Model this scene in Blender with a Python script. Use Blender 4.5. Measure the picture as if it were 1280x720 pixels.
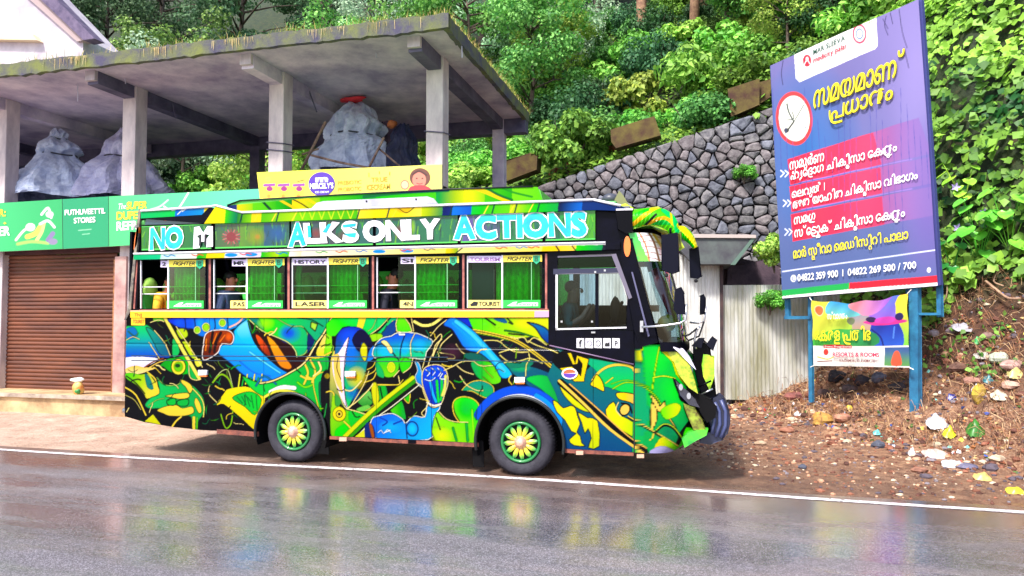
import bpy, math, random
import numpy as np
from mathutils import Vector, Matrix
from mathutils.geometry import tessellate_polygon
for _o in list(bpy.data.objects): bpy.data.objects.remove(_o)
R = random.Random(7); NR = np.random.default_rng(7)
C = bpy.context.scene.collection
sc = bpy.context.scene
rad = math.radians
# ---------------- camera, world, sun, exposure ----------------
CAM = np.array([0.0, 0.0, 2.05]); YAW = rad(14.6); PITCH = rad(2.2); F = 880.0
cd = bpy.data.cameras.new('camera'); cam = bpy.data.objects.new('camera', cd); C.objects.link(cam)
cam.location = CAM; cam.rotation_euler = (rad(90) + PITCH, 0, YAW)
cd.sensor_width = 36; cd.lens = 36 * F / 1280; cd.clip_end = 600; cd.clip_start = 0.1
sc.camera = cam
w = bpy.data.worlds.new('World'); sc.world = w; w.use_nodes = True
nt = w.node_tree; sky = nt.nodes.new('ShaderNodeTexSky'); sky.sky_type = 'NISHITA'; sky.sun_disc = False
SUN_EL = rad(52); SUN_AZ = rad(200)      # azimuth the light comes from, measured from +Y clockwise
sky.sun_elevation = SUN_EL; sky.sun_rotation = SUN_AZ; sky.air_density = 1.0; sky.dust_density = 2.5; sky.ozone_density = 1.0
nt.links.new(sky.outputs[0], nt.nodes['Background'].inputs[0]); nt.nodes['Background'].inputs[1].default_value = 0.15
sl = bpy.data.lights.new('sun', 'SUN'); sun = bpy.data.objects.new('sun', sl); C.objects.link(sun)
sl.energy = 2.6; sl.angle = rad(7); sl.color = (1.0, 0.96, 0.9)
_sd = Vector((math.sin(SUN_AZ) * math.cos(SUN_EL), math.cos(SUN_AZ) * math.cos(SUN_EL), math.sin(SUN_EL)))
sun.rotation_euler = _sd.to_track_quat('Z', 'Y').to_euler()
sc.view_settings.view_transform = 'Standard'; sc.view_settings.look = 'None'
sc.view_settings.exposure = 1.05; sc.view_settings.gamma = 1.0
sc.cycles.max_bounces = 8; sc.cycles.transparent_max_bounces = 12

# ---------------- helpers: photo measurement rays ----------------
fw = np.array([-math.sin(YAW) * math.cos(PITCH), math.cos(YAW) * math.cos(PITCH), math.sin(PITCH)])
rt = np.array([math.cos(YAW), math.sin(YAW), 0.0]); up = np.cross(rt, fw)
def ray(px, py): return fw + rt * (px - 640) / F - up * (py - 360) / F
class Plane:
    def __init__(s, p0, n): s.p0 = np.array(p0, float); s.n = np.array(n, float) / np.linalg.norm(n)
    def hit(s, px, py, off=0.0):
        d = ray(px, py); p0 = s.p0 + s.n * off
        t = np.dot(p0 - CAM, s.n) / np.dot(d, s.n); return CAM + d * t
def YP(y): return Plane((0, y, 0), (0, -1, 0))
def proj(P):
    Q = np.asarray(P) - CAM; z = Q @ fw
    return 640 + F * (Q @ rt) / z, 360 - F * (Q @ up) / z
def lin(c):
    c = np.asarray(c, float) / 255.0
    return np.where(c <= 0.04045, c / 12.92, ((c + 0.055) / 1.055) ** 2.4)

# ---------------- materials ----------------
MATS = {}
def mat(name, col, rough=0.6, col2=None, nscale=4.0, bump=0.0, bscale=30.0, metal=0.0, spec=0.5, coat=0.0, detail=6.0, lo=0.35, hi=0.65, streak=None, objrand=0.0, emis=0.0):
    if name in MATS: return MATS[name]
    m = bpy.data.materials.new(name); m.use_nodes = True; n = m.node_tree; L = n.links; b = n.nodes['Principled BSDF']
    b.inputs['Roughness'].default_value = rough; b.inputs['Metallic'].default_value = metal
    b.inputs['Specular IOR Level'].default_value = spec; b.inputs['Coat Weight'].default_value = coat
    c1 = tuple(lin(col)) + (1,); b.inputs['Base Color'].default_value = c1
    tc = n.nodes.new('ShaderNodeTexCoord'); mp = n.nodes.new('ShaderNodeMapping'); L.new(tc.outputs['Object'], mp.inputs[0])
    if streak: mp.inputs['Scale'].default_value = streak
    last = None
    if col2 is not None:
        nz = n.nodes.new('ShaderNodeTexNoise'); nz.inputs['Scale'].default_value = nscale; nz.inputs['Detail'].default_value = detail
        nz.inputs['Roughness'].default_value = 0.65
        L.new(mp.outputs[0], nz.inputs[0]); rp = n.nodes.new('ShaderNodeMapRange'); L.new(nz.outputs[0], rp.inputs[0])
        rp.inputs['From Min'].default_value = lo; rp.inputs['From Max'].default_value = hi
        mx = n.nodes.new('ShaderNodeMix'); mx.data_type = 'RGBA'; L.new(rp.outputs[0], mx.inputs[0])
        mx.inputs[6].default_value = c1; mx.inputs[7].default_value = tuple(lin(col2)) + (1,); last = mx.outputs[2]
    if objrand:
        oi = n.nodes.new('ShaderNodeObjectInfo'); mr = n.nodes.new('ShaderNodeMapRange'); L.new(oi.outputs['Random'], mr.inputs[0])
        mr.inputs['To Min'].default_value = 1 - objrand; mr.inputs['To Max'].default_value = 1 + objrand
        hs = n.nodes.new('ShaderNodeHueSaturation'); L.new(mr.outputs[0], hs.inputs['Value'])
        if last: L.new(last, hs.inputs['Color'])
        else: hs.inputs['Color'].default_value = c1
        last = hs.outputs[0]
    if last: L.new(last, b.inputs['Base Color'])
    if emis: b.inputs['Emission Strength'].default_value = emis; b.inputs['Emission Color'].default_value = c1
    if bump:
        nb = n.nodes.new('ShaderNodeTexNoise'); nb.inputs['Scale'].default_value = bscale; nb.inputs['Detail'].default_value = 5
        L.new(mp.outputs[0], nb.inputs[0]); bp = n.nodes.new('ShaderNodeBump'); bp.inputs['Strength'].default_value = bump
        bp.inputs['Distance'].default_value = 0.02; L.new(nb.outputs[0], bp.inputs['Height']); L.new(bp.outputs[0], b.inputs['Normal'])
    MATS[name] = m; return m
def vmat(name, rough=0.4, coat=0.0, translucent=0.0, objrand=0.0, bump=0.0, bscale=30, spec=0.5, dirt=0.0, depth=1.0, sat=1.12):
    if name in MATS: return MATS[name]
    m = bpy.data.materials.new(name); m.use_nodes = True; n = m.node_tree; L = n.links; b = n.nodes['Principled BSDF']
    at = n.nodes.new('ShaderNodeAttribute'); at.attribute_name = 'col'; src = at.outputs['Color']
    if depth != 1.0:
        hd = n.nodes.new('ShaderNodeHueSaturation'); hd.inputs['Value'].default_value = depth; hd.inputs['Saturation'].default_value = sat; L.new(src, hd.inputs['Color']); src = hd.outputs[0]
    if objrand:
        oi = n.nodes.new('ShaderNodeObjectInfo'); hs = n.nodes.new('ShaderNodeHueSaturation')
        mr = n.nodes.new('ShaderNodeMapRange'); L.new(oi.outputs['Random'], mr.inputs[0]); mr.inputs['To Min'].default_value = 1 - objrand; mr.inputs['To Max'].default_value = 1 + objrand
        mh = n.nodes.new('ShaderNodeMapRange'); L.new(oi.outputs['Random'], mh.inputs[0]); mh.inputs['To Min'].default_value = 0.47; mh.inputs['To Max'].default_value = 0.52
        L.new(mr.outputs[0], hs.inputs['Value']); L.new(mh.outputs[0], hs.inputs['Hue']); L.new(src, hs.inputs['Color']); src = hs.outputs[0]
    if dirt:
        nz = n.nodes.new('ShaderNodeTexNoise'); nz.inputs['Scale'].default_value = 3.0; nz.inputs['Detail'].default_value = 8
        tc = n.nodes.new('ShaderNodeTexCoord'); L.new(tc.outputs['Object'], nz.inputs[0])
        rp = n.nodes.new('ShaderNodeMapRange'); L.new(nz.outputs[0], rp.inputs[0]); rp.inputs['From Min'].default_value = 0.4; rp.inputs['From Max'].default_value = 0.75
        rp.inputs['To Max'].default_value = dirt
        mx = n.nodes.new('ShaderNodeMix'); mx.data_type = 'RGBA'; L.new(rp.outputs[0], mx.inputs[0]); L.new(src, mx.inputs[6]); mx.inputs[7].default_value = (0.2, 0.17, 0.14, 1); src = mx.outputs[2]
    L.new(src, b.inputs['Base Color']); b.inputs['Roughness'].default_value = rough; b.inputs['Coat Weight'].default_value = coat; b.inputs['Coat Roughness'].default_value = 0.08
    b.inputs['Specular IOR Level'].default_value = spec
    if bump:
        tc2 = n.nodes.new('ShaderNodeTexCoord'); nb = n.nodes.new('ShaderNodeTexNoise'); nb.inputs['Scale'].default_value = bscale; L.new(tc2.outputs['Object'], nb.inputs[0])
        bp = n.nodes.new('ShaderNodeBump'); bp.inputs['Strength'].default_value = bump; bp.inputs['Distance'].default_value = 0.02; L.new(nb.outputs[0], bp.inputs['Height']); L.new(bp.outputs[0], b.inputs['Normal'])
    if translucent:
        tr = n.nodes.new('ShaderNodeBsdfTranslucent'); L.new(src, tr.inputs[0]); mx = n.nodes.new('ShaderNodeMixShader'); mx.inputs[0].default_value = translucent
        L.new(b.outputs[0], mx.inputs[1]); L.new(tr.outputs[0], mx.inputs[2]); L.new(mx.outputs[0], n.nodes['Material Output'].inputs[0])
    MATS[name] = m; return m
def glass(name, tint, gloss=(1, 1, 1), fac=1.0, rough=0.02):
    if name in MATS: return MATS[name]
    m = bpy.data.materials.new(name); m.use_nodes = True; n = m.node_tree; L = n.links; n.nodes.remove(n.nodes['Principled BSDF'])
    t = n.nodes.new('ShaderNodeBsdfTransparent'); t.inputs[0].default_value = tuple(lin(tint)) + (1,)
    g = n.nodes.new('ShaderNodeBsdfGlossy'); g.inputs['Roughness'].default_value = rough; g.inputs[0].default_value = tuple(gloss) + (1,)
    fr = n.nodes.new('ShaderNodeFresnel'); fr.inputs[0].default_value = 1.5; mt = n.nodes.new('ShaderNodeMath'); mt.operation = 'MULTIPLY'; mt.inputs[1].default_value = fac
    L.new(fr.outputs[0], mt.inputs[0]); mx = n.nodes.new('ShaderNodeMixShader'); L.new(mt.outputs[0], mx.inputs[0]); L.new(t.outputs[0], mx.inputs[1]); L.new(g.outputs[0], mx.inputs[2])
    L.new(mx.outputs[0], n.nodes['Material Output'].inputs[0]); MATS[name] = m; return m

# ---------------- mesh building ----------------
def thing(name, label, cat, loc=(0, 0, 0), group=None, kind=None):
    o = bpy.data.objects.new(name, None); C.objects.link(o); o.location = loc; o['label'] = label; o['category'] = cat
    o.empty_display_size = 0.2
    if group: o['group'] = group
    if kind: o['kind'] = kind
    return o
def tag(o, label=None, cat=None, group=None, kind=None):
    if label: o['label'] = label
    if cat: o['category'] = cat
    if group: o['group'] = group
    if kind: o['kind'] = kind
    return o
def link(name, me, parent=None):
    o = bpy.data.objects.new(name, me); C.objects.link(o)
    if parent is not None:
        o.parent = parent
        if parent.data is None: o.matrix_parent_inverse = Matrix.Translation(-Vector(parent.location))
    return o
def npmesh(name, V, Fc, m, parent=None, smooth=False, cols=None):
    """V (n,3) array, Fc list/array of faces with equal length"""
    me = bpy.data.meshes.new(name or 'foliage'); V = np.asarray(V, np.float32); Fc = np.asarray(Fc, np.int32); k = Fc.shape[1]
    me.vertices.add(len(V)); me.vertices.foreach_set('co', V.ravel()); me.loops.add(Fc.size); me.loops.foreach_set('vertex_index', Fc.ravel())
    me.polygons.add(len(Fc)); me.polygons.foreach_set('loop_start', np.arange(0, Fc.size, k, dtype=np.int32)); 
    if smooth: me.polygons.foreach_set('use_smooth', np.ones(len(Fc), bool))
    me.update(calc_edges=True); me.materials.append(m)
    if cols is not None:
        a = me.color_attributes.new('col', 'FLOAT_COLOR', 'POINT'); c4 = np.ones((len(V), 4), np.float32); c4[:, :3] = cols; a.data.foreach_set('color', c4.ravel())
    return link(name, me, parent) if name else me
class MB:
    def __init__(s): s.v = []; s.f = []; s.c = []
    def add(s, vs, fs, col=None):
        b = len(s.v); s.v += [tuple(map(float, p)) for p in vs]; s.f += [tuple(b + i for i in f) for f in fs]
        if col is not None: s.c += [tuple(col)] * len(vs)
        return s
    def box(s, x0, x1, y0, y1, z0, z1, col=None):
        return s.add([(x0, y0, z0), (x1, y0, z0), (x1, y1, z0), (x0, y1, z0), (x0, y0, z1), (x1, y0, z1), (x1, y1, z1), (x0, y1, z1)],
                     [(0, 3, 2, 1), (4, 5, 6, 7), (0, 1, 5, 4), (1, 2, 6, 5), (2, 3, 7, 6), (3, 0, 4, 7)], col)
    def prism(s, pts, ext, col=None):
        """pts: planar loop, ext: extrude vector; concave ok"""
        pts = [Vector(p) for p in pts]; n = len(pts); e = Vector(ext)
        tri = tessellate_polygon([pts]); nf = (pts[1] - pts[0]).cross(pts[2] - pts[1])
        vs = pts + [p + e for p in pts]; fs = [tuple(t) for t in tri] + [tuple(n + i for i in reversed(t)) for t in tri]
        fs += [(i, (i + 1) % n, n + (i + 1) % n, n + i) for i in range(n)]
        return s.add(vs, fs, col)
    def tube(s, path, r, k=8, col=None, cap=True):
        P = [Vector(p) for p in path]; rs = r if hasattr(r, '__len__') else [r] * len(P); vs = []; fs = []
        nrm = None
        for i, p in enumerate(P):
            d = (P[min(i + 1, len(P) - 1)] - P[max(i - 1, 0)]).normalized()
            if nrm is None: nrm = d.orthogonal().normalized()
            else: nrm = (nrm - d * nrm.dot(d)).normalized()
            b = d.cross(nrm)
            for j in range(k):
                a = 2 * math.pi * j / k; vs.append(p + (nrm * math.cos(a) + b * math.sin(a)) * rs[i])
        for i in range(len(P) - 1):
            for j in range(k): fs.append((i * k + j, i * k + (j + 1) % k, (i + 1) * k + (j + 1) % k, (i + 1) * k + j))
        if cap: fs += [tuple(range(k))[::-1], tuple((len(P) - 1) * k + j for j in range(k))]
        return s.add(vs, fs, col)
    def lathe(s, prof, c, axis='y', k=32, col=None, colf=None):
        """prof: list of (radius, along)"""
        vs = []; fs = []; c = Vector(c)
        for (r, a) in prof:
            for j in range(k):
                t = 2 * math.pi * j / k
                if axis == 'y': vs.append(c + Vector((r * math.cos(t), a, r * math.sin(t))))
                elif axis == 'z': vs.append(c + Vector((r * math.cos(t), r * math.sin(t), a)))
                else: vs.append(c + Vector((a, r * math.cos(t), r * math.sin(t))))
        for i in range(len(prof) - 1):
            for j in range(k): fs.append((i * k + j, i * k + (j + 1) % k, (i + 1) * k + (j + 1) % k, (i + 1) * k + j))
        return s.add(vs, fs, col)
    def ball(s, c, r, k=10, lump=0.0, seed=0, col=None, flat=None):
        rr = random.Random(seed); vs = []; fs = []; h = max(4, k // 2 + 1)
        ph = [rr.uniform(0, 6.28) for _ in range(6)]
        rx, ry, rz = r if hasattr(r, '__len__') else (r, r, r)
        for i in range(h + 1):
            th = math.pi * i / h
            for j in range(k):
                a = 2 * math.pi * j / k
                q = 1 + lump * (math.sin(2 * a + ph[0] + th * 2) * .5 + math.sin(3 * th + ph[1] + a) * .4 + math.sin(5 * a + ph[2]) * .2 * math.sin(th) + rr.uniform(-.3, .3) * (0 < i < h))
                x, y, z = math.sin(th) * math.cos(a) * rx * q, math.sin(th) * math.sin(a) * ry * q, math.cos(th) * rz * q
                vs.append((c[0] + x, c[1] + y, c[2] + z))
        for i in range(h):
            for j in range(k): fs.append((i * k + j, (i + 1) * k + j, (i + 1) * k + (j + 1) % k, i * k + (j + 1) % k))
        return s.add(vs, fs, col)
    def build(s, name, m, parent=None, smooth=False, bevel=0.0):
        me = bpy.data.meshes.new(name); me.from_pydata(s.v, [], s.f); me.materials.append(m)
        if s.c and len(s.c) == len(s.v):
            a = me.color_attributes.new('col', 'FLOAT_COLOR', 'POINT'); a.data.foreach_set('color', np.array([list(lin(c)) + [1] for c in s.c], np.float32).ravel())
        me.validate(); me.update()
        if smooth: me.polygons.foreach_set('use_smooth', np.ones(len(me.polygons), bool))
        o = link(name, me, parent)
        if bevel:
            b = o.modifiers.new('b', 'BEVEL'); b.width = bevel; b.segments = 2; b.limit_method = 'ANGLE'
        return o
def slab(name, pts, pl, m, parent=None, off=0.0, depth=0.02, bevel=0.0, smooth=False, build=True, mb=None):
    """outline measured in the photo, placed on plane pl, front face 'off' proud, thickness 'depth' backwards"""
    P = [pl.hit(x, y, off) for x, y in pts]; mb = mb or MB(); mb.prism(P, tuple(-pl.n * depth))
    return mb.build(name, m, parent, smooth, bevel) if build else mb
def rect(x0, y0, x1, y1): return [(x0, y0), (x1, y0), (x1, y1), (x0, y1)]
def smooth_pts(pts, k=5, closed=True):
    P = np.array(pts, float); n = len(P); out = []
    rng = range(n) if closed else range(n - 1)
    for i in rng:
        p0, p1, p2, p3 = (P[(i - 1) % n], P[i], P[(i + 1) % n], P[(i + 2) % n]) if closed else (P[max(i - 1, 0)], P[i], P[i + 1], P[min(i + 2, n - 1)])
        for j in range(k):
            t = j / k; out.append(0.5 * ((2 * p1) + (-p0 + p2) * t + (2 * p0 - 5 * p1 + 4 * p2 - p3) * t * t + (-p0 + 3 * p1 - 3 * p2 + p3) * t ** 3))
    if not closed: out.append(P[-1])
    return np.array(out)

# ---------------- flat printed artwork, painted as colours and read by dense meshes ----------------
class Art:
    def __init__(s, x0, y0, x1, y1, S=3, bg=(0, 0, 0)):
        s.x0, s.y0, s.x1, s.y1, s.S = x0, y0, x1, y1, S; s.w = int((x1 - x0) * S); s.h = int((y1 - y0) * S)
        s.a = np.empty((s.h, s.w, 3), np.float32); s.a[:] = lin(bg)
        s.gx = x0 + (np.arange(s.w) + .5) / S; s.gy = y0 + (np.arange(s.h) + .5) / S
    def _box(s, P, m):
        i0 = max(0, int((P[:, 0].min() - m - s.x0) * s.S)); i1 = min(s.w, int((P[:, 0].max() + m - s.x0) * s.S) + 1)
        j0 = max(0, int((P[:, 1].min() - m - s.y0) * s.S)); j1 = min(s.h, int((P[:, 1].max() + m - s.y0) * s.S) + 1)
        return i0, i1, j0, j1
    def _mask(s, P, b):
        i0, i1, j0, j1 = b; X, Y = np.meshgrid(s.gx[i0:i1], s.gy[j0:j1]); M = np.zeros(X.shape, bool); n = len(P)
        for i in range(n):
            xa, ya = P[i]; xb, yb = P[(i + 1) % n]
            if ya == yb: continue
            c = (ya > Y) != (yb > Y); M ^= c & (X < (xb - xa) * (Y - ya) / (yb - ya) + xa)
        return M, X, Y
    def poly(s, pts, col, col2=None, d=(0, 1), smooth=4, line=None, lw=1.0, edge=0.0, edgecol=(5, 10, 20)):
        P = smooth_pts(pts, smooth) if smooth else np.array(pts, float); b = s._box(P, 0)
        if b[1] <= b[0] or b[3] <= b[2]: return s
        M, X, Y = s._mask(P, b); A = s.a[b[2]:b[3], b[0]:b[1]]; c = lin(col)
        if col2 is not None:
            t = X * d[0] + Y * d[1]; q = P[:, 0] * d[0] + P[:, 1] * d[1]; t = np.clip((t - q.min()) / (np.ptp(q) + 1e-6), 0, 1)
            t = t * t * (3 - 2 * t); Cc = c + (lin(col2) - c) * t[..., None]
        else: Cc = np.broadcast_to(c, X.shape + (3,))
        if edge:
            dd = s._dist(P, X, Y, True); e = np.clip(dd / edge, 0, 1)[..., None]; Cc = lin(edgecol) * (1 - e) + Cc * e
        A[M] = Cc[M]
        if line is not None: s.stroke(np.vstack([P, P[:1]]), lw, line, smooth=0)
        return s
    def _dist(s, P, X, Y, closed):
        D = np.full(X.shape, 1e9); n = len(P)
        for i in range(n if closed else n - 1):
            ax, ay = P[i]; bx, by = P[(i + 1) % n]; dx, dy = bx - ax, by - ay; q = dx * dx + dy * dy + 1e-9
            t = np.clip(((X - ax) * dx + (Y - ay) * dy) / q, 0, 1); D = np.minimum(D, (X - ax - t * dx) ** 2 + (Y - ay - t * dy) ** 2)
        return np.sqrt(D)
    def stroke(s, pts, wd, col, smooth=4, glow=None):
        P = smooth_pts(pts, smooth, False) if smooth else np.array(pts, float)
        for k in range(0, len(P) - 1, 12):
            Q = P[k:k + 13]; b = s._box(Q, wd + 1)
            if b[1] <= b[0] or b[3] <= b[2]: continue
            X, Y = np.meshgrid(s.gx[b[0]:b[1]], s.gy[b[2]:b[3]]); D = s._dist(Q, X, Y, False)
            al = np.clip((wd / 2 - D) * s.S + .5, 0, 1)[..., None]; A = s.a[b[2]:b[3], b[0]:b[1]]; A += (lin(col) - A) * al
        return s
    def ell(s, cx, cy, rx, ry, col, col2=None, line=None, lw=1.0, rot=0.0, soft=False):
        i0, i1, j0, j1 = s._box(np.array([[cx - max(rx, ry), cy - max(rx, ry)], [cx + max(rx, ry), cy + max(rx, ry)]]), lw + 1)
        X, Y = np.meshgrid(s.gx[i0:i1], s.gy[j0:j1]); u = (X - cx) * math.cos(rot) + (Y - cy) * math.sin(rot); v = -(X - cx) * math.sin(rot) + (Y - cy) * math.cos(rot)
        r = np.sqrt((u / rx) ** 2 + (v / ry) ** 2); A = s.a[j0:j1, i0:i1]; c = lin(col)
        Cc = c + (lin(col2) - c) * np.clip(r, 0, 1)[..., None] ** 2 if col2 is not None else c
        al = (np.clip(1 - r, 0, 1) ** .7 if soft else np.clip((1 - r) * min(rx, ry) * s.S + .5, 0, 1))[..., None]
        A += (Cc - A) * al
        if line is not None:
            al = np.clip((lw / 2 - np.abs(1 - r) * min(rx, ry)) * s.S + .5, 0, 1)[..., None]; A += (lin(line) - A) * al
        return s
    def sample(s, px, py):
        fx = np.clip((px - s.x0) * s.S - .5, 0, s.w - 1.001); fy = np.clip((py - s.y0) * s.S - .5, 0, s.h - 1.001)
        i = fx.astype(int); j = fy.astype(int); u = (fx - i)[..., None]; v = (fy - j)[..., None]; a = s.a
        i2 = np.minimum(i + 1, s.w - 1); j2 = np.minimum(j + 1, s.h - 1)
        return (a[j, i] * (1 - u) + a[j, i2] * u) * (1 - v) + (a[j2, i] * (1 - u) + a[j2, i2] * u) * v
def grid_faces(nx, ny):
    i, j = np.meshgrid(np.arange(nx - 1), np.arange(ny - 1)); a = (j * nx + i).ravel(); return np.stack([a, a + 1, a + nx + 1, a + nx], 1)
def sheet(name, quad, pl, nx, ny, art, m, parent=None, off=0.0, disp=None, thick=0.0):
    """quad px corners TL TR BR BL on plane -> grid, coloured from art"""
    c = [pl.hit(x, y, off) for x, y in quad]; u = np.linspace(0, 1, nx)[None, :, None]; v = np.linspace(0, 1, ny)[:, None, None]
    P = (c[0] * (1 - u) + c[1] * u) * (1 - v) + (c[3] * (1 - u) + c[2] * u) * v
    px, py = proj(P); col = art.sample(px, py).reshape(-1, 3)
    if disp is not None: P = P + pl.n * disp(u[..., 0], v[..., 0])[..., None]
    V = P.reshape(-1, 3); o = npmesh(name, V, grid_faces(nx, ny)[:, ::-1], m, parent, True, col)
    return o

# ---------------- lettering ----------------
_G = {}
def glyph(ch):
    if ch in _G: return _G[ch]
    c = bpy.data.curves.new('g', 'FONT'); c.body = ch; c.fill_mode = 'NONE'; c.resolution_u = 3
    o = bpy.data.objects.new('g', c); C.objects.link(o); dg = bpy.context.evaluated_depsgraph_get()
    ev = o.evaluated_get(dg); me = ev.to_mesh(); vs = [(v.co.x, v.co.y) for v in me.vertices]; adj = {}
    for e in me.edges:
        a, b = e.vertices; adj.setdefault(a, []).append(b); adj.setdefault(b, []).append(a)
    loops = []; seen = set()
    for st in sorted(adj):
        if st in seen: continue
        lp = [st]; seen.add(st); cur = st
        while True:
            nx = [q for q in adj[cur] if q not in seen]
            if not nx: break
            cur = min(nx) if cur + 1 not in nx else cur + 1; seen.add(cur); lp.append(cur)
        if len(lp) > 2: loops.append(np.array([vs[i] for i in lp]))
    ev.to_mesh_clear(); bpy.data.objects.remove(o); bpy.data.curves.remove(c)
    _G[ch] = loops; return loops
def area(P): x, y = P[:, 0], P[:, 1]; return 0.5 * np.sum(x * np.roll(y, -1) - np.roll(x, -1) * y)
def inside(p, P):
    x, y = p; r = False; n = len(P)
    for i in range(n):
        xa, ya = P[i]; xb, yb = P[(i + 1) % n]
        if (ya > y) != (yb > y) and x < (xb - xa) * (y - ya) / (yb - ya) + xa: r = not r
    return r
def layout(txt, track=0.07):
    """list of contours; '_' puts the next letter small below the last one, '^' draws the left hook round the next letter"""
    out = []; x = 0.0; i = 0; last = (0, 0); hook = False
    while i < len(txt):
        ch = txt[i]
        if ch == ' ': x += 0.28; i += 1; continue
        if ch == '^': hook = True; i += 1; continue
        if ch == '_':
            g = glyph(txt[i + 1]); i += 2
            if g:
                A = np.vstack(g); k = 0.55; cx = (last[0] + last[1]) / 2
                for P in g: out.append((P - [(A[:, 0].min() + A[:, 0].max()) / 2, A[:, 1].min()]) * k + [cx, -0.36])
            continue
        g = glyph(ch); i += 1
        if not g: continue
        A = np.vstack(g)
        if hook:
            wd = np.ptp(A[:, 0]); t = np.linspace(0, 1, 14); x += 0.13
            cx_ = x + wd * 0.45 - (wd * .45 + .12) * np.sin(t * 1.57) ; cy_ = -0.18 + 0.62 * t ** 2
            cp = np.stack([np.concatenate([[x + wd * .9], cx_]), np.concatenate([[-0.2], cy_])], 1)
            d = np.gradient(cp, axis=0); nn = np.stack([-d[:, 1], d[:, 0]], 1); nn /= np.linalg.norm(nn, axis=1)[:, None] + 1e-9
            out.append(np.vstack([cp + nn * .035, (cp - nn * .035)[::-1]])); hook = False
        ww = np.ptp(A[:, 0])
        for P in g: out.append(P - [A[:, 0].min() - x, 0])
        last = (x, x + ww); x += ww + track
    return out, x - track
def text(name, txt, quad, pl, m, parent, off=0.004, bold=0.0, H=0.7, track=0.07, shear=0.0, flip=False, mb=None):
    cs, W = layout(txt, track); c = [pl.hit(x, y, off) for x, y in quad]; nrm = pl.n
    vs = []; fs = []; k = 0
    cs = [P if area(P) > 0 else P[::-1] for P in cs] if False else cs
    if not cs: return None
    # orientation of outers: take the sign of the largest contour
    sg = np.sign(area(max(cs, key=lambda P: abs(area(P)))))
    cs = [P * 1.0 for P in cs]
    items = []
    for P in cs:
        d1 = np.roll(P, -1, 0) - P; d0 = P - np.roll(P, 1, 0); d1 /= np.linalg.norm(d1, axis=1)[:, None] + 1e-9; d0 /= np.linalg.norm(d0, axis=1)[:, None] + 1e-9
        t = d0 + d1; t /= np.linalg.norm(t, axis=1)[:, None] + 1e-9; nn = np.stack([t[:, 1], -t[:, 0]], 1) * sg
        hole = any(Q is not P and abs(area(Q)) > abs(area(P)) and np.sign(area(Q)) != np.sign(area(P)) and inside(P[0], Q) for Q in cs)
        items.append((P + nn * bold, hole, P))
    for P, hole, O in items:
        if hole: continue
        hs = [q[0] for q in items if q[1] and abs(area(q[2])) < abs(area(O)) and inside(q[2][0], O) and np.sign(area(q[2])) != np.sign(area(O))]
        L = [P] + hs; tri = tessellate_polygon([[Vector((a, b, 0)) for a, b in q] for q in L]); A = np.vstack(L)
        x = (A[:, 0] + shear * A[:, 1]) / W; y = A[:, 1] / H
        q = ((c[3] + (c[2] - c[3]) * x[:, None]) * (1 - y[:, None]) + (c[0] + (c[1] - c[0]) * x[:, None]) * y[:, None]) + nrm * (0.0004 * k); k = (k + 1) % 4
        b = len(vs); vs += [tuple(p) for p in q]; fs += [tuple(b + i for i in t) for t in tri]
    # keep the faces towards the normal
    if fs:
        ff = []
        for f in fs:
            a, b_, d = (np.array(vs[i]) for i in f); 
            ff.append(f if np.dot(np.cross(b_ - a, d - a), nrm) > 0 else f[::-1])
        fs = ff
    M = mb or MB(); M.add(vs, fs)
    return M.build(name, m, parent) if mb is None else M
# =====================================================================
# GROUND, ROAD, HILL
# =====================================================================
TA = np.array([4.2, 9.9]); TN = np.array([.832, .555])
def vnoise(x, y, s=1.0, seed=0):
    v = 0; a = 1.0; f = s
    for k in range(4):
        v = v + a * np.sin(x * f * 1.13 + seed + k * 1.7 + 1.3 * np.sin(y * f * .71 + k)) * np.cos(y * f * 1.07 + seed * 1.3 + k * 2.1 + 1.1 * np.sin(x * f * .83 - k)); a *= .5; f *= 2.03
    return v
WY = 18.6
def wall_top(x): return np.clip(5.42 + (x + 4.5) * 0.285, 2.6, 7.6)
def bank_d(x, y): return (x - TA[0]) * TN[0] + (y - TA[1]) * TN[1]
def height(x, y):
    x = np.asarray(x, float); y = np.asarray(y, float)
    d = bank_d(x, y) + .18 * vnoise(x, y, .9, 2)
    hb = np.interp(d, [0, .4, .8, 1.2, 2.0, 2.66, 3.2, 4.0, 5.0, 6.2, 12], [0, .08, .26, .48, 1.2, 1.95, 3.0, 5.3, 8.2, 9.8, 14.5])
    # the mound fades towards the sheds, left of the boards
    hb = hb * np.clip((x + 1.6) / 2.2, 0, 1) * np.clip((y - 8.9) / .8, 0, 1)
    t = y - WY - .35; wt = wall_top(x)
    hh = np.where(t > 0, wt - .1 + np.clip(t, 0, 2.2) * .42 + np.clip(t - 2.2, 0, 100) * .78 + .35 * vnoise(x, y, .35, 5) * np.clip(t / 3, 0, 1), 0)
    hh = np.where(x > 3.0, np.maximum(hh, 0), hh)
    h = np.maximum(hb, hh)
    h = np.where((y < WY + .35), hb, h)
    rough = .035 * vnoise(x, y, 3.1, 1) + .02 * vnoise(x, y, 8.3, 4)
    return h + rough * np.clip((y - 8.9) / 1.2, 0, 1) * np.where(hb > .02, 1.6, .25) + .01 * np.clip(y - 8.6, 0, 1)
def ground_hit(px, py):
    d = ray(px, py); t = 5.0
    for _ in range(400):
        p = CAM + d * t
        if p[2] < float(height(p[0], p[1])): return np.array([p[0], p[1], float(height(p[0], p[1]))])
        t += .03
    return p
def nonuni(a, b, c, d, fine, coarse): return np.concatenate([np.arange(a, b, coarse), np.arange(b, c, fine), np.arange(c, d + coarse, coarse)])
gm = bpy.data.materials.new('soil'); gm.use_nodes = True; n = gm.node_tree; L = n.links; b = n.nodes['Principled BSDF']; b.inputs['Roughness'].default_value = .75
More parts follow.
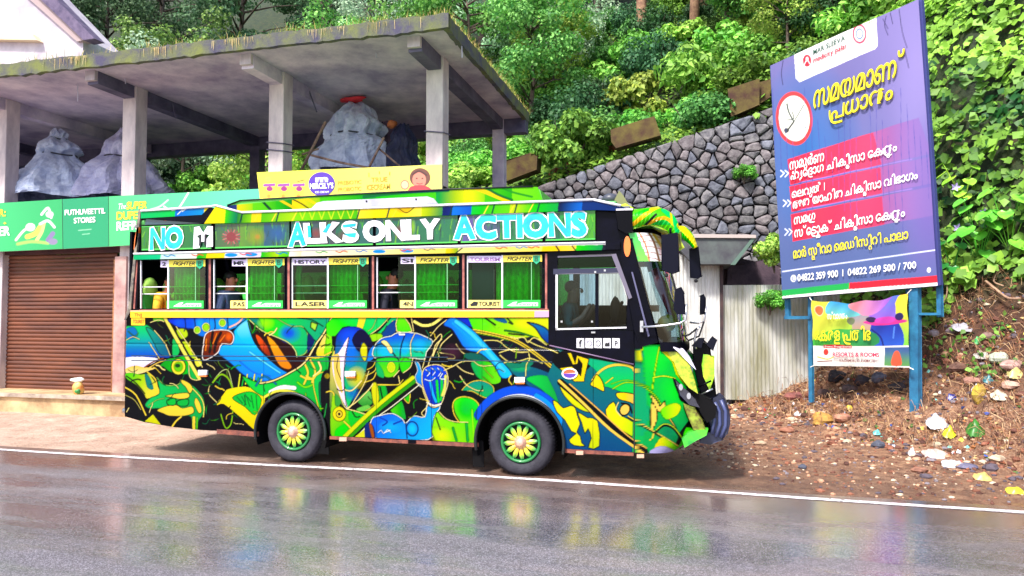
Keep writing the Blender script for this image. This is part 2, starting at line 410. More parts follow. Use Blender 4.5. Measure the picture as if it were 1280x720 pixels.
geo = n.nodes.new('ShaderNodeNewGeometry'); sp = n.nodes.new('ShaderNodeSeparateXYZ'); L.new(geo.outputs['Position'], sp.inputs[0])
def nz(scale, det=8, src=None):
    q = n.nodes.new('ShaderNodeTexNoise'); q.inputs['Scale'].default_value = scale; q.inputs['Detail'].default_value = det; q.inputs['Roughness'].default_value = .7; L.new(src or geo.outputs['Position'], q.inputs[0]); return q.outputs[0]
def ramp(src, pts):
    r = n.nodes.new('ShaderNodeValToRGB'); L.new(src, r.inputs[0]); e = r.color_ramp.elements
    e[0].position, e[0].color = pts[0][0], tuple(lin(pts[0][1])) + (1,); e[1].position, e[1].color = pts[-1][0], tuple(lin(pts[-1][1])) + (1,)
    for p_, c_ in pts[1:-1]: q = e.new(p_); q.color = tuple(lin(c_)) + (1,)
    return r.outputs[0]
def mixc(f, a, b_):
    m = n.nodes.new('ShaderNodeMix'); m.data_type = 'RGBA'
    if isinstance(f, float): m.inputs[0].default_value = f
    else: L.new(f, m.inputs[0])
    L.new(a, m.inputs[6]); L.new(b_, m.inputs[7]); return m.outputs[2]
def mr(src, a, b_, c=0.0, d=1.0):
    m = n.nodes.new('ShaderNodeMapRange'); L.new(src, m.inputs[0]); m.inputs[1].default_value = a; m.inputs[2].default_value = b_; m.inputs[3].default_value = c; m.inputs[4].default_value = d; return m.outputs[0]
sand = ramp(nz(2.2), [(.3, (160,130,114)), (.5, (204,172,154)), (.7, (226,200,180))])
red = ramp(nz(5.5), [(.3, (70,44,34)), (.48, (128,88,64)), (.62, (170,128,96)), (.78, (204,172,138))])
base = mixc(mr(sp.outputs[0], -4.5, -1.0), sand, red)
spk = ramp(nz(42, 3), [(.42, (60,38,32)), (.5, (128,90,68)), (.66, (214,190,160))])
base = mixc(mr(nz(1.3), .35, .65, .1, .5), base, spk)
damp_shade = ramp(nz(2.6), [(.3, (52,38,36)), (.7, (104,78,66))])  # dark soil tone under the bus: wet ground plus its painted shadow
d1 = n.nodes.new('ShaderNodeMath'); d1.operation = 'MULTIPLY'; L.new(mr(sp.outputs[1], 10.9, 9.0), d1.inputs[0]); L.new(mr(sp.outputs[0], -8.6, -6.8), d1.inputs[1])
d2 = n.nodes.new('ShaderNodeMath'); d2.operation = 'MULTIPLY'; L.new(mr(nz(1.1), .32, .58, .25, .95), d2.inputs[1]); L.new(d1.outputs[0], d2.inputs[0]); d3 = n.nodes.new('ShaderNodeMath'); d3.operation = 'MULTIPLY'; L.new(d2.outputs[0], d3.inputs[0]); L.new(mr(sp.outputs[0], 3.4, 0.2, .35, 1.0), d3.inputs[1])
base = mixc(d3.outputs[0], base, damp_shade)
dk = ramp(nz(4), [(.35, (44,28,22)), (.55, (92,60,44)), (.72, (136,92,62))]); base = mixc(mr(sp.outputs[2], .5, 1.3), base, dk)
green = ramp(nz(3), [(.35, (22,34,16)), (.55, (44,58,24)), (.7, (74,54,36))])
base = mixc(mr(sp.outputs[2], 2.1, 2.8), base, green)
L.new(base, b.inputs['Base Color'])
wet = mr(sp.outputs[1], 8.9, 10.2, 1.0, 0.0); wn = n.nodes.new('ShaderNodeMath'); wn.operation = 'MULTIPLY'; L.new(wet, wn.inputs[0]); L.new(mr(nz(.9), .42, .6), wn.inputs[1])
L.new(mr(wn.outputs[0], 0, 1, .8, .22), b.inputs['Roughness'])
bp = n.nodes.new('ShaderNodeBump'); bp.inputs['Strength'].default_value = .8; bp.inputs['Distance'].default_value = .04; L.new(nz(14, 10), bp.inputs['Height']); L.new(bp.outputs[0], b.inputs['Normal'])
xs = nonuni(-120, -3, 8, 120, .07, 1.5); ys = np.concatenate([np.arange(-60, 7, 4), np.arange(7, 19.5, .07), np.arange(19.5, 60, .6), np.arange(60, 130, 5)])
Xg, Yg = np.meshgrid(xs, ys); Zg = height(Xg, Yg); Zg = np.where(Yg < 8.6, 0, Zg)
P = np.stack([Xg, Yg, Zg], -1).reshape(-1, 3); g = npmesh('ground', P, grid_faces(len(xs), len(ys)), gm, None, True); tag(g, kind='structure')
# --- road: wet asphalt
rm = bpy.data.materials.new('wet_asphalt'); rm.use_nodes = True; n = rm.node_tree; L = n.links; b = n.nodes['Principled BSDF']
geo = n.nodes.new('ShaderNodeNewGeometry'); sp = n.nodes.new('ShaderNodeSeparateXYZ'); L.new(geo.outputs['Position'], sp.inputs[0])
mp = n.nodes.new('ShaderNodeMapping'); mp.inputs['Scale'].default_value = (.25, 1.2, 1); L.new(geo.outputs['Position'], mp.inputs[0])
asp = ramp(nz(95, 2), [(.38, (56,52,58)), (.5, (100,94,104)), (.64, (200,192,204))])
asp2 = ramp(nz(1.1, 8, mp.outputs[0]), [(.3, (54,50,54)), (.5, (98,92,96)), (.7, (142,126,122))])
dirt = ramp(nz(3.0), [(.3, (92,66,54)), (.7, (132,98,80))])
c = mixc(.5, asp, asp2); dn = n.nodes.new('ShaderNodeMath'); dn.operation = 'MULTIPLY'; L.new(mr(sp.outputs[1], 7.0, 8.6), dn.inputs[0]); L.new(mr(nz(.8), .3, .6, .3, .9), dn.inputs[1])
L.new(mixc(dn.outputs[0], c, dirt), b.inputs['Base Color'])
wt_ = mr(nz(.8, 8, mp.outputs[0]), .40, .56); 
yy = mr(sp.outputs[1], 4.2, 6.2); wm = n.nodes.new('ShaderNodeMath'); wm.operation = 'MULTIPLY'; wm.use_clamp = True; L.new(wt_, wm.inputs[0]); L.new(mr(sp.outputs[1], 3.8, 5.6, .45, 1.15), wm.inputs[1])
fn = nz(60, 3); ra = n.nodes.new('ShaderNodeMath'); ra.operation = 'MULTIPLY_ADD'; L.new(fn, ra.inputs[0]); ra.inputs[1].default_value = .12; L.new(mr(wm.outputs[0], 0, 1, .50, .12), ra.inputs[2]); L.new(ra.outputs[0], b.inputs['Roughness'])
b.inputs['Specular IOR Level'].default_value = .9
L.new(wm.outputs[0], b.inputs['Coat Weight']); b.inputs['Coat Roughness'].default_value = .17
bp = n.nodes.new('ShaderNodeBump'); L.new(mr(wm.outputs[0], 0, 1, .5, .06), bp.inputs['Strength']); bp.inputs['Distance'].default_value = .006; L.new(nz(110, 2), bp.inputs['Height']); L.new(bp.outputs[0], b.inputs['Normal'])
MB().add([(-120, -60, .006), (120, -60, .006), (120, 8.72, .006), (-120, 8.72, .006)], [(0, 1, 2, 3)]).build('road', rm)['kind'] = 'structure'
lm = MB(); N = 240
xsl = np.linspace(-60, 40, N); wb = [R.uniform(-.008, .008) for _ in range(N)]
yl = lambda x: 8.47 + .16 * math.exp(-((x + 2.6) / 3.2) ** 2)
lm.add([(x, yl(x) - .05 + wb[i], .011) for i, x in enumerate(xsl)] + [(x, yl(x) + .05 + wb[(i * 7) % N], .011) for i, x in enumerate(xsl)], [(i, i + 1, N + i + 1, N + i) for i in range(N - 1)])
lm.build('road_edge_line', mat('worn_road_white', (235, 228, 232), .5, (120, 108, 108), 16, lo=.5, hi=.66))['kind'] = 'structure'

# =====================================================================
# CONCRETE BUILDING
# =====================================================================
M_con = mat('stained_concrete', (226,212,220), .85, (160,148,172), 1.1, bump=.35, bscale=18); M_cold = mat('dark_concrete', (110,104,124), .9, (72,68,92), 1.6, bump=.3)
M_col = mat('column_plaster', (226,212,208), .85, (176,162,166), 2.4, bump=.25, streak=(1,1,.35)); M_mos = mat('mossy_edge', (74,70,92), .9, (112,118,62), 2.5, bump=.5)
bld = thing('concrete_building', 'unfinished open-sided concrete shop building with a brown shutter below a flat slab roof', 'building', (-9, 14, 0))
zs = 6.98; XE = -4.06; XW = -24.0
# roof slab with a ragged front edge
m = MB(); m.box(XW, XE, 11.22, 17.22, zs, zs + .16); m.build('roof_slab', M_con, bld)
m = MB(); nn = 160
for (a, b_, fixed, ax) in ((XW, XE + .04, 11.14, 'x'), (11.14, 17.26, XE + .0, 'y')):
    t = np.linspace(a, b_, nn if ax == 'x' else 60); lo = [zs - .03 - abs(R.gauss(0, .018)) for _ in t]; hi = [zs + .19 + R.uniform(0, .035) for _ in t]; q = []
    for k, v in enumerate(t):
        p0, p1 = ((v, fixed), (v, fixed + .1)) if ax == 'x' else ((fixed + .02, v), (fixed - .08, v)); q += [(*p0, lo[k]), (*p0, hi[k]), (*p1, hi[k]), (*p1, lo[k])]
    m.add(q, [(4*i+j, 4*i+(j+1)%4, 4*i+4+(j+1)%4, 4*i+4+j) for i in range(len(t)-1) for j in range(4)])
m.build('roof_edge_kerb', M_mos, bld)
cols = [-22.3, -18.8, -15.3, -11.77, -8.18, -4.77]
for i, x in enumerate(cols):
    MB().box(x - .17, x + .17, 12.45, 12.79, 0, zs).build('column', M_col, bld, bevel=.015)
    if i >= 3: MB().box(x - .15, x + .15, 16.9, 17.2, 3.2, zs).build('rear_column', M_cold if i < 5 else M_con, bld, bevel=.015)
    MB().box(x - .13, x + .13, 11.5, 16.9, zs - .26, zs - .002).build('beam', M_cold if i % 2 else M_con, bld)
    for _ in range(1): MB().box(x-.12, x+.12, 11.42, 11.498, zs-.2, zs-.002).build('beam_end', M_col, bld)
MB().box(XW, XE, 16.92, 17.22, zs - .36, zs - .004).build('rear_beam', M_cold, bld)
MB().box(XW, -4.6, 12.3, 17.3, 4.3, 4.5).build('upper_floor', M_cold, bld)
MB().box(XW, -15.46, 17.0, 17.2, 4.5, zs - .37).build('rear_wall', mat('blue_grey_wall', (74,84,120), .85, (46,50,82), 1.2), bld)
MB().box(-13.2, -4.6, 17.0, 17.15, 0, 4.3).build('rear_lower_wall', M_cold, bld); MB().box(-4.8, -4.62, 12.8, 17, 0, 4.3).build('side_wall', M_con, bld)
# drips hanging from the slab and ties on the columns
for px, py, l in ((97,118,28),(157,80,8),(125,78,10),(310,66,10),(577,66,18),(470,65,7),(515,38,7)):
    p = YP(12.0).hit(px, py); MB().tube([(p[0], 12.0, zs), (p[0]+.01, 12.0, zs - l*.014)], .012, 5).build('hanging_wire', mat('pale_string',(190,185,200),.7), bld)
for x in (-8.18, -4.77):
    for dz in (5.55, 5.4)[:2 if x < -5 else 1]: MB().tube([(x-.19,12.43,dz),(x+.19,12.43,dz-.05),(x+.19,12.81,dz),(x-.19,12.81,dz),(x-.19,12.43,dz)], .012, 5).build('column_tie', M_cold, bld)
for q in ([(382,100),(388,118),(396,140)],[(216,130),(220,148)]): MB().tube([YP(13.5).hit(*p) for p in q], .015, 5).build('hanging_wire', M_cold, bld)
# ground floor
PS = YP(12.62)
zpl = .40
MB().box(XW, -8.0, 11.75, 12.7, -.05, zpl).build('plinth', mat('plinth_concrete', (214,186,140), .9, (150,120,88), 1.6, bump=.4), bld, bevel=.02)
MB().box(XW, -8.0, 11.68, 11.75, zpl-.06, zpl+.015).build('plinth_edge', mat('plinth_edge_grey',(196,180,160),.9,(120,104,96),3), bld)
xsh = PS.hit(146, 400)[0]; zst = PS.hit(70, 318)[2]
M_sh = mat('rusty_shutter', (126,68,38), .6, (68,34,28), .9, bump=.15, bscale=12, streak=(.6,1,2.2), lo=.3, hi=.7)
nsl = 34; h_ = (zst - zpl) / nsl
for k in range(nsl):
    z0 = zpl + k * h_; pr = [(0,.0),(.018,.15),(.03,.5),(.018,.85),(0,1.0)]; m = MB()
    m.add([(x, 12.62 - a, z0 + b_ * h_ * .97) for a, b_ in pr for x in (-19.0, xsh)], [(2*i, 2*i+1, 2*i+3, 2*i+2) for i in range(4)]); m.build('shutter_slat', M_sh, bld, True)
MB().box(-19, xsh, 12.6, 12.68, zpl, zpl + .07).build('shutter_bar', mat('shutter_bar_brown',(120,70,44),.6), bld)
MB().box(xsh - .02, xsh + .13, 12.52, 12.7, zpl, 3.25).build('shutter_frame', mat('frame_ochre', (176,120,62), .6, (110,62,40), 4), bld)
MB().box(xsh + .13, xsh + .42, 12.4, 12.75, zpl, 3.3).build('door_pier', mat('pier_plaster', (206,166,156), .85, (150,112,110), 2), bld)
MB().box(xsh + .42, -4.7, 12.6, 12.75, zpl, 4.3).build('front_wall', mat('front_wall_plaster', (120,96,96), .9, (80,62,66), 1.4), bld)
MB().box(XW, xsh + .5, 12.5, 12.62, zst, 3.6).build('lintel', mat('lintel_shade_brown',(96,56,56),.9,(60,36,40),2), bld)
for k in range(2): pass
# --- white building up to the left
wb_ = thing('white_building', 'white plastered building with a sloping dark-edged roof at the upper left', 'building', (-20, 22, 0))
PWb = YP(22.0); M_wb = mat('lilac_white_plaster', (212,204,210), .8, (168,156,170), .7)
slab('wall', [(-160,-120),(-30,-75),(30,-30),(104,48),(100,300),(-160,300)], PWb, M_wb, wb_, 0, 2)
slab('roof_edge', [(-40,-90),(36,-36),(118,48),(104,50),(26,-24),(-45,-78)], YP(21.8), mat('eave_purple_grey',(112,98,124),.8,(70,60,90),3), wb_, .1, .5)
slab('soffit', [(-45,-78),(26,-24),(104,50),(96,52),(20,-16),(-50,-68)], YP(21.9), mat('soffit_tan',(170,150,150),.8), wb_, .05, .4)
slab('ledge', [(-120,38),(40,42),(46,50),(-120,47)], YP(21.9), mat('ledge_cream',(225,205,170),.8), wb_, .2, .3)

# =====================================================================
# STONE RETAINING WALL: every stone in view its own piece
# =====================================================================
sw = thing('stone_retaining_wall', 'tall dry-laid grey stone retaining wall rising behind the bus', 'wall', (-1, WY, 0))
def clip(poly, px_, py_, nx_, ny_):
    out = []; n_ = len(poly)
    for i in range(n_):
        a = poly[i]; b_ = poly[(i+1)%n_]; da = (a[0]-px_)*nx_ + (a[1]-py_)*ny_; db = (b_[0]-px_)*nx_ + (b_[1]-py_)*ny_
        if da <= 0: out.append(a)
        if da * db < 0: t = da/(da-db); out.append((a[0]+(b_[0]-a[0])*t, a[1]+(b_[1]-a[1])*t))
    return out
SX0, SX1 = -8.5, 4.6
pts = []; row = 0; z = 1.0
while z < 7.6:
    x = SX0 + R.uniform(0, .3)
    while x < SX1:
        if z < wall_top(x) - .06: pts.append((x + R.uniform(-.09, .09), z + R.uniform(-.09, .09)))
        x += R.uniform(.24, .47)
    z += R.uniform(.175, .25)
pts = np.array(pts); stones = []; rest = MB()
M_st = [mat('wall_stone_grey', (134,130,132), .9, (78,76,82), 7, bump=1.0, bscale=13, objrand=.28), mat('wall_stone_mauve', (136,128,130), .9, (86,78,82), 7, bump=1.0, bscale=13, objrand=.28), mat('wall_stone_blue', (122,124,136), .9, (78,80,92), 7, bump=1.0, bscale=13, objrand=.28)]
for i, (cx, cz) in enumerate(pts):
    dd = np.hypot(pts[:,0]-cx, pts[:,1]-cz); nb = np.argsort(dd)[1:14]; poly = [(cx-.5,cz-.5),(cx+.5,cz-.5),(cx+.5,cz+.5),(cx-.5,cz+.5)]
    for j in nb:
        mx_, mz_ = (pts[j]+pts[i])/2; nx_, nz_ = pts[j]-pts[i]; ln = math.hypot(nx_, nz_); poly = clip(poly, mx_ - nx_/ln*.012, mz_ - nz_/ln*.012, nx_, nz_)
    wt0 = float(wall_top(cx)) + .02; poly = clip(poly, cx, wt0, -.27, 1)
    if len(poly) < 3: continue
    px, py = proj(np.array([cx, WY, cz])); vis = 600 < px < 985 and py < 318 and (py < 255 or px > 735)
    A = np.array(poly); c = A.mean(0); NST = globals().get('NST', 0) + int(vis)
    # round and roughen the outline, then raise a worn face
    A = smooth_pts(c + (A - c) * .975, 2); A = c + (A - c) * np.array([[1 + R.uniform(-.07, .04)] for _ in A]); dep = R.uniform(.05, .13); tilt = (R.uniform(-.12,.12), R.uniform(-.12,.12)); m = MB() if vis else rest; vs = []
    for sc_, yy_ in ((1.0, .10), (.99, -.1), (.9, -.75), (.55, -.97)):
        for q in A:
            d_ = (q - c) * sc_ * (1 + (R.uniform(-.09,.07) if sc_ < .95 else 0)); vs.append((c[0]+d_[0], WY + dep*yy_*(1 if yy_ < 0 else 1) + (tilt[0]*d_[0] + tilt[1]*d_[1])*(sc_ < .9) + (WY*0) + .06*(c[1]-3)*.3, c[1]+d_[1]))
    k = len(A); fs = [(r*k+j, r*k+(j+1)%k, (r+1)*k+(j+1)%k, (r+1)*k+j) for r in range(3) for j in range(k)]; vs.append((c[0], WY - dep + .018*(c[1]-3), c[1])); fs += [(3*k+j, 3*k+(j+1)%k, 4*k) for j in range(k)]
    m.add(vs, fs)
    if vis: m.build('stone', M_st[R.choices([0,1,2],[5,3,3])[0]], sw, False)
print('stones', NST)
o = rest.build('wall_stones_low', M_st[0], sw, True); o['kind'] = 'stuff'
q = [(x, float(wall_top(x))) for x in np.linspace(SX0, SX1, 30)]
MB().prism([(SX0, WY+.06, -.2)] + [(SX1, WY+.06, -.2)] + [(x, WY+.06 + .018*(z-3), z-.03) for x, z in q[::-1]], (0, .5, 0)).build('mortar', mat('joint_dark', (40,34,44), .95), sw)
# parapet blocks on top
M_par = mat('mossy_parapet', (72,46,38), .95, (104,92,44), 2.6, bump=.6, bscale=10)
blk = [([(624,201),(664,190),(672,193),(671,207),(630,221),(625,214)], 'mossy brown parapet block lowest on the wall, nearest the slab roof'), ([(763,160),(808,146),(818,143),(826,164),(770,180),(764,172)], 'mossy brown parapet block in the middle of the wall top'), ([(911,110),(948,98),(949,126),(915,139)], 'mossy parapet block on the wall top left of the tall billboard')]
for pts_, lab in blk:
    pts_ = [(x_, y_ + (5 if y_ > sum(q_[1] for q_ in pts_)/len(pts_) else 2)) for x_, y_ in pts_]; pb = slab('parapet_block', pts_, YP(WY + .2), M_par, None, .1, .45, bevel=.03); tag(pb, lab, 'parapet block', 'parapet blocks on the stone wall')
pb = slab('parapet_block', [(950,104),(964,100),(962,122),(950,128)], YP(WY+.35), M_par, None, .1, .4, bevel=.03); tag(pb, 'small mossy parapet stub touching the top left corner of the billboard', 'parapet block', 'parapet blocks on the stone wall')

# =====================================================================
# SHED OF CORRUGATED SHEETS
# =====================================================================
shed = thing('tin_shed', 'low shed of pale corrugated sheets below the stone wall', 'shed', (0.5, 15.8, 0))
def corr(name, x0, x1, y, z0, z1, m, parent, pitch=.076, amp=.011, topf=None):
    n_ = int((x1-x0)/pitch*8); xs_ = np.linspace(x0, x1, n_); nz_ = 10; v = np.linspace(0, 1, nz_)[:, None]; zt = (topf(xs_) if topf else np.full(n_, z1))[None]
    Zg_ = z0*(1-v) + zt*v; G = np.stack(np.broadcast_arrays(xs_[None], y + amp*np.sin((xs_[None]-x0)*2*math.pi/pitch) + .012*np.sin(Zg_*2.1+xs_[None]), Zg_), -1).reshape(-1, 3); return npmesh(name, G, grid_faces(n_, nz_), m, parent, True)
M_tin = mat('corrugated_pale', (214,214,212), .55, (158,154,140), 1.6, streak=(3,3,.5), lo=.42, hi=.7); M_tin2 = mat('corrugated_stained', (194,194,190), .6, (140,138,112), 1.4, streak=(3,3,.4), lo=.38, hi=.66)
YS = 15.6; PSh = YP(YS)
corr('sheet_door', PSh.hit(690,400)[0], PSh.hit(901,400)[0], YS, PSh.hit(870,497)[2], PSh.hit(870,318)[2], M_tin, shed)
corr('side_sheet', PSh.hit(904,400)[0], PSh.hit(1012,400)[0], YS + .05, PSh.hit(950,501)[2], PSh.hit(950,356)[2], M_tin2, shed)
corr('side_sheet', PSh.hit(1010,400)[0], PSh.hit(1052,400)[0], YS + .14, PSh.hit(950,497)[2], PSh.hit(950,362)[2], M_tin2, shed)
slab('door_post', [(899.5,318),(904,318),(904.5,498),(900.5,498)], PSh, mat('shed_post',(78,56,54),.8,(46,36,44),6), shed, .05, .08); slab('back_post', [(833,318),(836,318),(836,500),(833,500)], PSh, M_cold, shed, .04, .08)
slab('lean_to_roof', [(848,293),(944,294.5),(946,298),(931,312),(914,330),(866,330),(848,310)], YP(YS-.5), mat('shed_roof_grey',(84,92,90),.7,(60,58,66),3), shed, 0, 2.0)
slab('roof_trim', [(846,292),(945,293.5),(945,297.5),(846,297)], YP(YS-.55), mat('trim_beige',(176,164,158),.7), shed, 0, .04)
slab('roof_strut', [(940,297),(945,297),(919,331),(913,331)], YP(YS-.52), mat('strut_green_grey',(84,110,98),.7), shed, 0, .06)
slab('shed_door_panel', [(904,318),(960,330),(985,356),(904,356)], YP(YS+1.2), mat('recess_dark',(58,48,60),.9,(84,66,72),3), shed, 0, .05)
slab('wall_coping', [(910,332),(958,326),(975,333),(975,356),(910,357)], YP(YS+1.0), mat('coping_stone',(92,74,86),.9,(58,46,60),3,bump=.5), shed, 0, .3, bevel=.03)
# =====================================================================
# BUS
# =====================================================================
BY = 8.70; PB = YP(BY); FARY = 10.85
paint = vmat('printed_bus_paint', 0.3, coat=0.05, spec=.08, depth=.62)
BLK = (5, 4, 9); YEL = (232, 205, 95); PY = (245, 225, 150); GRN = (25, 190, 70); LIM = (120, 215, 50); TEA = (10, 95, 120); BLU = (20, 70, 215); SKY = (60, 180, 250)
def paint_mural():
    a = Art(150, 386, 915, 575, 3, BLK); p = a.poly; s = a.stroke; e = a.ell
    # --- tail
    p([(156,411),(165,407),(181,405),(193,413),(206,429),(213,446),(197,447),(156,447)], (20,200,95), (20,75,200), (0,1), edge=1.2)
    p([(182,409),(193,414),(206,430),(212,444),(200,443),(190,425)], (15,150,120), (10,90,130), (1,1), edge=1)
    p([(157,412),(168,409),(172,420),(160,424)], (20,110,180)); s([(160,414),(168,420),(173,416)], .8, LIM); s([(158,425),(166,421),(174,424)], .8, PY)
    s([(186,428),(194,440),(199,448)], 1, PY); s([(193,413),(206,429),(213,445)], 1, PY)
    p([(156,447),(197,448),(182,458),(157,462)], (240,235,235), (215,205,235), (0,1))
    p([(157,461),(169,457),(180,459),(194,460),(187,463),(175,467),(160,468)], (240,200,110), (235,215,150)); s([(160,462),(166,465),(172,462)], .7, BLK)
    s([(181,459),(192,452),(204,448)], 1.6, (150,70,30)); s([(186,460),(196,454),(207,450)], 1.2, (240,200,110))
    p([(200,457),(209,449),(222,447),(236,444),(238,464),(226,468),(212,464),(204,458)], (50,150,55), (60,190,60), (1,0))
    p([(191,397),(206,396),(206,401),(192,402)], (110,210,60), smooth=0); s([(188,403),(198,400),(205,402)], 1, PY)
    p([(216,424),(222,430),(224,441),(216,446)], (40,180,90)); p([(236,455),(244,468),(246,474),(240,474),(234,466)], (30,170,70))
    p([(220,412),(232,411),(235,420),(226,424)], (185,210,75), edge=.8); p([(227,427),(236,428),(241,441),(247,447),(240,448),(231,436)], (190,215,70), edge=.8)
    p([(243,449),(250,449),(252,456),(246,458)], (215,215,90))
    s([(207,397),(228,435),(250,472)], 6.5, BLK); s([(206,397),(227,435),(249,473)], 4.2, (228,218,110)); s([(212,396),(232,426),(253,459)], 1.0, PY)
    e(223, 458.5, 9, 10, (225,215,90), line=BLK, lw=.8); e(223,458.5,6,6.5,(110,190,60), line=(200,200,70), lw=1); e(222,457,3,2.2,(20,60,30))
    s([(236,450),(237,470),(244,475),(251,474)], 1, PY)
    # --- fist and the large light-blue shape
    p([(215,397),(318,397),(316,408),(296,410),(286,413),(268,413),(262,417),(256,421),(247,419),(240,411),(222,409)], (22,50,205), (45,165,240), (1,0.4), edge=1)
    for x, y, rx, ry, c in ((223,403,7,6,(40,90,235)),(236,404,6,8,(35,80,230)),(250,405,7,10,(60,160,245)),(262,406,7,9,(50,150,240)),(276,404,7,8,(70,180,245))): e(x,y,rx,ry,c,soft=True)
    for x in (231,243,268,284): s([(x,398),(x+1,408),(x-1,414)], .9, (10,25,110))
    for x, y, r in ((246.5,412.5,3.8),(257.5,409,4.6),(278,403.5,4)): e(x,y,r,r*1.1,(150,210,60),line=(225,235,140),lw=1)
    p([(311,399),(300,404),(292,413),(292,420),(289,430),(277,431),(272,441),(281,449),(290,456),(303,468),(320,476),(338,477),(352,472),(362,465),(345,455),(325,436),(316,420)], (95,205,250), (30,130,235), (-0.2,1), edge=1.4, edgecol=(20,60,150))
    p([(296,412),(311,401),(316,420),(322,434),(305,428)], (130,215,250), (70,185,245), (0,1)); s([(287,409),(297,404),(303,398)], 2.2, (240,190,180)); s([(312,440),(335,456),(350,466)], 2.5, (120,220,250)); s([(300,452),(318,466),(338,470)], 2, (25,110,225))
    p([(257,418),(267,413),(285,413),(292,420),(289,430),(277,430),(272,441),(257,450),(253,446),(254,432)], (150,58,28), (90,25,12), (0,1), line=(245,235,225), lw=1.1)
    e(286,421,5,6,(235,95,35),soft=True); 
    for q in (([(266,415),(264,428),(262,440)]),([(276,416),(270,428),(268,440)])): s(q, 3.4, (30,8,10)); 
    s([(258,424),(257,438)],2,(215,120,60)); s([(271,417),(266,430)],1.6,(225,130,80)); s([(281,419),(275,427)],2,(220,110,60))
    p([(311,400),(327,413),(345,421),(360,428),(370,438),(372,446),(383,440),(386,447),(366,464),(360,465),(349,459),(334,446),(321,432),(314,417)], (26,8,10), (45,12,12), (1,0), line=(20,10,20), lw=1.5)
    p([(319,419),(326,421),(336,436),(338,446),(327,438)], (235,95,60), (130,40,25), (1,1), edge=1.2, edgecol=(30,8,10)); p([(333,420),(343,426),(357,446),(365,458),(360,462),(349,457),(340,440)], (235,165,80), (225,130,50), (0,1), edge=1.2, edgecol=(40,10,10))
    # --- green field above, with the blue eye patch
    p([(311,397),(416,396),(404,417),(394,430),(384,441),(371,446),(369,437),(360,428),(345,421),(327,413),(316,402)], (90,225,60), (15,160,110), (1,0.3), smooth=2)
    p([(311,397),(322,397),(330,412),(318,404)], (15,130,110)); e(332,404,12,9,(150,235,60),soft=True); e(362,417,15,13,(15,90,200),soft=True); e(360,416,9,8,(20,70,215),soft=True)
    s([(345,397),(356,404),(366,408),(377,408),(384,416),(385,432),(381,442),(371,446)], 1.1, (190,235,130)); s([(312,400),(327,413),(345,421),(360,428),(369,438),(371,446)], 1.1, (225,235,150))
    s([(372,397),(390,400),(404,408)], .9, BLK); p([(389,402),(397,405),(394,414),(388,409)], (170,215,90), smooth=0, line=BLK, lw=.8); s([(380,410),(392,424),(396,428)], 1, BLK)
    p([(385,417),(393,426),(388,436),(384,440)], (15,30,90)); 
    # --- frog-like figure low at the tail
    p([(157,467),(165,466),(176,468),(186,467),(190,472),(199,487),(197,493),(184,498),(180,492),(170,481),(158,473)], (90,200,50), (225,205,90), (1,.6)); p([(181,467),(187,472),(192,486),(184,484)], (15,120,110)); s([(158,470),(170,479),(181,492)], 1, BLK); s([(184,465),(194,474),(197,488)], 1.6, YEL)
    p([(196,471),(206,480),(222,481),(227,474),(237,479),(247,487),(255,499),(255,516),(248,526),(246,536),(239,536),(238,521),(224,521),(212,518),(200,511),(187,511),(181,506),(188,497),(199,491)], (20,185,85), (25,160,70), (1,0), edge=1.2)
    s([(196,472),(206,481),(222,481),(226,475)], 1, (190,235,120)); p([(226,474),(237,479),(241,486),(237,492),(232,484),(227,479)], YEL, edge=.8)
    p([(206,495),(220,492),(235,491),(236,497),(225,499),(215,497)], YEL, edge=.8); p([(196,513),(206,508),(220,506),(228,510),(240,508),(242,516),(230,520),(212,520),(204,517)], YEL, edge=.8)
    p([(209,500),(219,498),(219,506),(210,506)], (30,180,60), line=BLK, lw=.8); p([(222,501),(235,499),(234,507),(223,507)], (25,170,60), line=BLK, lw=.8); p([(245,497),(250,504),(252,514),(248,516),(243,504)], YEL, edge=.6)
    s([(241,486),(251,497),(255,508),(254,521)], 1.3, (235,225,120)); s([(185,507),(196,500),(205,498)], .9, (190,235,120)); s([(213,535),(219,527),(226,521)], 2, YEL); s([(242,522),(241,536)], 3.5, YEL); s([(246,522),(245,536)], 1.6, LIM)
    p([(180,527),(191,518),(200,531)], (205,205,60), smooth=0); s([(156,484),(170,494),(182,519)], 1.8, YEL); s([(157,494),(168,500),(176,512)], .9, (210,200,110)); s([(158,515),(161,510)], 1, PY)
    # --- crossed shapes before the rear wheel
    s([(268,474),(277,464),(285,463),(290,480),(293,492)], 1, (210,220,150)); s([(266,478),(276,468),(286,474),(292,490)], 2.2, (150,200,70)); s([(262,482),(261,492),(271,503)], 1, PY)
    p([(271,506),(280,492),(287,486),(312,484),(331,498),(322,520),(319,538),(300,521),(280,505)], (235,215,85), (225,205,60), (0,1)); p([(290,497),(312,489),(327,499),(319,519),(306,509)], (25,175,60), (40,200,60), (1,0), edge=1)
    for k in range(5): s([(296+k*6,496-k*.5),(303+k*4.6,504+k*2)], .8, (10,110,50))
    p([(278,509),(287,522),(291,538),(276,536)], BLK); s([(276,518),(281,535),(288,530),(291,514)], 1.6, (150,215,60))
    for k in range(7): s([(298+k*4.5,484-(k%3)*2),(300+k*4.6,468+(k%2)*4)], 1.6, (60,190,80) if k%2 else (225,225,90))
    # --- green above the rear arch
    p([(303,470),(320,477),(340,478),(360,468),(378,456),(396,444),(411,448),(408,470),(398,500),(400,530),(388,512),(370,495),(345,490),(330,496),(312,484)], (40,200,70), (30,170,60), (1,0), edge=1)
    s([(338,490),(352,484),(368,485)], 5, (235,240,235)); s([(331,496),(345,489),(362,489),(380,498),(394,515),(402,535)], 3.2, (228,220,100))
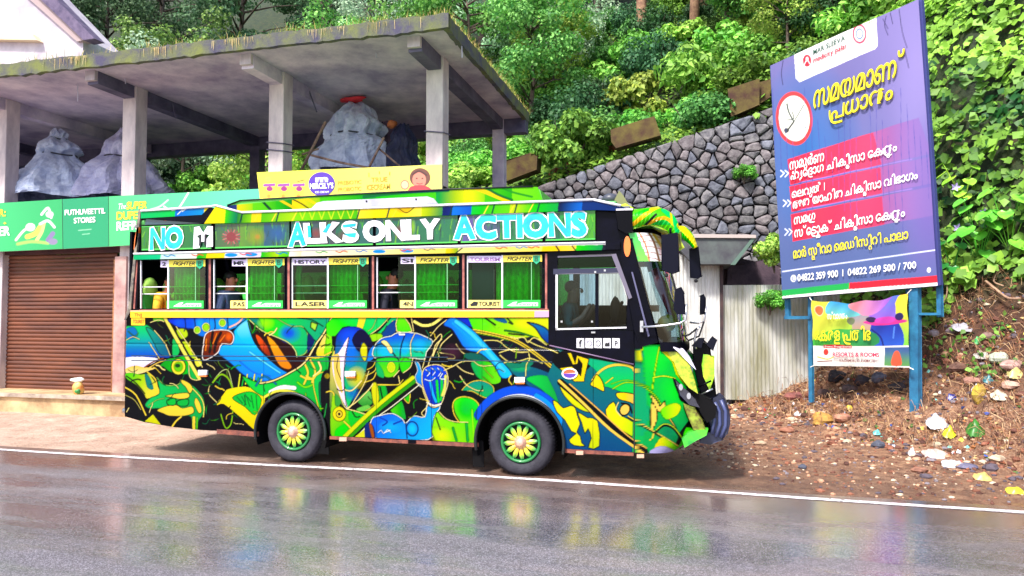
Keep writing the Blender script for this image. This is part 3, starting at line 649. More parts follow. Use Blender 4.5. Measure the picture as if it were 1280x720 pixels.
    for q,c in (([(380,453),(385,466),(380,480)],YEL),([(388,450),(394,464),(390,478)],YEL),([(398,452),(401,462),(392,470)],PY),([(376,470),(388,474),(400,466)],YEL),([(372,478),(382,484),(396,478)],LIM),([(383,470),(398,478),(404,472)],YEL),([(320,482),(330,470),(345,480)],(20,110,150))): s(q,2.4,c)
    p([(392,474),(410,466),(412,500),(404,528),(397,505)], (30,180,80), (60,210,60), line=YEL, lw=1.2); p([(398,480),(404,478),(405,500),(400,506)], (12,90,60))
    p([(401,474),(409,462),(414,480),(411,520),(404,533),(402,520)], BLK); s([(408,505),(406,518),(402,528)],1.6,(60,160,80)); e(409,470,3.4,3.4,(150,130,50))
    s([(415,396),(405,416),(395,430),(381,453),(362,466),(341,476),(325,479)], 3.2, BLK); s([(415,396),(405,416),(395,430),(381,453),(362,466),(341,476),(325,479)], 1.7, PY)
    p([(396,438),(408,417),(407,444),(398,446)], (232,210,120), (215,205,80)); p([(409,413),(413,410),(415,430),(412,444),(405,444)], (130,225,40)); s([(384,446),(398,447),(414,440)],2,YEL)
    # --- green above the figure
    p([(417,396),(495,396),(492,412),(477,422),(465,424),(452,411),(441,408),(428,409),(419,420),(408,416)], (20,200,110), (80,220,60), (-1,1), smooth=2)
    p([(449,396),(458,396),(453,412),(446,409)], (232,215,90), smooth=0); s([(471,396),(466,409),(460,414)], 1, (190,230,130)); s([(487,397),(474,412),(462,420)], 3.2, BLK); s([(487,396),(475,409),(463,418)], 1, PY); s([(491,401),(483,412),(476,418)],1,PY)
    p([(462,418),(479,417),(476,424),(465,427)], (150,215,60), edge=.7)
    p([(480,412),(494,400),(495,413),(488,420),(479,421)], (15,60,130)); p([(497,396),(505,396),(515,414),(496,414)], (115,220,70), (90,215,60), smooth=2, line=PY, lw=1)
    s([(514,396),(517,414)], 1, PY); s([(518,402),(529,407),(541,405),(552,397)], 3.4, (240,230,130)); s([(538,420),(548,408),(558,400)], 1, PY); s([(541,445),(544,432),(552,424)],1.2,PY)
    # --- blue-headed figure
    p([(414,447),(421,440),(424,470),(434,511),(420,500),(414,520),(412,490)], (225,205,110), (60,120,60), (0,1))
    p([(419,431),(421,419),(429,410),(442,408),(453,411),(461,419),(466,432),(462,447),(459,456),(456,470),(446,487),(434,511),(426,495),(419,470),(418,450)], (15,35,160), (30,190,90), (0,1), edge=1)
    e(438,420,17,12,(30,80,235),soft=True); e(437,440,13,20,(30,110,235),soft=True); e(446,472,14,15,(220,200,60),soft=True); e(440,492,10,10,(20,100,180),soft=True)
    p([(450,412),(462,420),(466,434),(461,447),(458,434),(452,428),(449,440),(440,425)], (12,10,50)); p([(454,428),(459,434),(459,446),(456,452),(451,445),(450,436)], (205,205,65), edge=.8)
    p([(461,440),(467,432),(468,446),(459,452)], (50,130,220)); s([(430,487),(440,488),(452,476)], 1.6, PY); s([(459,462),(466,458),(470,450)], 1, YEL); s([(457,470),(468,464),(470,458)], 1, YEL); s([(455,478),(466,474),(470,466)],1.2,YEL); s([(457,474),(466,470)],.8,BLK); s([(456,466),(468,461)],.8,BLK)
    p([(436,421),(433,440),(430,470),(431,492),(434,510),(424,492),(417,470),(416,450),(424,440)], (248,225,245), (235,215,235)); p([(417,447),(424,444),(426,470),(428,492),(419,474)], (232,200,110)); s([(423,446),(421,460),(426,474)], .9, BLK); s([(436,421),(431,450),(430,480),(433,508)], .8, BLK); s([(417,470),(424,492),(434,511),(447,494),(456,478),(461,464)], 1.0, PY)
    # shoulders and chest
    p([(477,423),(489,420),(497,416),(517,416),(530,420),(541,427),(533,440),(530,449),(512,447),(499,449),(468,447),(468,433)], (18,75,215), (35,200,120), (0.1,1), smooth=3, line=(235,235,215), lw=1.1)
    e(524,432,10,9,(40,170,235),soft=True); e(483,440,12,7,(90,190,245),soft=True); e(505,436,8,10,(60,170,240),soft=True); s([(506,419),(501,434),(500,448)], 1.1, (10,25,90)); s([(519,416),(513,430),(514,446)], 1, PY); s([(468,433),(478,430),(490,440),(496,448)], 1.3, BLK)
    p([(476,427),(483,426),(491,438),(488,442),(482,433)], (240,225,150), edge=.5); p([(498,417),(506,417),(506,419.5),(499,419.5)], (245,240,225), smooth=0)
    p([(471,448),(496,447),(499,461),(492,471),(480,471),(472,457)], (70,200,80), (120,205,60), (0,1), line=BLK, lw=1.5); e(489,459,4.5,6,(190,210,60),line=(220,225,90),lw=1)
    p([(499,449),(513,448),(512,459),(503,466)], (80,205,70)); p([(470,452),(478,462),(480,472),(471,468)], (30,170,90)); s([(504,466),(513,459),(516,448)],1,PY); s([(528,460),(531,449)],1,PY); s([(492,471),(499,463)],1,PY)
    # torso, lapel, strap
    p([(447,500),(461,488),(466,503),(455,508)], (110,185,95), (60,140,60)); p([(446,511),(460,506),(464,513),(450,514)], (115,190,90)); p([(472,484),(482,482),(484,500),(476,505)], (50,170,60)); s([(470,481),(498,481)], 1.3, YEL); s([(498,470),(500,480)],1.1,PY)
    for k in range(4): s([(475+k*7,484),(478+k*6.4,498)], 1.6, (40,150,60) if k%2 else BLK)
    p([(464,482),(471,479),(474,500),(467,506)], (205,205,70), edge=.6); p([(487,508),(500,496),(507,520),(505,524),(492,518)], (90,200,60), (40,160,60), (1,0), smooth=2); p([(503,494),(512,488),(511,504)], (60,190,50), line=YEL, lw=1)
    p([(416,490),(421,504),(434,513),(455,516),(447,530),(430,546),(413,546)], (150,205,60), (70,200,60), (1,.6)); p([(419,492),(426,500),(424,507),(419,506)], (70,150,70)); p([(436,514),(456,517),(440,534)], (60,190,70)); p([(420,536),(436,528),(430,546),(418,546)], (60,215,60))
    s([(433,511),(445,514),(457,518)],1.2,PY); s([(433,511),(447,501),(461,487),(466,480)],1.3,PY); s([(430,527),(436,533),(440,538)],2,YEL)
    s([(513,486),(474,519),(437,552)], 8.5, BLK); s([(517,475),(474,509),(432,548)], 8.5, (60,150,45)); s([(516,472),(473,506),(430,546)], 5.0, (205,212,75)); s([(524,481),(490,508),(468,524),(443,548)], 1.1, (245,240,210))
    p([(442,547),(456,536),(455,547)], (215,215,80), smooth=0)
    e(424,517.5,8.2,9,(232,212,80),line=(150,160,50),lw=.8); e(424,517.5,4,4.4,(220,200,90),line=BLK,lw=.8); e(424,517.5,1.6,1.8,BLK)
    # arm along the sill
    p([(464,525),(477,519),(491,517),(503,524),(507,529),(517,520),(531,521),(535,503),(550,508),(543,520),(540,535),(534,550),(470,549)], (15,95,225), (40,175,250), (1,1), line=(235,235,225), lw=1.1, smooth=3)
    e(488,534,16,9,(45,170,250),soft=True); e(515,536,7.2,9,(80,195,250),(30,130,240),line=(10,50,160),lw=1); s([(507,529),(508,548)], 1, (10,40,140)); s([(475,522),(484,527),(478,532)],1.4,(15,60,190)); s([(492,530),(502,526)],1.6,(15,60,190))
    s([(472,541),(476,538),(479,542),(484,537),(488,541)], .9, (230,245,255)); s([(480,541),(487,538)], 1.4, (230,245,255))
    p([(456,532),(461,528),(467,535),(468,549),(456,548)], (30,45,110)); p([(461,530),(465,532),(467,546),(464,548)], (160,85,40))
    # fist with raised thumb
    p([(519,452),(524,455),(528,470),(530,484),(523,481),(519,471),(522,463)], (70,180,240), (30,120,220), (0,1), line=(225,235,235), lw=.8)
    p([(528,466),(532,459),(541,456),(551,457),(558,464),(560,478),(556,492),(551,505),(540,509),(534,498),(528,480)], (25,65,215), (20,45,170), (0,1), line=(235,215,150), lw=1.2)
    for q,c in (([(538,478),(541,492),(545,502)],SKY),([(546,476),(547,490),(548,502)],(70,210,90)),([(552,474),(552,488),(551,500)],(60,200,80)),([(557,470),(556,484),(553,494)],(215,215,110))): s(q,3.4,c)
    for q in ([(532,462),(537,466),(534,470)],[(539,460),(544,464),(541,469)],[(547,460),(551,465),(548,470)],[(531,474),(538,476),(544,472)],[(553,467),(550,473),(556,474)]): s(q,1.2,(225,235,255))
    for x,y in ((536,463),(544,462),(551,463),(540,472)): e(x,y,2.6,3,(50,120,240),soft=True)
    s([(534,503),(542,507),(551,505)], 2.2, (240,230,215)); s([(534,506),(542,510),(549,508)],.7,BLK); s([(531,521),(527,516),(534,508),(534,500)],1,PY); s([(520,478),(527,483),(530,492),(534,502)],1,PY)
    # dark panel with drawn hands
    for q in ([(542,427),(550,418),(552,422),(546,433),(541,446)],[(565,418),(556,426),(551,432),(549,440),(558,442),(567,444),(568,448),(559,448)],[(570,430),(580,442),(600,443)],[(555,463),(566,458),(578,452),(596,451),(611,451)],[(571,457),(580,464),(592,468)],[(547,440),(549,446)],[(535,458),(538,448),(545,436)]): s(q,1.1,PY)
    e(565,440,14,12,(60,25,45),soft=True)
    p([(590,452),(611,452),(622,462),(626,476),(616,480),(600,474),(592,464)], (110,215,50), (30,160,80), (-1,0)); p([(577,489),(588,478),(603,476),(616,483),(616,494),(606,497),(590,489)], (15,140,120), (30,170,80), (0,1), line=YEL, lw=1); s([(575,470),(583,481),(596,488),(604,488)],1.1,PY); s([(602,456),(608,464),(616,472)],1,(190,225,90)); s([(592,451),(600,457),(616,457)],1,PY)
    p([(575,488),(590,490),(603,499),(606,508),(598,503),(590,497),(575,493)], BLK)
    p([(581,442),(598,442),(612,450),(585,449)], (15,90,80)); 
    p([(567,500),(575,496),(590,498),(598,505),(598,512),(606,510),(604,552),(543,551),(545,515),(556,523),(574,528),(568,515)], (60,215,70), (150,225,50), (-1,1), smooth=3, edge=.8); e(552,545,14,12,(220,225,60),soft=True); e(582,512,14,14,(30,185,60),soft=True)
    s([(549,515),(557,523),(568,527),(585,528)], 1.1, PY); s([(574,528),(567,516),(567,502),(577,496),(590,498),(598,505),(599,513)], 1.3, YEL); s([(545,522),(550,537)],1,BLK); s([(566,535),(570,551)],3,(25,160,60)); s([(583,530),(584,551)],3.4,(25,165,60)); s([(590,512),(592,548)],2,(150,230,80)); s([(601,510),(598,530),(597,552)],1.4,(170,235,110))
    # --- light blue beam and green canopy
    p([(571,397),(587,397),(594,409),(582,406)], (18,45,190)); 
    p([(585,397),(686,397),(686,431),(668,421),(634,424),(610,418),(592,413)], (90,230,50), (215,220,80), (1,-.2), smooth=0); e(606,405,12,8,(120,235,90),soft=True); e(655,404,16,8,(225,215,80),soft=True)
    p([(659,403),(674,406),(686,414),(686,429),(678,423),(669,410)], (15,110,170), (15,50,140), (0,1), line=(10,15,25), lw=1.3); p([(617,398),(630,398),(634,404),(624,402)], (15,90,140)); s([(606,397),(613,402),(619,406)],1.8,BLK); s([(634,398),(641,405),(636,403)],1.4,(15,60,40)); s([(631,413),(650,416),(672,423)],2.2,(15,110,50)); s([(636,417),(655,419)],1.6,BLK)
    p([(592,413),(634,424),(668,421),(690,440),(700,470),(690,480),(660,462),(636,458),(626,450),(607,427)], (12,14,30), smooth=2); p([(636,456),(662,458),(690,468),(705,480),(690,500),(640,466)], (12,100,110), (10,60,120), (1,1)); e(650,460,14,6,(20,170,90),soft=True)
    p([(626,452),(640,452),(665,450),(662,458),(634,460)], (15,120,90))
    for q in ([(600,426),(622,426),(634,435),(646,440),(661,440)],[(626,426),(638,421),(648,424)],[(625,444),(636,452),(650,451),(663,448),(678,454)],[(661,442),(662,449),(658,456),(657,470)],[(643,423),(655,422),(660,428),(668,422),(683,431)],[(624,441),(637,437),(648,437)],[(622,457),(634,452)],[(660,426),(672,432),(690,438),(700,443)]): s(q,1.2,(240,225,135))
    for q,c,w in (([(591,413),(617,418),(642,425),(664,438),(690,459),(712,480)],YEL,4.2),): s(q,w,c); s(q,1.0,(60,30,20))
    s([(597,417),(620,421),(636,426)],1,LIM)
    p([(554,406),(562,397),(570,397),(590,411),(605,426),(622,445),(641,468),(627,473),(617,457),(600,442),(582,437),(571,421),(564,411)], (20,110,235), (80,195,250), (1,-.6), smooth=3, edge=1.2, edgecol=(10,40,150)); s([(570,402),(590,418),(610,440),(630,464)], 5, (105,205,252)); s([(566,404),(584,420),(596,434)], 3, (40,150,245))
    # --- front arch surround
    p([(658,474),(672,469),(690,472),(706,486),(703,512),(690,500),(676,486)], (30,195,70), (20,150,60), (1,0))
    for r0, c, w in ((1.18, (20,80,215), 13), (1.06, (235,238,245), 4.5)):
        q = [(649 + 50*r0*math.cos(rad(t)), 553 - 55*r0*math.sin(rad(t))) for t in range(12, 150, 8)]; s(q, w, c)
    q = [(649 + 57*math.cos(rad(t)), 553 - 63*math.sin(rad(t))) for t in range(20, 70, 8)]; s(q, 6, (50,150,240)); s([(696,524),(701,540),(698,553)],1.2,YEL)
    # --- cab quarter
    p([(697,562),(704,520),(694,490),(684,470),(690,455),(700,440),(690,432),(790,470),(800,566)], (8,70,125), (12,110,110), (.3,-1), smooth=0)
    p([(700,440),(716,436),(745,440),(740,455),(722,470),(700,462),(690,450)], BLK)
    p([(728,448),(760,452),(790,459),(792,492),(760,484),(738,480),(747,466)], (18,175,120), (25,205,70), (0,1))
    p([(709,441),(714,441),(719,454),(721,444),(736,449),(731,470),(730,477),(718,477),(699,460),(715,458),(726,470),(728,455),(723,448),(722,455),(716,456)], (238,210,70), smooth=0, line=BLK, lw=.8)
    s([(741,475),(748,466),(758,459),(770,456),(785,457),(794,463),(797,470)], 3, (240,205,100)); p([(742,474),(746,468),(753,477),(755,489),(746,485),(738,481)], (240,215,60), line=BLK, lw=.9); s([(757,479),(766,472)],1.4,(235,215,90))
    p([(700,483),(710,490),(721,501),(736,509),(745,516),(730,514),(716,506),(705,494)], (225,215,60), (205,215,60), line=BLK, lw=.8)
    p([(691,501),(697,503),(704,510),(713,507),(719,510),(722,521),(725,530),(721,540),(725,545),(727,554),(731,558),(717,557),(711,550),(720,542),(714,539),(706,525),(696,515)], (240,222,50), (225,225,60), line=BLK, lw=.9, smooth=2)
    p([(722,515),(734,522),(747,526),(749,558),(735,560),(739,548),(735,536),(731,542),(727,528)], (225,215,60), (200,215,60), line=BLK, lw=.9, smooth=2)
    p([(757,512),(767,502),(771,512),(775,519),(796,530),(811,557),(805,555),(772,535),(761,525)], (240,220,60), (150,220,60), (1,.2), line=BLK, lw=.9, smooth=2)
    p([(771,491),(790,492),(798,499),(799,515),(795,522),(791,505),(774,499)], (238,215,70), (242,185,110), (1,0), line=BLK, lw=.9); e(781,512,6,7.5,(238,200,110),line=BLK,lw=1.4,rot=.5); s([(773,503),(770,512),(776,520)],1.3,(235,220,150)); s([(777,504),(786,506),(790,516)],2.2,BLK)
    # --- nose
    p([(793,432),(800,430),(806,432),(806,566),(790,566)], (15,150,100), (20,175,80), (0,1), smooth=0)
    p([(793,478),(803,476),(812,486),(812,530),(800,545),(793,520)], (15,160,100))
    p([(803,428),(840,428),(868,440),(880,470),(880,500),(850,540),(840,567),(800,566),(812,520),(806,480)], (25,205,60), (20,160,75), (0.2,1), smooth=0)
    e(845,490,22,26,(50,225,60),soft=True); e(822,450,16,20,(40,220,60),soft=True); e(835,540,16,18,(15,120,80),soft=True)
    s([(802,432),(799,456),(797,471)], 3, (215,215,60)); s([(792,462),(797,470)],3,(235,200,90))
    s([(824,434),(820,455),(815,488)], 1.4, (200,235,60)); s([(817,472),(830,470),(844,473)], 1.3, (225,235,90)); s([(766,486),(782,478),(800,481),(814,490),(823,500),(828,510)],1.4,(190,235,70)); s([(764,480),(785,475),(812,484)],1.2,(150,230,80))
    p([(816,501),(821,512),(821,525),(815,537),(813,528),(813,514)], (236,205,110), line=BLK, lw=.9); s([(815,536),(817,544),(813,550)],1.5,YEL); p([(812,492),(822,502),(825,508),(831,501),(833,515),(842,529),(846,538),(830,516),(822,514)], (236,205,110), smooth=2, line=BLK, lw=.9)
    s([(786,521),(812,537),(836,551),(850,560)], 3.2, BLK); s([(785,520),(812,536),(836,550),(850,559)], 1.3, (238,215,110)); s([(820,540),(830,532),(842,536),(852,550)],2.6,BLK); s([(820,538),(830,530),(842,534),(853,548)],1,(215,235,90))
    p([(826,547),(838,552),(850,562),(845,567),(818,566)], (225,205,60), (90,220,60), (1,0)); p([(811,567),(820,559),(832,558),(846,567)], (178,172,215), smooth=2)
    s([(701,478),(730,503),(765,534),(806,565)], 9, BLK); s([(699,476),(728,503),(763,537),(803,566)], 3.4, (240,205,110)); s([(712,480),(745,509),(785,545),(808,560)], 1.6, (240,190,110))
    # lamp surrounds and dark grille side
    p([(850,488),(872,492),(888,505),(892,512),(880,520),(862,506),(850,500)], BLK); p([(841,472),(858,488),(870,500),(876,512),(862,508),(850,497)], (25,15,30))
    p([(824,436),(842,440),(858,452),(866,466),(871,491),(862,486),(845,468),(840,452)], (232,225,70), (200,220,60), (1,1), smooth=2); s([(846,455),(852,462),(862,476)],2,(60,120,30)); s([(848,463),(855,470),(863,480)],2,(90,190,40)); s([(842,446),(850,456)],1.2,BLK); s([(856,455),(863,470)],1.2,BLK)
    p([(836,433),(853,438),(864,451),(866,466),(858,452),(843,441)], (240,235,250), (200,210,225), (1,0), smooth=2)
    p([(855,505),(868,509),(878,526),(880,536),(868,536),(858,518)], (190,200,55), (110,160,50), (1,0), line=BLK, lw=1.2, smooth=2); s([(860,510),(868,520),(874,531)],1.4,(90,50,20)); s([(864,509),(873,520)],1,(60,20,20))
    p([(858,534),(870,537),(887,538),(884,546),(873,553),(852,567),(845,567),(853,548)], (70,235,50), (110,230,60), (1,0), smooth=2); p([(882,526),(889,528),(888,540),(881,538)], (225,190,80))
    p([(826,512),(842,504),(851,508),(846,519),(832,524)], (120,225,60), (215,225,60), (1,0), smooth=3)
    # drawn detail inside the dark fields, panel joints, then a dark airbrushed edge round every shape
    rr = random.Random(11)
    for k in range(170):
        x, y = rr.uniform(160, 680), rr.uniform(400, 546); c = a.sample(np.array([x - 2, x, x + 4, x]), np.array([y, y - 3, y, y + 4]))
        if c.max() > .03: continue
        an = rr.uniform(0, 6.28); u, v = math.cos(an), math.sin(an); l, w_ = rr.uniform(4, 8), rr.uniform(1, 2.4)
        p([(x - u*l, y - v*l), (x - v*w_, y + u*w_), (x + u*l, y + v*l), (x - v*w_*.2, y + u*w_*.2)], rr.choice([(60,200,60), (120,215,50), (30,150,70), (215,215,70)]), (20,120,60), (u, v), edge=.5)
    for k in range(170):
        x, y = rr.uniform(158, 690), rr.uniform(398, 548); c = a.sample(np.array([x]), np.array([y]))[0]
        an = rr.uniform(0, 6.28); q = [(x, y)]
        for j in range(4): an += rr.uniform(-.5, .8); q.append((q[-1][0] + 3.2*math.cos(an), q[-1][1] + 3.2*math.sin(an)))
        if c.max() < .03: s(q, rr.choice([.6, .9, 1.5]), rr.choice([YEL, (60,170,60), (150,200,70), PY, (20,110,70)]))
        elif c[1] > c[0]*1.5 and c[1] > c[2]*1.3: s(q, rr.choice([.6, .8, 1.2]), rr.choice([BLK, (10,90,40), (180,235,90), (15,110,60)]))
    L = a.a.copy(); g = np.zeros(L.shape[:2], np.float32)
    g[:, 1:] += np.abs(L[:, 1:] - L[:, :-1]).sum(2); g[1:] += np.abs(L[1:] - L[:-1]).sum(2); g = np.clip((g - .08)*2.2, 0, 1)
    def blur(z, r):
        for ax in (0, 1):
            c = np.cumsum(np.pad(z, [(r+1, r) if i == ax else (0, 0) for i in (0, 1)], mode='edge'), axis=ax); z = (np.take(c, range(2*r+1, c.shape[ax]), ax) - np.take(c, range(0, c.shape[ax]-2*r-1), ax)) / (2*r+1)
        return z
    e1 = np.clip(blur(g, 1)*1.5, 0, 1); e2 = np.clip(blur(g, 4)*1.3, 0, 1); keep = np.clip((L[..., 0] - .45)*4, 0, 1)
    a.a *= (1 - (.62*e1 + .3*e2).clip(0, .85) * (1 - .85*keep))[..., None]
    for x in (262, 330, 408, 471, 540, 603, 742): s([(x, 398), (x - 1, 560)], .5, (10, 22, 20), smooth=0)
    return a
AM = paint_mural()
bus = thing('bus', 'small tourist bus covered in green, yellow and blue comic art', 'bus', (-4.0, 9.7, 0))
M_blk = mat('bus_black', (7,7,14), 0.32, (10,10,24), 6, spec=0.08); M_dark = mat('underbody_black', (12,11,13), 0.8, spec=.15); M_rub = mat('tyre_rubber', (34,32,42), 0.75, (52,50,60), 9, bump=.3, bscale=40)
M_chr = mat('brushed_metal', (200,200,205), 0.3, metal=0.9); M_wht = mat('white_paint', (235,232,238), 0.4); M_yel = mat('sticker_yellow', (246,222,70), 0.5); M_grn = mat('sticker_green', (40,190,70), 0.5)
M_band = mat('band_yellow', (255,196,20), 0.35, (250,180,15), 3); M_cop = mat('pillar_copper', (190,112,98), 0.45, (120,60,55), 8); M_pink = mat('faded_pink', (205,150,185), .5); M_txt = mat('print_black', (18,18,24), .5)
M_tur = mat('letter_turquoise', (0,160,190), .4, (20,190,165), 3, lo=.4, hi=.6); M_lil = mat('sticker_lilac', (222,205,240), .5); M_red = mat('print_red', (215,40,45), .5)
M_org = mat('lens_orange', (250,120,40), .25, coat=.5); M_rust = mat('rusty_edge', (150,84,66), .8, (92,52,48), 10); M_rimg = vmat('rim_paint', .35, coat=.5)
M_gl = glass('clear_window_glass', (225,235,235), fac=.4); M_glg = glass('green_film_glass', (130,225,140), fac=.3); M_gld = glass('dark_film_glass', (190,225,200), fac=.3)
M_seat = mat('seat_fabric_green', (45,170,60), .8, (70,190,75), 12); M_sk = mat('skin', (196,122,92), .55, (176,104,78), 12); M_hair = mat('hair_black', (22,16,15), .7)
def X(px, py=420, y=BY): return YP(y).hit(px, py)[0]
def Z(px, py, y=BY): return YP(y).hit(px, py)[2]
# --- printed side panels: dense grid over (X, Z), cut at the wheel arches, curving round to the nose
AR = [(X(363, 541), Z(363, 541), 0.545), (X(649, 553), Z(649, 553), 0.575)]
zb_px = [(157,521),(180,528),(215,534),(250,538),(321,541),(410,545),(480,548),(597,554),(704,561),(792,566)]
zbx = [X(*q) for q in zb_px]; zbz = [Z(*q) for q in zb_px]
def side_panel(name, x0, x1, topf, parent, y=BY, art=AM, flip=False):
    nx = int((x1 - x0) / 0.0085) + 1; ny = 190; xs = np.linspace(x0, x1, nx); zb = np.interp(xs, zbx, zbz); zt = topf(xs)
    v = np.linspace(0, 1, ny)[:, None]; Zg = zb[None] * (1 - v) + zt[None] * v; Xg = np.broadcast_to(xs[None], Zg.shape).copy(); Yg = np.full_like(Zg, y)
    sg = 1 if y < 9.5 else -1
    # swage line
    zs = 1.62; Yg += sg * 0.012 * np.exp(-((Zg - zs) / 0.012) ** 2) + sg * 0.03 * np.clip((0.75 - Zg) / 0.4, 0, 1) ** 2
    keep = np.ones(Zg.shape, bool)
    for ax, az, ar in AR:
        r = np.hypot(Xg - ax, Zg - az); ins = r < ar; keep &= ~(r < ar - 0.0115); k = np.where(ins & keep, ar / np.maximum(r, 1e-6), 1)
        Xg = ax + (Xg - ax) * k; Zg = az + (Zg - az) * k
    P = np.stack([Xg, Yg, Zg], -1).reshape(-1, 3); Fc = grid_faces(nx, ny); kf = keep.ravel()[Fc].all(1); Fc = Fc[kf]
    Q = P.copy(); Q[:, 1] = BY; px, py = proj(Q); col = art.sample(px, py)
    if sg < 0: Fc = Fc[:, ::-1]
    return npmesh(name, P, Fc, paint, parent, False, col)
x_t = X(157, 450); x_d = X(686.5, 430); x_n = X(793, 500)
xr = [x_t, X(300, 393), X(500, 393), x_d]; zr = [Z(157, 393.5), Z(300, 393.5), Z(500, 393.2), Z(686, 393)]
side_panel('side_panel', x_t, x_d, lambda x: np.interp(x, xr, zr), bus)
cabx = [x_d, X(688, 432), X(793, 455.5)]; cabz = [Z(686, 431), Z(688, 432), Z(793, 455.5)]
side_panel('door_lower_panel', x_d, x_n, lambda x: np.interp(x, cabx, cabz), bus)
side_panel('far_side_panel', x_t, x_n, lambda x: np.full_like(x, 2.1), bus, y=FARY)
# --- nose loft
XS = x_n; YC = (BY + FARY) / 2; HW = (FARY - BY) / 2; zN0 = Z(800, 566); zN1 = Z(810, 431)
prof_px = [(846,568),(860,560),(876,546),(880,532),(879,512),(875,492),(871,474),(865,452),(850,434)]
def nose_shape(zz): 
    pz = [Z(*q) for q in prof_px]; pxx = [X(*q) + 0.02 for q in prof_px]; o = np.argsort(pz); return np.interp(zz, np.array(pz)[o], np.array(pxx)[o])
def loft(name, z0, z1, fx, nz, nt_, m, parent, art=None, t0=0.0, t1=1.0, expo=0.62, xs=None, inset=0.0, smooth=True):
    zz = np.linspace(z0, z1, nz)[:, None]; th = (np.linspace(t0, t1, nt_) * math.pi / 2)[None]; Fx = fx(zz) + inset
    x0 = (xs(zz) if xs else XS) + 0 * zz
    Xg = x0 + (Fx - x0) * np.sin(th) ** expo; Yg = YC - (HW + inset) * np.sign(np.cos(th)) * np.abs(np.cos(th)) ** expo + 0 * zz; Zg = zz + 0 * th
    P = np.stack([Xg, Yg, Zg], -1).reshape(-1, 3); col = None
    if art: px, py = proj(P); col = art.sample(px, py)
    return npmesh(name, P, grid_faces(nt_, nz), m, parent, smooth, col)
loft('nose_panel', zN0, zN1, nose_shape, 170, 240, paint, bus, AM, 0, 2.0, .5)
MB().prism([(XS, BY + .03, zN1), (XS, FARY - .03, zN1), (XS + .55, FARY - .3, zN1), (XS + .55, BY + .3, zN1)], (0, 0, .03)).build('bonnet_shelf', M_blk, bus)
# arch lips
for i, (ax, az, ar) in enumerate(AR):
    m = MB(); pts = [(ax + ar * math.cos(t), BY - .015, az + ar * math.sin(t)) for t in np.linspace(rad(-12 if i else -8), rad(192), 40)]
    m.tube(pts, .022, 6, (35, 40, 45)); m.build('wheel_arch_lip', mat('arch_lip', (20,26,28), .4), bus, True)
    m = MB()
    P0 = [(ax + (ar + .01) * math.cos(t), BY + .01, az + (ar + .01) * math.sin(t)) for t in np.linspace(rad(-20), rad(200), 30)]; n = len(P0)
    m.add(P0 + [(x, y + .55, z) for x, y, z in P0], [(k, k + 1, n + k + 1, n + k) for k in range(n - 1)]); m.add([(x, BY + .56, z) for x, y, z in P0], [tuple(range(n))]); m.build('wheel_well', M_dark, bus)
# underbody and floor
zf = 1.02
MB().box(x_t + .02, XS + .5, BY + .05, FARY - .05, zf, zf + .05).build('bus_floor', M_dark, bus)
m = MB(); m.box(x_t + .3, XS + .3, BY + .55, BY + .65, .5, .68); m.box(x_t + .3, XS + .3, FARY - .65, FARY - .55, .5, .68)
for k in range(6): m.box(-7.4 + k * 1.2, -7.3 + k * 1.2, BY + .2, FARY - .2, .55, .65)
m.build('chassis_frame', M_dark, bus)
MB().box(x_t, x_t + .04, BY + .03, FARY - .03, .75, 3.3).build('rear_wall', M_blk, bus)
MB().box(-4.9, -3.3, BY + .15, BY + .6, .36, .85).build('fuel_tank', mat('tank_grey', (60,58,62), .5, (30,28,30), 5), bus, bevel=.05)
for q in ([(271,536),(321,540),(321,546),(271,542)],[(412,545),(480,549),(480,553),(412,549)],[(480,549),(597,554),(597,559),(480,553)],[(704,561),(792,566),(792,570),(704,566)]): slab('sill_edge', q, PB, M_rust, bus, -.02, .05)
for x, y in ((428,549),(514,552),(724,566),(800,570)): slab('sill_clip', rect(x-4,y-2,x+5,y+2.5), PB, mat('clip_tan',(215,165,140),.6) if x!=514 else M_blk, bus, .004, .03)
for i, px in enumerate((598, 404)): slab('mud_flap', [(px-8,550-i*6),(px+6,551-i*6),(px+7,584-i*16),(px-7,583-i*16)], YP(BY+.12), M_dark, bus, 0, .02)
MB().tube([(x_t-.12, BY+.12, .62),(x_t+.5, BY+.12, .62)], .04, 10).build('exhaust_pipe', M_chr, bus, True)
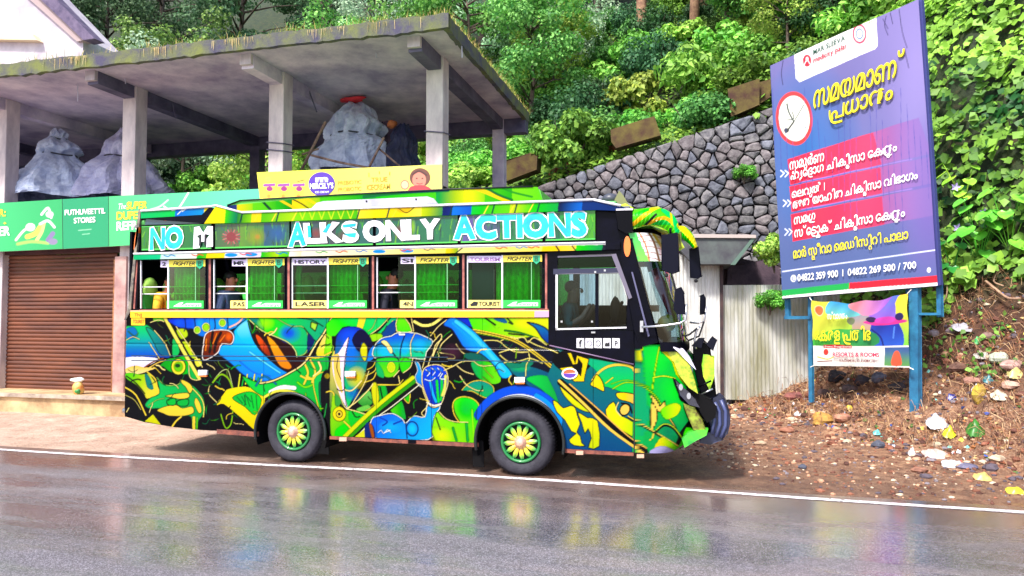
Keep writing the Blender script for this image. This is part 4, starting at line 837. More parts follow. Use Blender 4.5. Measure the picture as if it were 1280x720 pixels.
# --- wheels
def wheel(ax, az, y0, sgn, r, parent):
    w = MB().lathe([(.05, .02), (.24, .02)], (ax, y0, az), 'y', 32).build('wheel', M_dark, parent)
    k = r / .43; W = .24
    pr = [(.26*k, .03), (.285*k, .0), (.33*k, -.015), (.385*k, -.01), (.41*k, .015), (.428*k, .05), (.43*k, .09), (.43*k, .16), (.41*k, .22), (.26*k, .24)]
    MB().lathe([(a, b * sgn) for a, b in pr], (ax, y0, az), 'y', 48).build('tyre', M_rub, w, True)
    m = MB()
    for j in range(60):
        t = 2*math.pi*j/60; c, s_ = math.cos(t), math.sin(t); d = .012
        m.add([(ax + (R_)*c - q*s_, y0 + sgn*yy, az + (R_)*s_ + q*c) for R_, yy in ((.41*k+.004,.012),(.431*k+.006,.05),(.431*k+.006,.2)) for q in (-d, d)], [(0,1,3,2),(2,3,5,4)])
    m.build('tread', M_rub, w)
    MB().lathe([(a*k, b*sgn) for a, b in [(.262,.03),(.262,.0),(.25,-.012),(.232,-.008),(.222,.02),(.215,.06),(.06,.06)]], (ax, y0, az), 'y', 40, (18,120,55)).build('rim', M_rimg, w, True)
    m = MB().lathe([(.0, .03*sgn), (.222*k, .03*sgn)], (ax, y0, az), 'y', 24); m.build('rim_shadow_plate', mat('rim_hole',(24,20,26),.8), w)
    sm = None
    for j in range(12):
        t = 2*math.pi*j/12 + .1; c, s_ = math.cos(t), math.sin(t); vs=[]; cs=[]
        for R_, hw, yy, cc in ((.07,.017,.0,(246,214,80)),(.12,.026,-.006,(240,215,60)),(.17,.03,-.002,(150,200,55)),(.212,.02,.006,(20,130,60)),(.226,.012,.01,(15,110,55))):
            for q in (-1, 1): vs.append((ax + R_*k*c - q*hw*s_, y0 + sgn*(yy), az + R_*k*s_ + q*hw*c)); cs.append(cc)
            vs.append((ax + R_*k*c, y0 + sgn*(yy-.014), az + R_*k*s_)); cs.append(cc)
        # order: left,right,mid
        mm = MB(); fs=[]
        for i in range(4): a=i*3; b=a+3; fs += [(a, a+2, b+2, b), (a+2, a+1, b+1, b+2)]
        mm.v = vs; mm.f = fs; mm.c = cs; mm.build('spoke', M_rimg, w)
    MB().lathe([(.085*k,.0),(.08*k,-.02*sgn),(.055*k,-.03*sgn),(.05*k,-.05*sgn),(.03*k,-.055*sgn),(.0,-.058*sgn)], (ax, y0, az), 'y', 20).build('hub_cap', mat('hub_pink_chrome',(225,160,120),.3,(240,200,190),8,metal=.4), w, True)
    return w
wr = .43
for i, (ax, az, ar) in enumerate(AR):
    wheel(ax, wr, BY + .07, 1, wr, bus)
    wheel(ax, wr, FARY - .07, -1, wr, bus)
    MB().tube([(ax, BY+.2, wr),(ax, FARY-.2, wr)], .07, 10).build('axle', M_dark, bus, True)
# --- yellow waist band and tail plate
slab('waist_band', [(163,389.5),(668,389),(668,396.5),(163,397)], PB, M_band, bus, .02, .05, bevel=.004)
slab('waist_band_end', [(668,389),(686,389),(686,396.4),(668,396.5)], PB, M_pink, bus, .018, .05)
slab('waist_trim', [(163,388),(686,387.5),(686,389),(163,389.5)], PB, mat('trim_peach',(240,180,140),.5), bus, .014, .05)
slab('number_plate_patch', rect(164,397,181,406.5), PB, M_band, bus, .008, .02)
text('plate_lettering', 'TNJ', [(168,391.5),(177,391.5),(177,395.5),(168,395.5)], PB, mat('plate_brown',(150,70,20),.6), bus, .024, .015)
text('plate_lettering', 'TOURIST', [(166,399.5),(180,399.5),(180,404),(166,404)], PB, mat('plate_brown',(150,70,20),.6), bus, .012, .015)
for x, y, wd in ((253,467,5),(437.5,468.5,6),(649.5,476,6)):
    slab('marker_lamp', rect(x-wd,y-4,x+wd,y+1.5), PB, M_wht, bus, .035, .05, bevel=.006); slab('marker_lamp_base', rect(x-wd+1,y+1.5,x+wd,y+4), PB, M_org, bus, .03, .04)
slab('door_seam', rect(792,455,793.4,566), PB, M_txt, bus, .003, .02)
slab('flap_seam', [(164,444),(560,446),(560,447),(164,445)], PB, mat('seam_shadow_gap',(20,50,70),.6), bus, .003, .01); slab('flap_seam', [(560,449.5),(690,452),(690,453),(560,450.5)], PB, mat('seam_shadow_gap',(20,50,70),.6), bus, .003, .01)
slab('flap_seam', [(164,450),(560,451.5),(560,452.3),(164,450.8)], PB, mat('seam_shadow_gap',(20,50,70),.6), bus, .003, .01)
# oval badge on the cab quarter
m = MB(); c0 = PB.hit(712, 467)
def disc(px, py, rx, ry, pl, off, n=28): return [pl.hit(px + rx*math.cos(2*math.pi*k/n), py + ry*math.sin(2*math.pi*k/n), off) for k in range(n)]
MB().prism(disc(712,467,10,7,PB,.012), (0,.012,0)).build('oval_badge', M_wht, bus)
MB().prism(disc(712,467,8,5.4,PB,.014)[14:] , (0,.004,0)).build('badge_red_half', mat('badge_red',(225,90,50),.4), bus); MB().prism(disc(712,467,8,5.4,PB,.014)[:15], (0,.004,0)).build('badge_blue_half', mat('badge_blue',(90,50,160),.4), bus)

# --- window row -------------------------------------------------------
PW = YP(BY + .015)
wtop = lambda x: 323.5 + (x - 170) * (316.0 - 323.5) / 513; wbot = lambda x: 387.5 - (x - 170) * 1.0 / 513
def strip(name, x0, x1, ya, yb, m, off=0.0, depth=.04, pl=PW, n=2, parent=bus): 
    return slab(name, [(x0, ya(x0)), (x1, ya(x1)), (x1, yb(x1)), (x0, yb(x0))], pl, m, parent, off, depth)
strip('window_rail', 167, 686, wtop, lambda x: wtop(x) + 2.2, M_blk, .004, .08); strip('window_rail', 163, 686, lambda x: wbot(x) - 1.8, lambda x: wbot(x) + 2, M_blk, .004, .08)
piv = [(166.5, 173), (258.5, 266), (357.5, 364), (462.5, 470), (575.5, 583), (679.5, 686)]
slab('window_pillar', [(168.5,323),(174,323),(171,388),(163,388)], PW, M_blk, bus, .0, .09); slab('pillar_trim', [(170.5,325),(172,325),(168.5,386),(166.5,386)], PW, M_cop, bus, .006, .02)
for a, b in piv[1:]:
    c = (a + b) / 2; strip('window_pillar', a, b, wtop, wbot, M_blk, 0, .09); strip('pillar_trim', c - 1.4, c + 1.2, lambda x: wtop(x) + 1, lambda x: wbot(x), M_cop, .006, .02)
strip('seat_side_trim', 174, 686, lambda x: wbot(x)-.5, lambda x: wbot(x)+.3, M_cop, .008, .01)
def txt_px(name, t, x0, x1, y0, y1, m, parent, off, bold=.02, pl=PW, shear=0.0): return text(name, t, [(x0,y0),(x1,y0),(x1,y1),(x0,y1)], pl, m, parent, off, bold, shear=shear)
top_l = ['2', 'MR', 'HISTORY', 'SI', 'TOURISM']; bot_l = [None, 'PAS', 'LASER', '4N', 'TOURIST']
for i in range(5):
    x0 = piv[i][1] + (1.5 if i else 3); x1 = piv[i+1][0] - 1; xd = x0 + (x1 - x0) * (.42 if i in (0,) else .46 if i < 4 else .46); t0, b0 = wtop(x0) + 2.4, wbot(x0) - 2
    op = [.9, .95, 0, .55, 0][i]   # how much of the rear half is slid open
    win = strip('window', xd - .9, xd + .9, lambda x: wtop(x)+2, lambda x: wbot(x)-1.5, M_wht, .006, .02)
    slab('frame_trim', [(x0-.7,t0),(x0+.3,t0),(x0+.3,b0),(x0-.7,b0)], PW, M_wht, win, .002, .02); slab('frame_trim', [(x1-1,t0-1),(x1,t0-1),(x1,b0),(x1-1,b0)], PW, M_blk, win, .002, .02)
    xm = x0 + (xd - x0) * op if op else x0
    if op < .9: slab('pane', [(xm,t0),(xd,t0),(xd,b0),(xm,b0)], PW, M_gld, win, -.012, .004)
    slab('pane', [(xd,t0-.5),(x1,t0-1),(x1,b0),(xd,b0)], PW, M_glg, win, -.004, .004)
    xg = xd + (x1 - xd) * .72; slab('sliding_edge', [(xg-.4,t0+8),(xg+.4,t0+8),(xg+.4,b0-7),(xg-.4,b0-7)], PW, mat('edge_green',(120,190,130),.4), win, .0, .008)
    for fy in (.555, .70):
        y_ = t0 + (b0 - t0) * fy; y2 = wtop(x1) + 2.4 + (wbot(x1) - 2 - wtop(x1) - 2.4) * fy
        if i < 4: MB().tube([PW.hit(x0, y_, -.05), PW.hit(x1, y2, -.05)], .008, 6).build('guard_bar', M_wht, win, True)
    # stickers
    th = 8.2; xa = xd - (xd - x0) * ([.28,.45,.98,.38,.98][i])
    slab('sticker', [(xa,t0),(xd-1,t0),(xd-1,t0+th),(xa,t0+th)], PW, M_lil, win, .004, .003); txt_px('sticker_lettering', top_l[i], xa+2, xd-3, t0+2, t0+6.6, M_txt if i<4 else mat('lilac_ink',(150,110,170),.5), win, .008, .03)
    slab('sticker', [(xd+1,t0-.6),(x1-1,t0-1.2),(x1-1,t0+7),(xd+1,t0+7.6)], PW, M_yel, win, .004, .003)
    txt_px('sticker_lettering', 'FIGHTER', xd+6, x1-14, t0+1, t0+6, M_txt, win, .008, .01, shear=.3)
    sx = x1 - 8; slab('shield_sticker', [(sx-4.5,t0-.5),(sx+4.5,t0-.8),(sx+4.5,t0+6.5),(sx,t0+10.5),(sx-4.5,t0+6.5)], PW, mat('shield_green',(30,170,120),.4), win, .009, .003); txt_px('shield_lettering', 'B', sx-2.2, sx+2.2, t0+.8, t0+6.5, mat('shield_ink',(20,90,60),.5), win, .013, .02)
    bh = 9.6; slab('sticker', [(xd+(-2 if i==0 else 1),b0-bh),(x1-3,b0-bh-.2),(x1-3,b0),(xd+(-2 if i==0 else 1),b0)], PW, M_grn, win, .005, .003)
    slab('sticker_swoosh', [(xd+6,b0-2.5),(xd+14,b0-7),(xd+19,b0-7.6),(xd+17,b0-4.5),(xd+(x1-xd)*.5,b0-6.5),(x1-6,b0-6.5),(x1-6,b0-2.2),(xd+12,b0-2)], PW, M_wht, win, .0085, .002)
    txt_px('sticker_lettering', 'Aiswarya', xd+16, x1-8, b0-6.3, b0-3, mat('script_green',(30,150,80),.5), win, .012, .005)
    if bot_l[i]:
        xa = x0 if i in (2, 4) else (x0 + (xd - x0) * (.5 if i == 1 else .6)); slab('sticker', [(xa,b0-bh),(xd-1,b0-bh),(xd-1,b0),(xa,b0)], PW, mat('sticker_cream',(250,226,120),.5), win, .004, .003)
        txt_px('sticker_lettering', bot_l[i], xa + (14 if i == 4 else 4), xd-3, b0-7.6, b0-2.6, M_txt, win, .008, .03)
        if i == 4: slab('sticker_logo', [(xa+3,b0-4),(xa+8,b0-8),(xa+13,b0-7),(xa+12,b0-2.5),(xa+4,b0-2)], PW, M_txt, win, .008, .003)
# curtain in the fifth window
cx0, cx1 = X(617, 350), X(672, 350); n = 120; xs_ = np.linspace(cx0, cx1, n); zz_ = np.linspace(Z(640,327), Z(640,378), 14)
G = np.stack(np.broadcast_arrays(xs_[None], BY + .12 + .025*np.sin(np.linspace(0, 26*math.pi/2, n))[None] * (1 + .3*np.sin(np.linspace(0,9,n)))[None], zz_[:, None]), -1).reshape(-1, 3)
npmesh('curtain', G, grid_faces(n, 14), mat('curtain_green', (110,215,50), .8, (60,170,30), 20), bus, True)
slab('grey_blind', rect(590,326,617,380), YP(BY + .1), mat('blind_slate',(52,56,92),.8), bus, 0, .01)
# far side: pillars, rails, ceiling, dim windows
m = MB(); m.box(x_t, XS + .2, FARY - .05, FARY, 2.1, 2.2); m.box(x_t, XS + .1, FARY - .05, FARY, 2.78, 3.38)
for x in np.linspace(x_t + .05, x_d, 6): m.box(x - .05, x + .05, FARY - .05, FARY, 2.1, 2.8)
m.build('far_window_frame', M_blk, bus)
for k, x in enumerate(np.linspace(x_t + .1, x_d, 6)[:-1]): MB().box(x + .05, x + 1.15, FARY - .03, FARY - .025, 2.2, 2.8).build('far_pane', M_glg, bus)
MB().box(x_t + .05, XS - .05, BY + .06, FARY - .05, 3.36, 3.4).build('ceiling_lining', mat('lining_grey',(120,120,125),.8), bus)
# seats
def seat(x, y, u=.17):
    s_ = MB().box(x - .24, x + .22, y - .42, y + .42, 1.42 + u, 1.56 + u).build('seat', M_seat, bus, bevel=.04)
    MB().prism([(x-.24, y-.42, 1.5+u), (x-.16, y-.42, 1.5+u), (x-.34, y-.42, 2.2+u), (x-.42, y-.42, 2.2+u)], (0,.84,0)).build('backrest', M_seat, s_, bevel=.03)
    for q in (-.21, .21): MB().ball((x-.39, y+q, 2.28+u), (.08,.14,.18), 12).build('headrest_cover', mat('headrest_lime',(190,250,110),.8), s_, True)
    MB().box(x-.2, x+.18, y-.3, y+.3, 1.07, 1.42+u).build('seat_leg', M_dark, s_)
for k in range(6):
    for y in (BY + .55, FARY - .55): seat(-7.7 + k * .9, y)

# --- people in the bus: one continuous skinned body each, clothes and hair as children
def body_mesh(name, verts, edges, radii, m, parent, root=0, sub=2):
    me = bpy.data.meshes.new(name); me.from_pydata(verts, edges, []); o = link(name, me, parent)
    me.materials.append(m); sk = o.modifiers.new('s', 'SKIN'); sk.use_smooth_shade = True
    for v, r in zip(me.skin_vertices[0].data, radii): v.radius = r if hasattr(r, '__len__') else (r, r)
    me.skin_vertices[0].data[root].use_root = True
    s2 = o.modifiers.new('u', 'SUBSURF'); s2.levels = s2.render_levels = sub; return o
def seated(x, y, zs, label, shirt, pants=(50,50,70), lean=0.0, turn=0.0, arm_up=False, hair=True, cap=None, skin=M_sk):
    """sits facing +X on a seat whose top is zs; 'turn' swings the face towards the near windows"""
    t = thing('person', label, 'person', (x, y, zs)); c, s_ = math.cos(-turn), math.sin(-turn)
    def W(dx, dy, dz): return (x + dx, y + dy, zs + dz)
    V = [W(0,0,.1), W(0+lean*.2,0,.28), W(lean*.5,0,.48), W(.02+lean,0,.6), W(.04+lean,0,.66), W(.06+lean*1.1,0,.77), W(.05+lean*1.1,0,.86)]
    Rr = [(.13,.15),(.11,.13),(.12,.15),(.065,.07),(.07,.08),(.095,.085),(.06,.06)]; E = [(i,i+1) for i in range(6)]
    for sy in (-1, 1):
        b = len(V); V += [W(lean*.9,sy*.16,.55), W(.02+lean,sy*.24,.3), W(.2+lean,sy*.2,(.42 if arm_up else .14)), W(.3+lean,sy*.16,(.6 if arm_up else .12))]; Rr += [.065,.05,.04,.03]; E += [(2,b),(b,b+1),(b+1,b+2),(b+2,b+3)]
        b = len(V); V += [W(.08,sy*.1,.08), W(.42,sy*.13,.1), W(.46,sy*.13,-.3)]; Rr += [.09,.07,.05]; E += [(0,b),(b,b+1),(b+1,b+2)]
    body_mesh('body', V, E, Rr, skin, t)
    hx, hy, hz = x + .06 + lean*1.1, y, zs + .77
    fx, fy = math.cos(turn), -math.sin(turn)
    MB().ball((hx + fx*.1, hy + fy*.1, hz - .005), (.022,.022,.03), 8).build('nose', skin, t, True)
    for q in (-1, 1):
        MB().ball((hx + fx*.09 - fy*q*.035, hy + fy*.09 + fx*q*.035, hz + .025), (.012,.012,.009), 6).build('eye', M_txt, t, True); MB().ball((hx - fy*q*.088, hy + fx*q*.088, hz), (.02,.012,.03), 6).build('ear', skin, t, True)
    if hair: MB().ball((hx - fx*.035, hy - fy*.035, hz + .05), (.1,.1,.085), 12, .04, 3).build('hair', M_hair if not cap else mat('scarf_cloth', cap, .8), t, True)
    V2 = V[0:4]; R2 = [(.14,.165),(.125,.15),(.14,.17),(.07,.075)]; E2 = [(0,1),(1,2),(2,3)]
    k = 4
    for sy in (0, 1):
        b = len(V2); o_ = 7 + sy*7; V2 += [V[o_], V[o_+1], tuple((np.array(V[o_+1])+np.array(V[o_+2]))/2)]; R2 += [.085,.065,.055]; E2 += [(2,b),(b,b+1),(b+1,b+2)]
    body_mesh('shirt', V2, E2, R2, mat('shirt_%d_%d_%d' % tuple(shirt), shirt, .8, tuple(int(c_*.8) for c_ in shirt), 10), t)
    return t
seated(-7.84, BY + .36, 1.78, 'bare-armed passenger in yellow and blue at the rearmost bus window', (250,180,30), lean=.05, turn=1.2, hair=True)
seated(-7.58, BY + .36, 1.52, 'passenger in a golden cloth leaning forward at the rearmost bus window', (245,170,25), lean=-.05, turn=.4, cap=(245,175,30))
seated(-6.72, BY + .36, 1.8, 'passenger in a grey-blue shirt at the second bus window from the tail', (95,110,150), turn=.2)
seated(-4.12, BY + .37, 1.8, 'passenger in dark clothes looking back from the fourth bus window', (24,24,44), turn=2.6)
seated(-1.62, BY + .45, 1.6, 'driver in a greenish shirt behind the cab side window', (90,120,110), lean=.02, arm_up=True)

def wcurt(xa, xb, op=1.0, k=0):
    n = 60; xs_ = np.linspace(X(xa, 350), X(xb, 350), n); ta, ba = wtop(xa) + 4, wbot(xa) - 3; zz_ = np.linspace(Z(xa, ta), Z(xa, ba), 8)
    G = np.stack(np.broadcast_arrays(xs_[None], BY + .1 + .018*np.sin(np.linspace(0, 40, n))[None] * (1 + .3*np.sin(np.linspace(0, 9, n)))[None], zz_[:, None]), -1).reshape(-1, 3)
    npmesh('curtain', G, grid_faces(n, 8), M_curt, bus, True)
M_curt = mat('curtain_deep_green', (60,225,100), .8, (40,180,80), 14)
for i in range(4):
    x0 = piv[i][1]; x1 = piv[i+1][0]; xd = x0 + (x1-x0)*.44
    wcurt(xd + 1, xd + (x1-xd)*.68)
wcurt(366, 372); wcurt(408, 417)
# --- gutter strip above the windows
def ystrip(x): return 316.2 + (x - 168) * (302.2 - 316.2) / 587
AS = Art(160, 255, 860, 335, 3, (250,240,200))
for x0, x1, c, c2 in ((160,205,(30,180,110),(60,200,140)),(205,250,(200,235,220),(245,245,230)),(250,262,(30,170,60),(120,210,50)),(262,285,(240,210,60),(245,225,90)),(285,330,(235,235,250),(240,210,230)),(330,352,(60,190,70),(200,220,60)),(352,365,(120,210,60),(80,190,60)),(365,380,(250,245,230),(255,235,160)),(380,560,(255,245,215),(250,225,120)),(560,575,(245,210,60),(30,160,60)),(575,680,(250,230,150),(245,225,120)),(680,722,(255,210,80),(250,215,110)),(722,755,(70,210,60),(20,140,80)),(755,860,(20,24,40),(20,24,40))):
    AS.poly([(x0,300),(x1+6,300),(x1,330),(x0-6,330)], c, c2, (1,0), smooth=0)
for x in (285, 310, 470, 505): AS.ell(x+4, 321.5-(x-168)*.0235, 8, 2.4, (60,150,220))
for x in (205, 240, 300, 345, 395, 420, 445, 500, 530, 620, 645, 660): AS.stroke([(x,320-(x-168)*.0235),(x+5,321.5-(x-168)*.0235),(x+9,319.5-(x-168)*.0235),(x+14,321-(x-168)*.0235)], 1.3, ((215,90,80),(40,120,190),(120,110,90),(60,160,90))[int(x)%4])
AS.stroke([(568,318),(585,304)],1.6,(20,60,40)); AS.stroke([(692,303),(700,315)],2,(40,30,20)); AS.stroke([(712,303),(720,314)],1.6,(40,30,20))
AS.poly([(160,300),(860,295),(860,304.3-.5),(160,318.5)], (255,250,250), smooth=0)
sheet('gutter_strip', [(167,ystrip(167)),(757,ystrip(757)),(757,ystrip(757)+10.3),(167,ystrip(167)+8.4)], PB, 700, 14, AS, paint, bus, .05)
slab('gutter_body', [(167,ystrip(167)+.2),(775,ystrip(775)+.2),(775,ystrip(775)+10),(167,ystrip(167)+8.2)], PB, M_blk, bus, .046, .09)
MB().tube([PB.hit(167,ystrip(167)+1,.05), PB.hit(757,ystrip(757)+1,.05)], .014, 8).build('drip_rail', M_wht, bus, True)
# --- lettered upper windows
yt = lambda x: 283 + (x - 178) * (263 - 283) / 567; yb2 = lambda x: 313 + (x - 176) * (299.5 - 313) / 569
slab('upper_frame', [(176,263),(300,270),(300,266),(746,253),(790,262),(790,300),(168,318)], YP(BY+.03), M_blk, bus, 0, .06)
AU = Art(165, 250, 760, 325, 3, (30,95,55)); rr = random.Random(3)  # reflected greenery and flower decals painted into the window colours
for x0, x1, c, c2 in ((165,268,(60,130,45),(30,100,60)),(268,300,(40,100,60),(90,90,60)),(300,330,(100,140,50),(60,110,60)),(330,362,(30,70,110),(40,90,70)),(362,420,(25,80,80),(60,60,70)),(420,480,(25,95,70),(35,80,90)),(480,575,(30,90,70),(40,110,70)),(575,625,(100,85,150),(60,80,90)),(625,700,(40,120,70),(25,90,60)),(700,760,(35,140,60),(90,160,50))):
    AU.poly([(x0,250),(x1,250),(x1,325),(x0,325)], c, c2, (1,.3), smooth=0)
for k in range(520):
    x = rr.uniform(168, 755); y = rr.uniform(264, 312); h = rr.uniform(5, 16); c = rr.choice([(20,70,40),(70,150,50),(40,110,50),(15,50,50),(110,170,60),(30,90,90)])
    AU.stroke([(x,y),(x+rr.uniform(-3,3),y-h)], rr.uniform(.5,1.3), c, smooth=0)
for k in range(16): t = k/16*6.28; AU.stroke([(289,296),(289+11*math.cos(t),296+9*math.sin(t))], 1.4, (190,110,110) if k%2 else (150,60,70), smooth=0)
AU.ell(289,296,6,6,(130,55,60)); AU.ell(320,296,13,12,(130,140,40),soft=True); AU.ell(322,296,4,4,(170,120,40),soft=True); AU.ell(347,292,12,12,(30,80,140),soft=True); AU.ell(395,292,9,8,(120,60,60),soft=True); AU.ell(500,290,8,10,(110,50,50),soft=True); AU.ell(515,284,5,12,(140,190,60),soft=True); AU.ell(430,296,10,9,(90,50,50),soft=True)
uw = [(177,264),(269,361.5),(364,466),(470,572),(576,678),(682,744)]
for a, b in uw:
    sheet('upper_window', [(a,yt(a)),(b,yt(b)),(b,yb2(b)),(a,yb2(a))], PB, 110, 40, AU, vmat('upper_window_reflect_decal', .15, coat=.3, spec=.3, depth=.75), bus, .006)
    for f1, f2 in ((lambda x: yb2(x)-1.8, yb2),(yt, lambda x: yt(x)+1)): slab('film_edge', [(a,f1(a)),(b,f1(b)),(b,f2(b)),(a,f2(a))], PB, mat('film_edge_green',(70,180,70),.4), bus, .01, .004)
slab('rear_upper_window', [(183,273),(254,269),(262,276),(262,279),(181,281)], PB, mat('dark_teal_glass',(30,60,75),.1,coat=.5), bus, .0, .01)
slab('red_sticker', [(206,270.5),(252,268),(254,273),(205,276)], PB, mat('red_faded',(225,110,100),.5), bus, .006, .003); text('sticker_lettering', 'INTERNATIONAL', [(209,271.5),(251,269),(251.5,273),(208,275)], PB, mat('pale_ink',(60,30,30),.5), bus, .01, .02)
def word(t, q, m, b=.05, ol=.085, om=M_wht, sh=.0):
    if ol: text('letter_outline', t, q, PB, om, bus, .016, ol, track=.11)
    text('lettering', t, q, PB, m, bus, .021, b, track=.11)
M_tur2 = M_tur
word('NO', [(189,286),(227,284),(227,308),(188,311)], M_tur, .06, .11)
word('M', [(245,286),(263.5,285),(263.5,306),(244,308)], M_wht, .12, 0)
slab('letter_slot', [(249,293),(251.5,293),(251,307),(248.5,307)], PB, M_txt, bus, .026, .003); slab('letter_slot', [(255.5,292.7),(258,292.6),(257.8,306.5),(255.2,306.7)], PB, M_txt, bus, .026, .003)
word('A', [(364,280),(380,279),(381,305),(362,307)], M_tur, .06, .11)
word('LKS', [(381,280),(445,278),(446,300.5),(383,303)], M_wht, .08, 0)
for q in ([(403,290),(410,280),(414,280),(408,291)],[(428,281),(445,279),(444,283),(429,284.5)],[(430,292),(445,291),(444,297),(436,296)],[(384,282),(388,282),(389,296),(385,297)]): slab('letter_inlay', q, PB, M_tur, bus, .026, .003)
word('ONLY', [(455,277.5),(548,274),(548,297),(456,301)], M_wht, .07, 0)
word('ACTIONS', [(568,271),(731,266.5),(731,293),(569,297.5)], M_tur, .065, .115)
# --- roof edge band, coloured
AB = Art(165, 230, 860, 300, 3, (60,190,60))
for x0, x1, c, c2 in ((165,250,(30,190,110),(60,215,80)),(222,258,(40,110,210),(50,150,210)),(258,285,(245,215,60),(215,225,60)),(285,300,(90,210,60),(15,110,90)),(300,320,(30,120,60),(140,210,60)),(318,330,(248,215,70),(248,215,70)),(330,372,(90,190,50),(170,215,60)),(372,450,(130,215,50),(90,190,50)),(450,486,(248,225,100),(245,220,80)),(486,530,(245,215,70),(250,225,110)),(530,556,(200,215,60),(60,140,80)),(556,568,(20,30,90),(20,40,120)),(568,592,(30,120,220),(30,90,200)),(592,640,(50,200,70),(110,210,60)),(640,665,(200,220,50),(90,210,60)),(665,700,(70,210,60),(30,170,70)),(700,730,(25,30,60),(40,110,210)),(730,860,(40,60,120),(22,24,44))):
    AB.poly([(x0,230),(x1+8,230),(x1-6,300),(x0-6,300)], c, c2, (1,.2), smooth=0)
for k in range(6): AB.stroke([(372+k*12,258),(378+k*12,274),(384+k*12,258)], 1.2, (215,225,90), smooth=0)
for x in (318, 340, 365, 488, 600, 632, 655): AB.stroke([(x,276),(x+12,254)], 1.4, (245,220,100), smooth=0)
for x in (300, 345, 445, 482, 560, 612, 640, 668): AB.stroke([(x,278),(x+7,252)], 1.8, (15,60,60), smooth=0)
AB.ell(505,262,9,4,(240,190,50)); AB.stroke([(498,260),(508,266),(518,259)],1.2,(90,80,20)); AB.stroke([(180,262),(200,260),(235,259)],2,(120,230,190)); AB.stroke([(215,263),(235,258),(228,264)],1.6,(240,245,240)); AB.stroke([(222,268),(232,258)],1.2,(240,240,240))
sheet('roof_edge_panel', [(176,263.5),(262,258.5),(252,268.5),(176,273)], PB, 120, 20, AB, paint, bus, .035)
sheet('roof_edge_panel', [(270,257),(302,266),(302,278.5),(255,279.5)], PB, 90, 24, AB, paint, bus, .045)
sheet('roof_edge_panel', [(302,266),(742,250),(746,262.5),(302,278.5)], PB, 520, 24, AB, paint, bus, .04)
sheet('roof_edge_panel', [(742,250),(776,257),(790,264),(746,262.5)], PB, 60, 20, AB, paint, bus, .04)
slab('roof_edge_core', [(176,264),(262,259),(302,266.5),(742,250.5),(776,257.5),(788,266),(746,262),(302,278),(256,279),(176,273)], PB, M_blk, bus, .033, .06)
for q in ([(176,263.5),(262,258.2)],[(262,258.2),(270,256.8),(302,265.5)],[(302,265.5),(520,257.5),(742,249.5)],[(742,249.5),(776,257)]): MB().tube([PB.hit(x,y,.045) for x,y in q], .016, 6).build('roof_rail', M_wht, bus, True)
MB().box(x_t+.1, XS-.2, BY+.02, FARY-.02, 3.38, 3.47).build('roof_panel', mat('roof_grey_green',(70,150,70),.5), bus, bevel=.03)
# roof-top unit
PR = YP(BY + .35); AH = Art(270, 225, 690, 275, 3, (120,200,50))
for x0, x1, c, c2 in ((270,296,(20,30,90),(60,70,130)),(296,316,(230,215,60),(120,210,60)),(316,345,(110,210,50),(60,180,50)),(345,365,(60,180,50),(30,110,50)),(365,400,(248,215,60),(120,200,50)),(400,470,(90,200,60),(40,150,60)),(470,545,(60,190,60),(90,205,60)),(545,580,(40,160,80),(225,225,60)),(580,606,(245,235,70),(110,205,50)),(606,640,(90,195,60),(60,170,60)),(640,690,(130,215,60),(100,210,70))):
    AH.poly([(x0,225),(x1+4,225),(x1+10,275),(x0,275)], c, c2, (1,0), smooth=0)
for q, c, w_ in (([(330,236),(350,250),(372,262)],(250,205,60),3),([(315,238),(338,262)],(15,60,40),3),([(350,235),(380,247),(400,258)],(245,210,60),3),([(345,240),(372,252),(388,262)],(40,20,20),1.5),([(592,234),(612,242),(636,252)],(250,210,70),5),([(605,233),(622,243),(640,250)],(20,110,50),3),([(625,233),(640,240),(665,246)],(60,150,60),2.4),([(455,246),(500,241),(560,238)],(30,110,60),4),([(500,240),(560,237)],(25,40,110),3)): AH.stroke(q, w_, c)
q = [(284,257),(300,251),(420,244),(540,238),(600,234.5),(666,233.5),(675,237),(678,249),(678,254),(300,268)]
P = [PR.hit(x, y) for x, y in q]; MB().prism([PR.hit(x, y, -.004) for x, y in q], (0, 1.35, 0)).build('roof_unit', mat('roof_unit_green',(90,190,60),.4), bus)
sheet('roof_unit_side', [(284,257),(430,243.5),(430,260),(284,268)], PR, 180, 24, AH, paint, bus, .004); sheet('roof_unit_side', [(430,243.5),(560,237),(560,256),(430,260)], PR, 150, 26, AH, paint, bus, .004); sheet('roof_unit_side', [(560,237),(672,233.6),(678,250),(560,256)], PR, 140, 26, AH, paint, bus, .004)
slab('roof_unit_panel', [(389,260.5),(396,253.5),(404,251.5),(534,245.5),(542,248),(547,254.5)], PR, mat('panel_lilac_grey',(205,195,215),.4,(170,165,185),4), bus, .03, .03, bevel=.01)
for x, y in ((458,251.5),(520,249)): slab('panel_bolt', rect(x-1,y-1,x+1,y+1), PR, M_txt, bus, .036, .01)
MB().tube([PR.hit(284,256.5,.01), PR.hit(300,250.5,.01), PR.hit(430,243,.01), PR.hit(560,236.5,.01), PR.hit(666,233,.01)], .01, 6).build('roof_unit_trim', M_txt, bus, True)

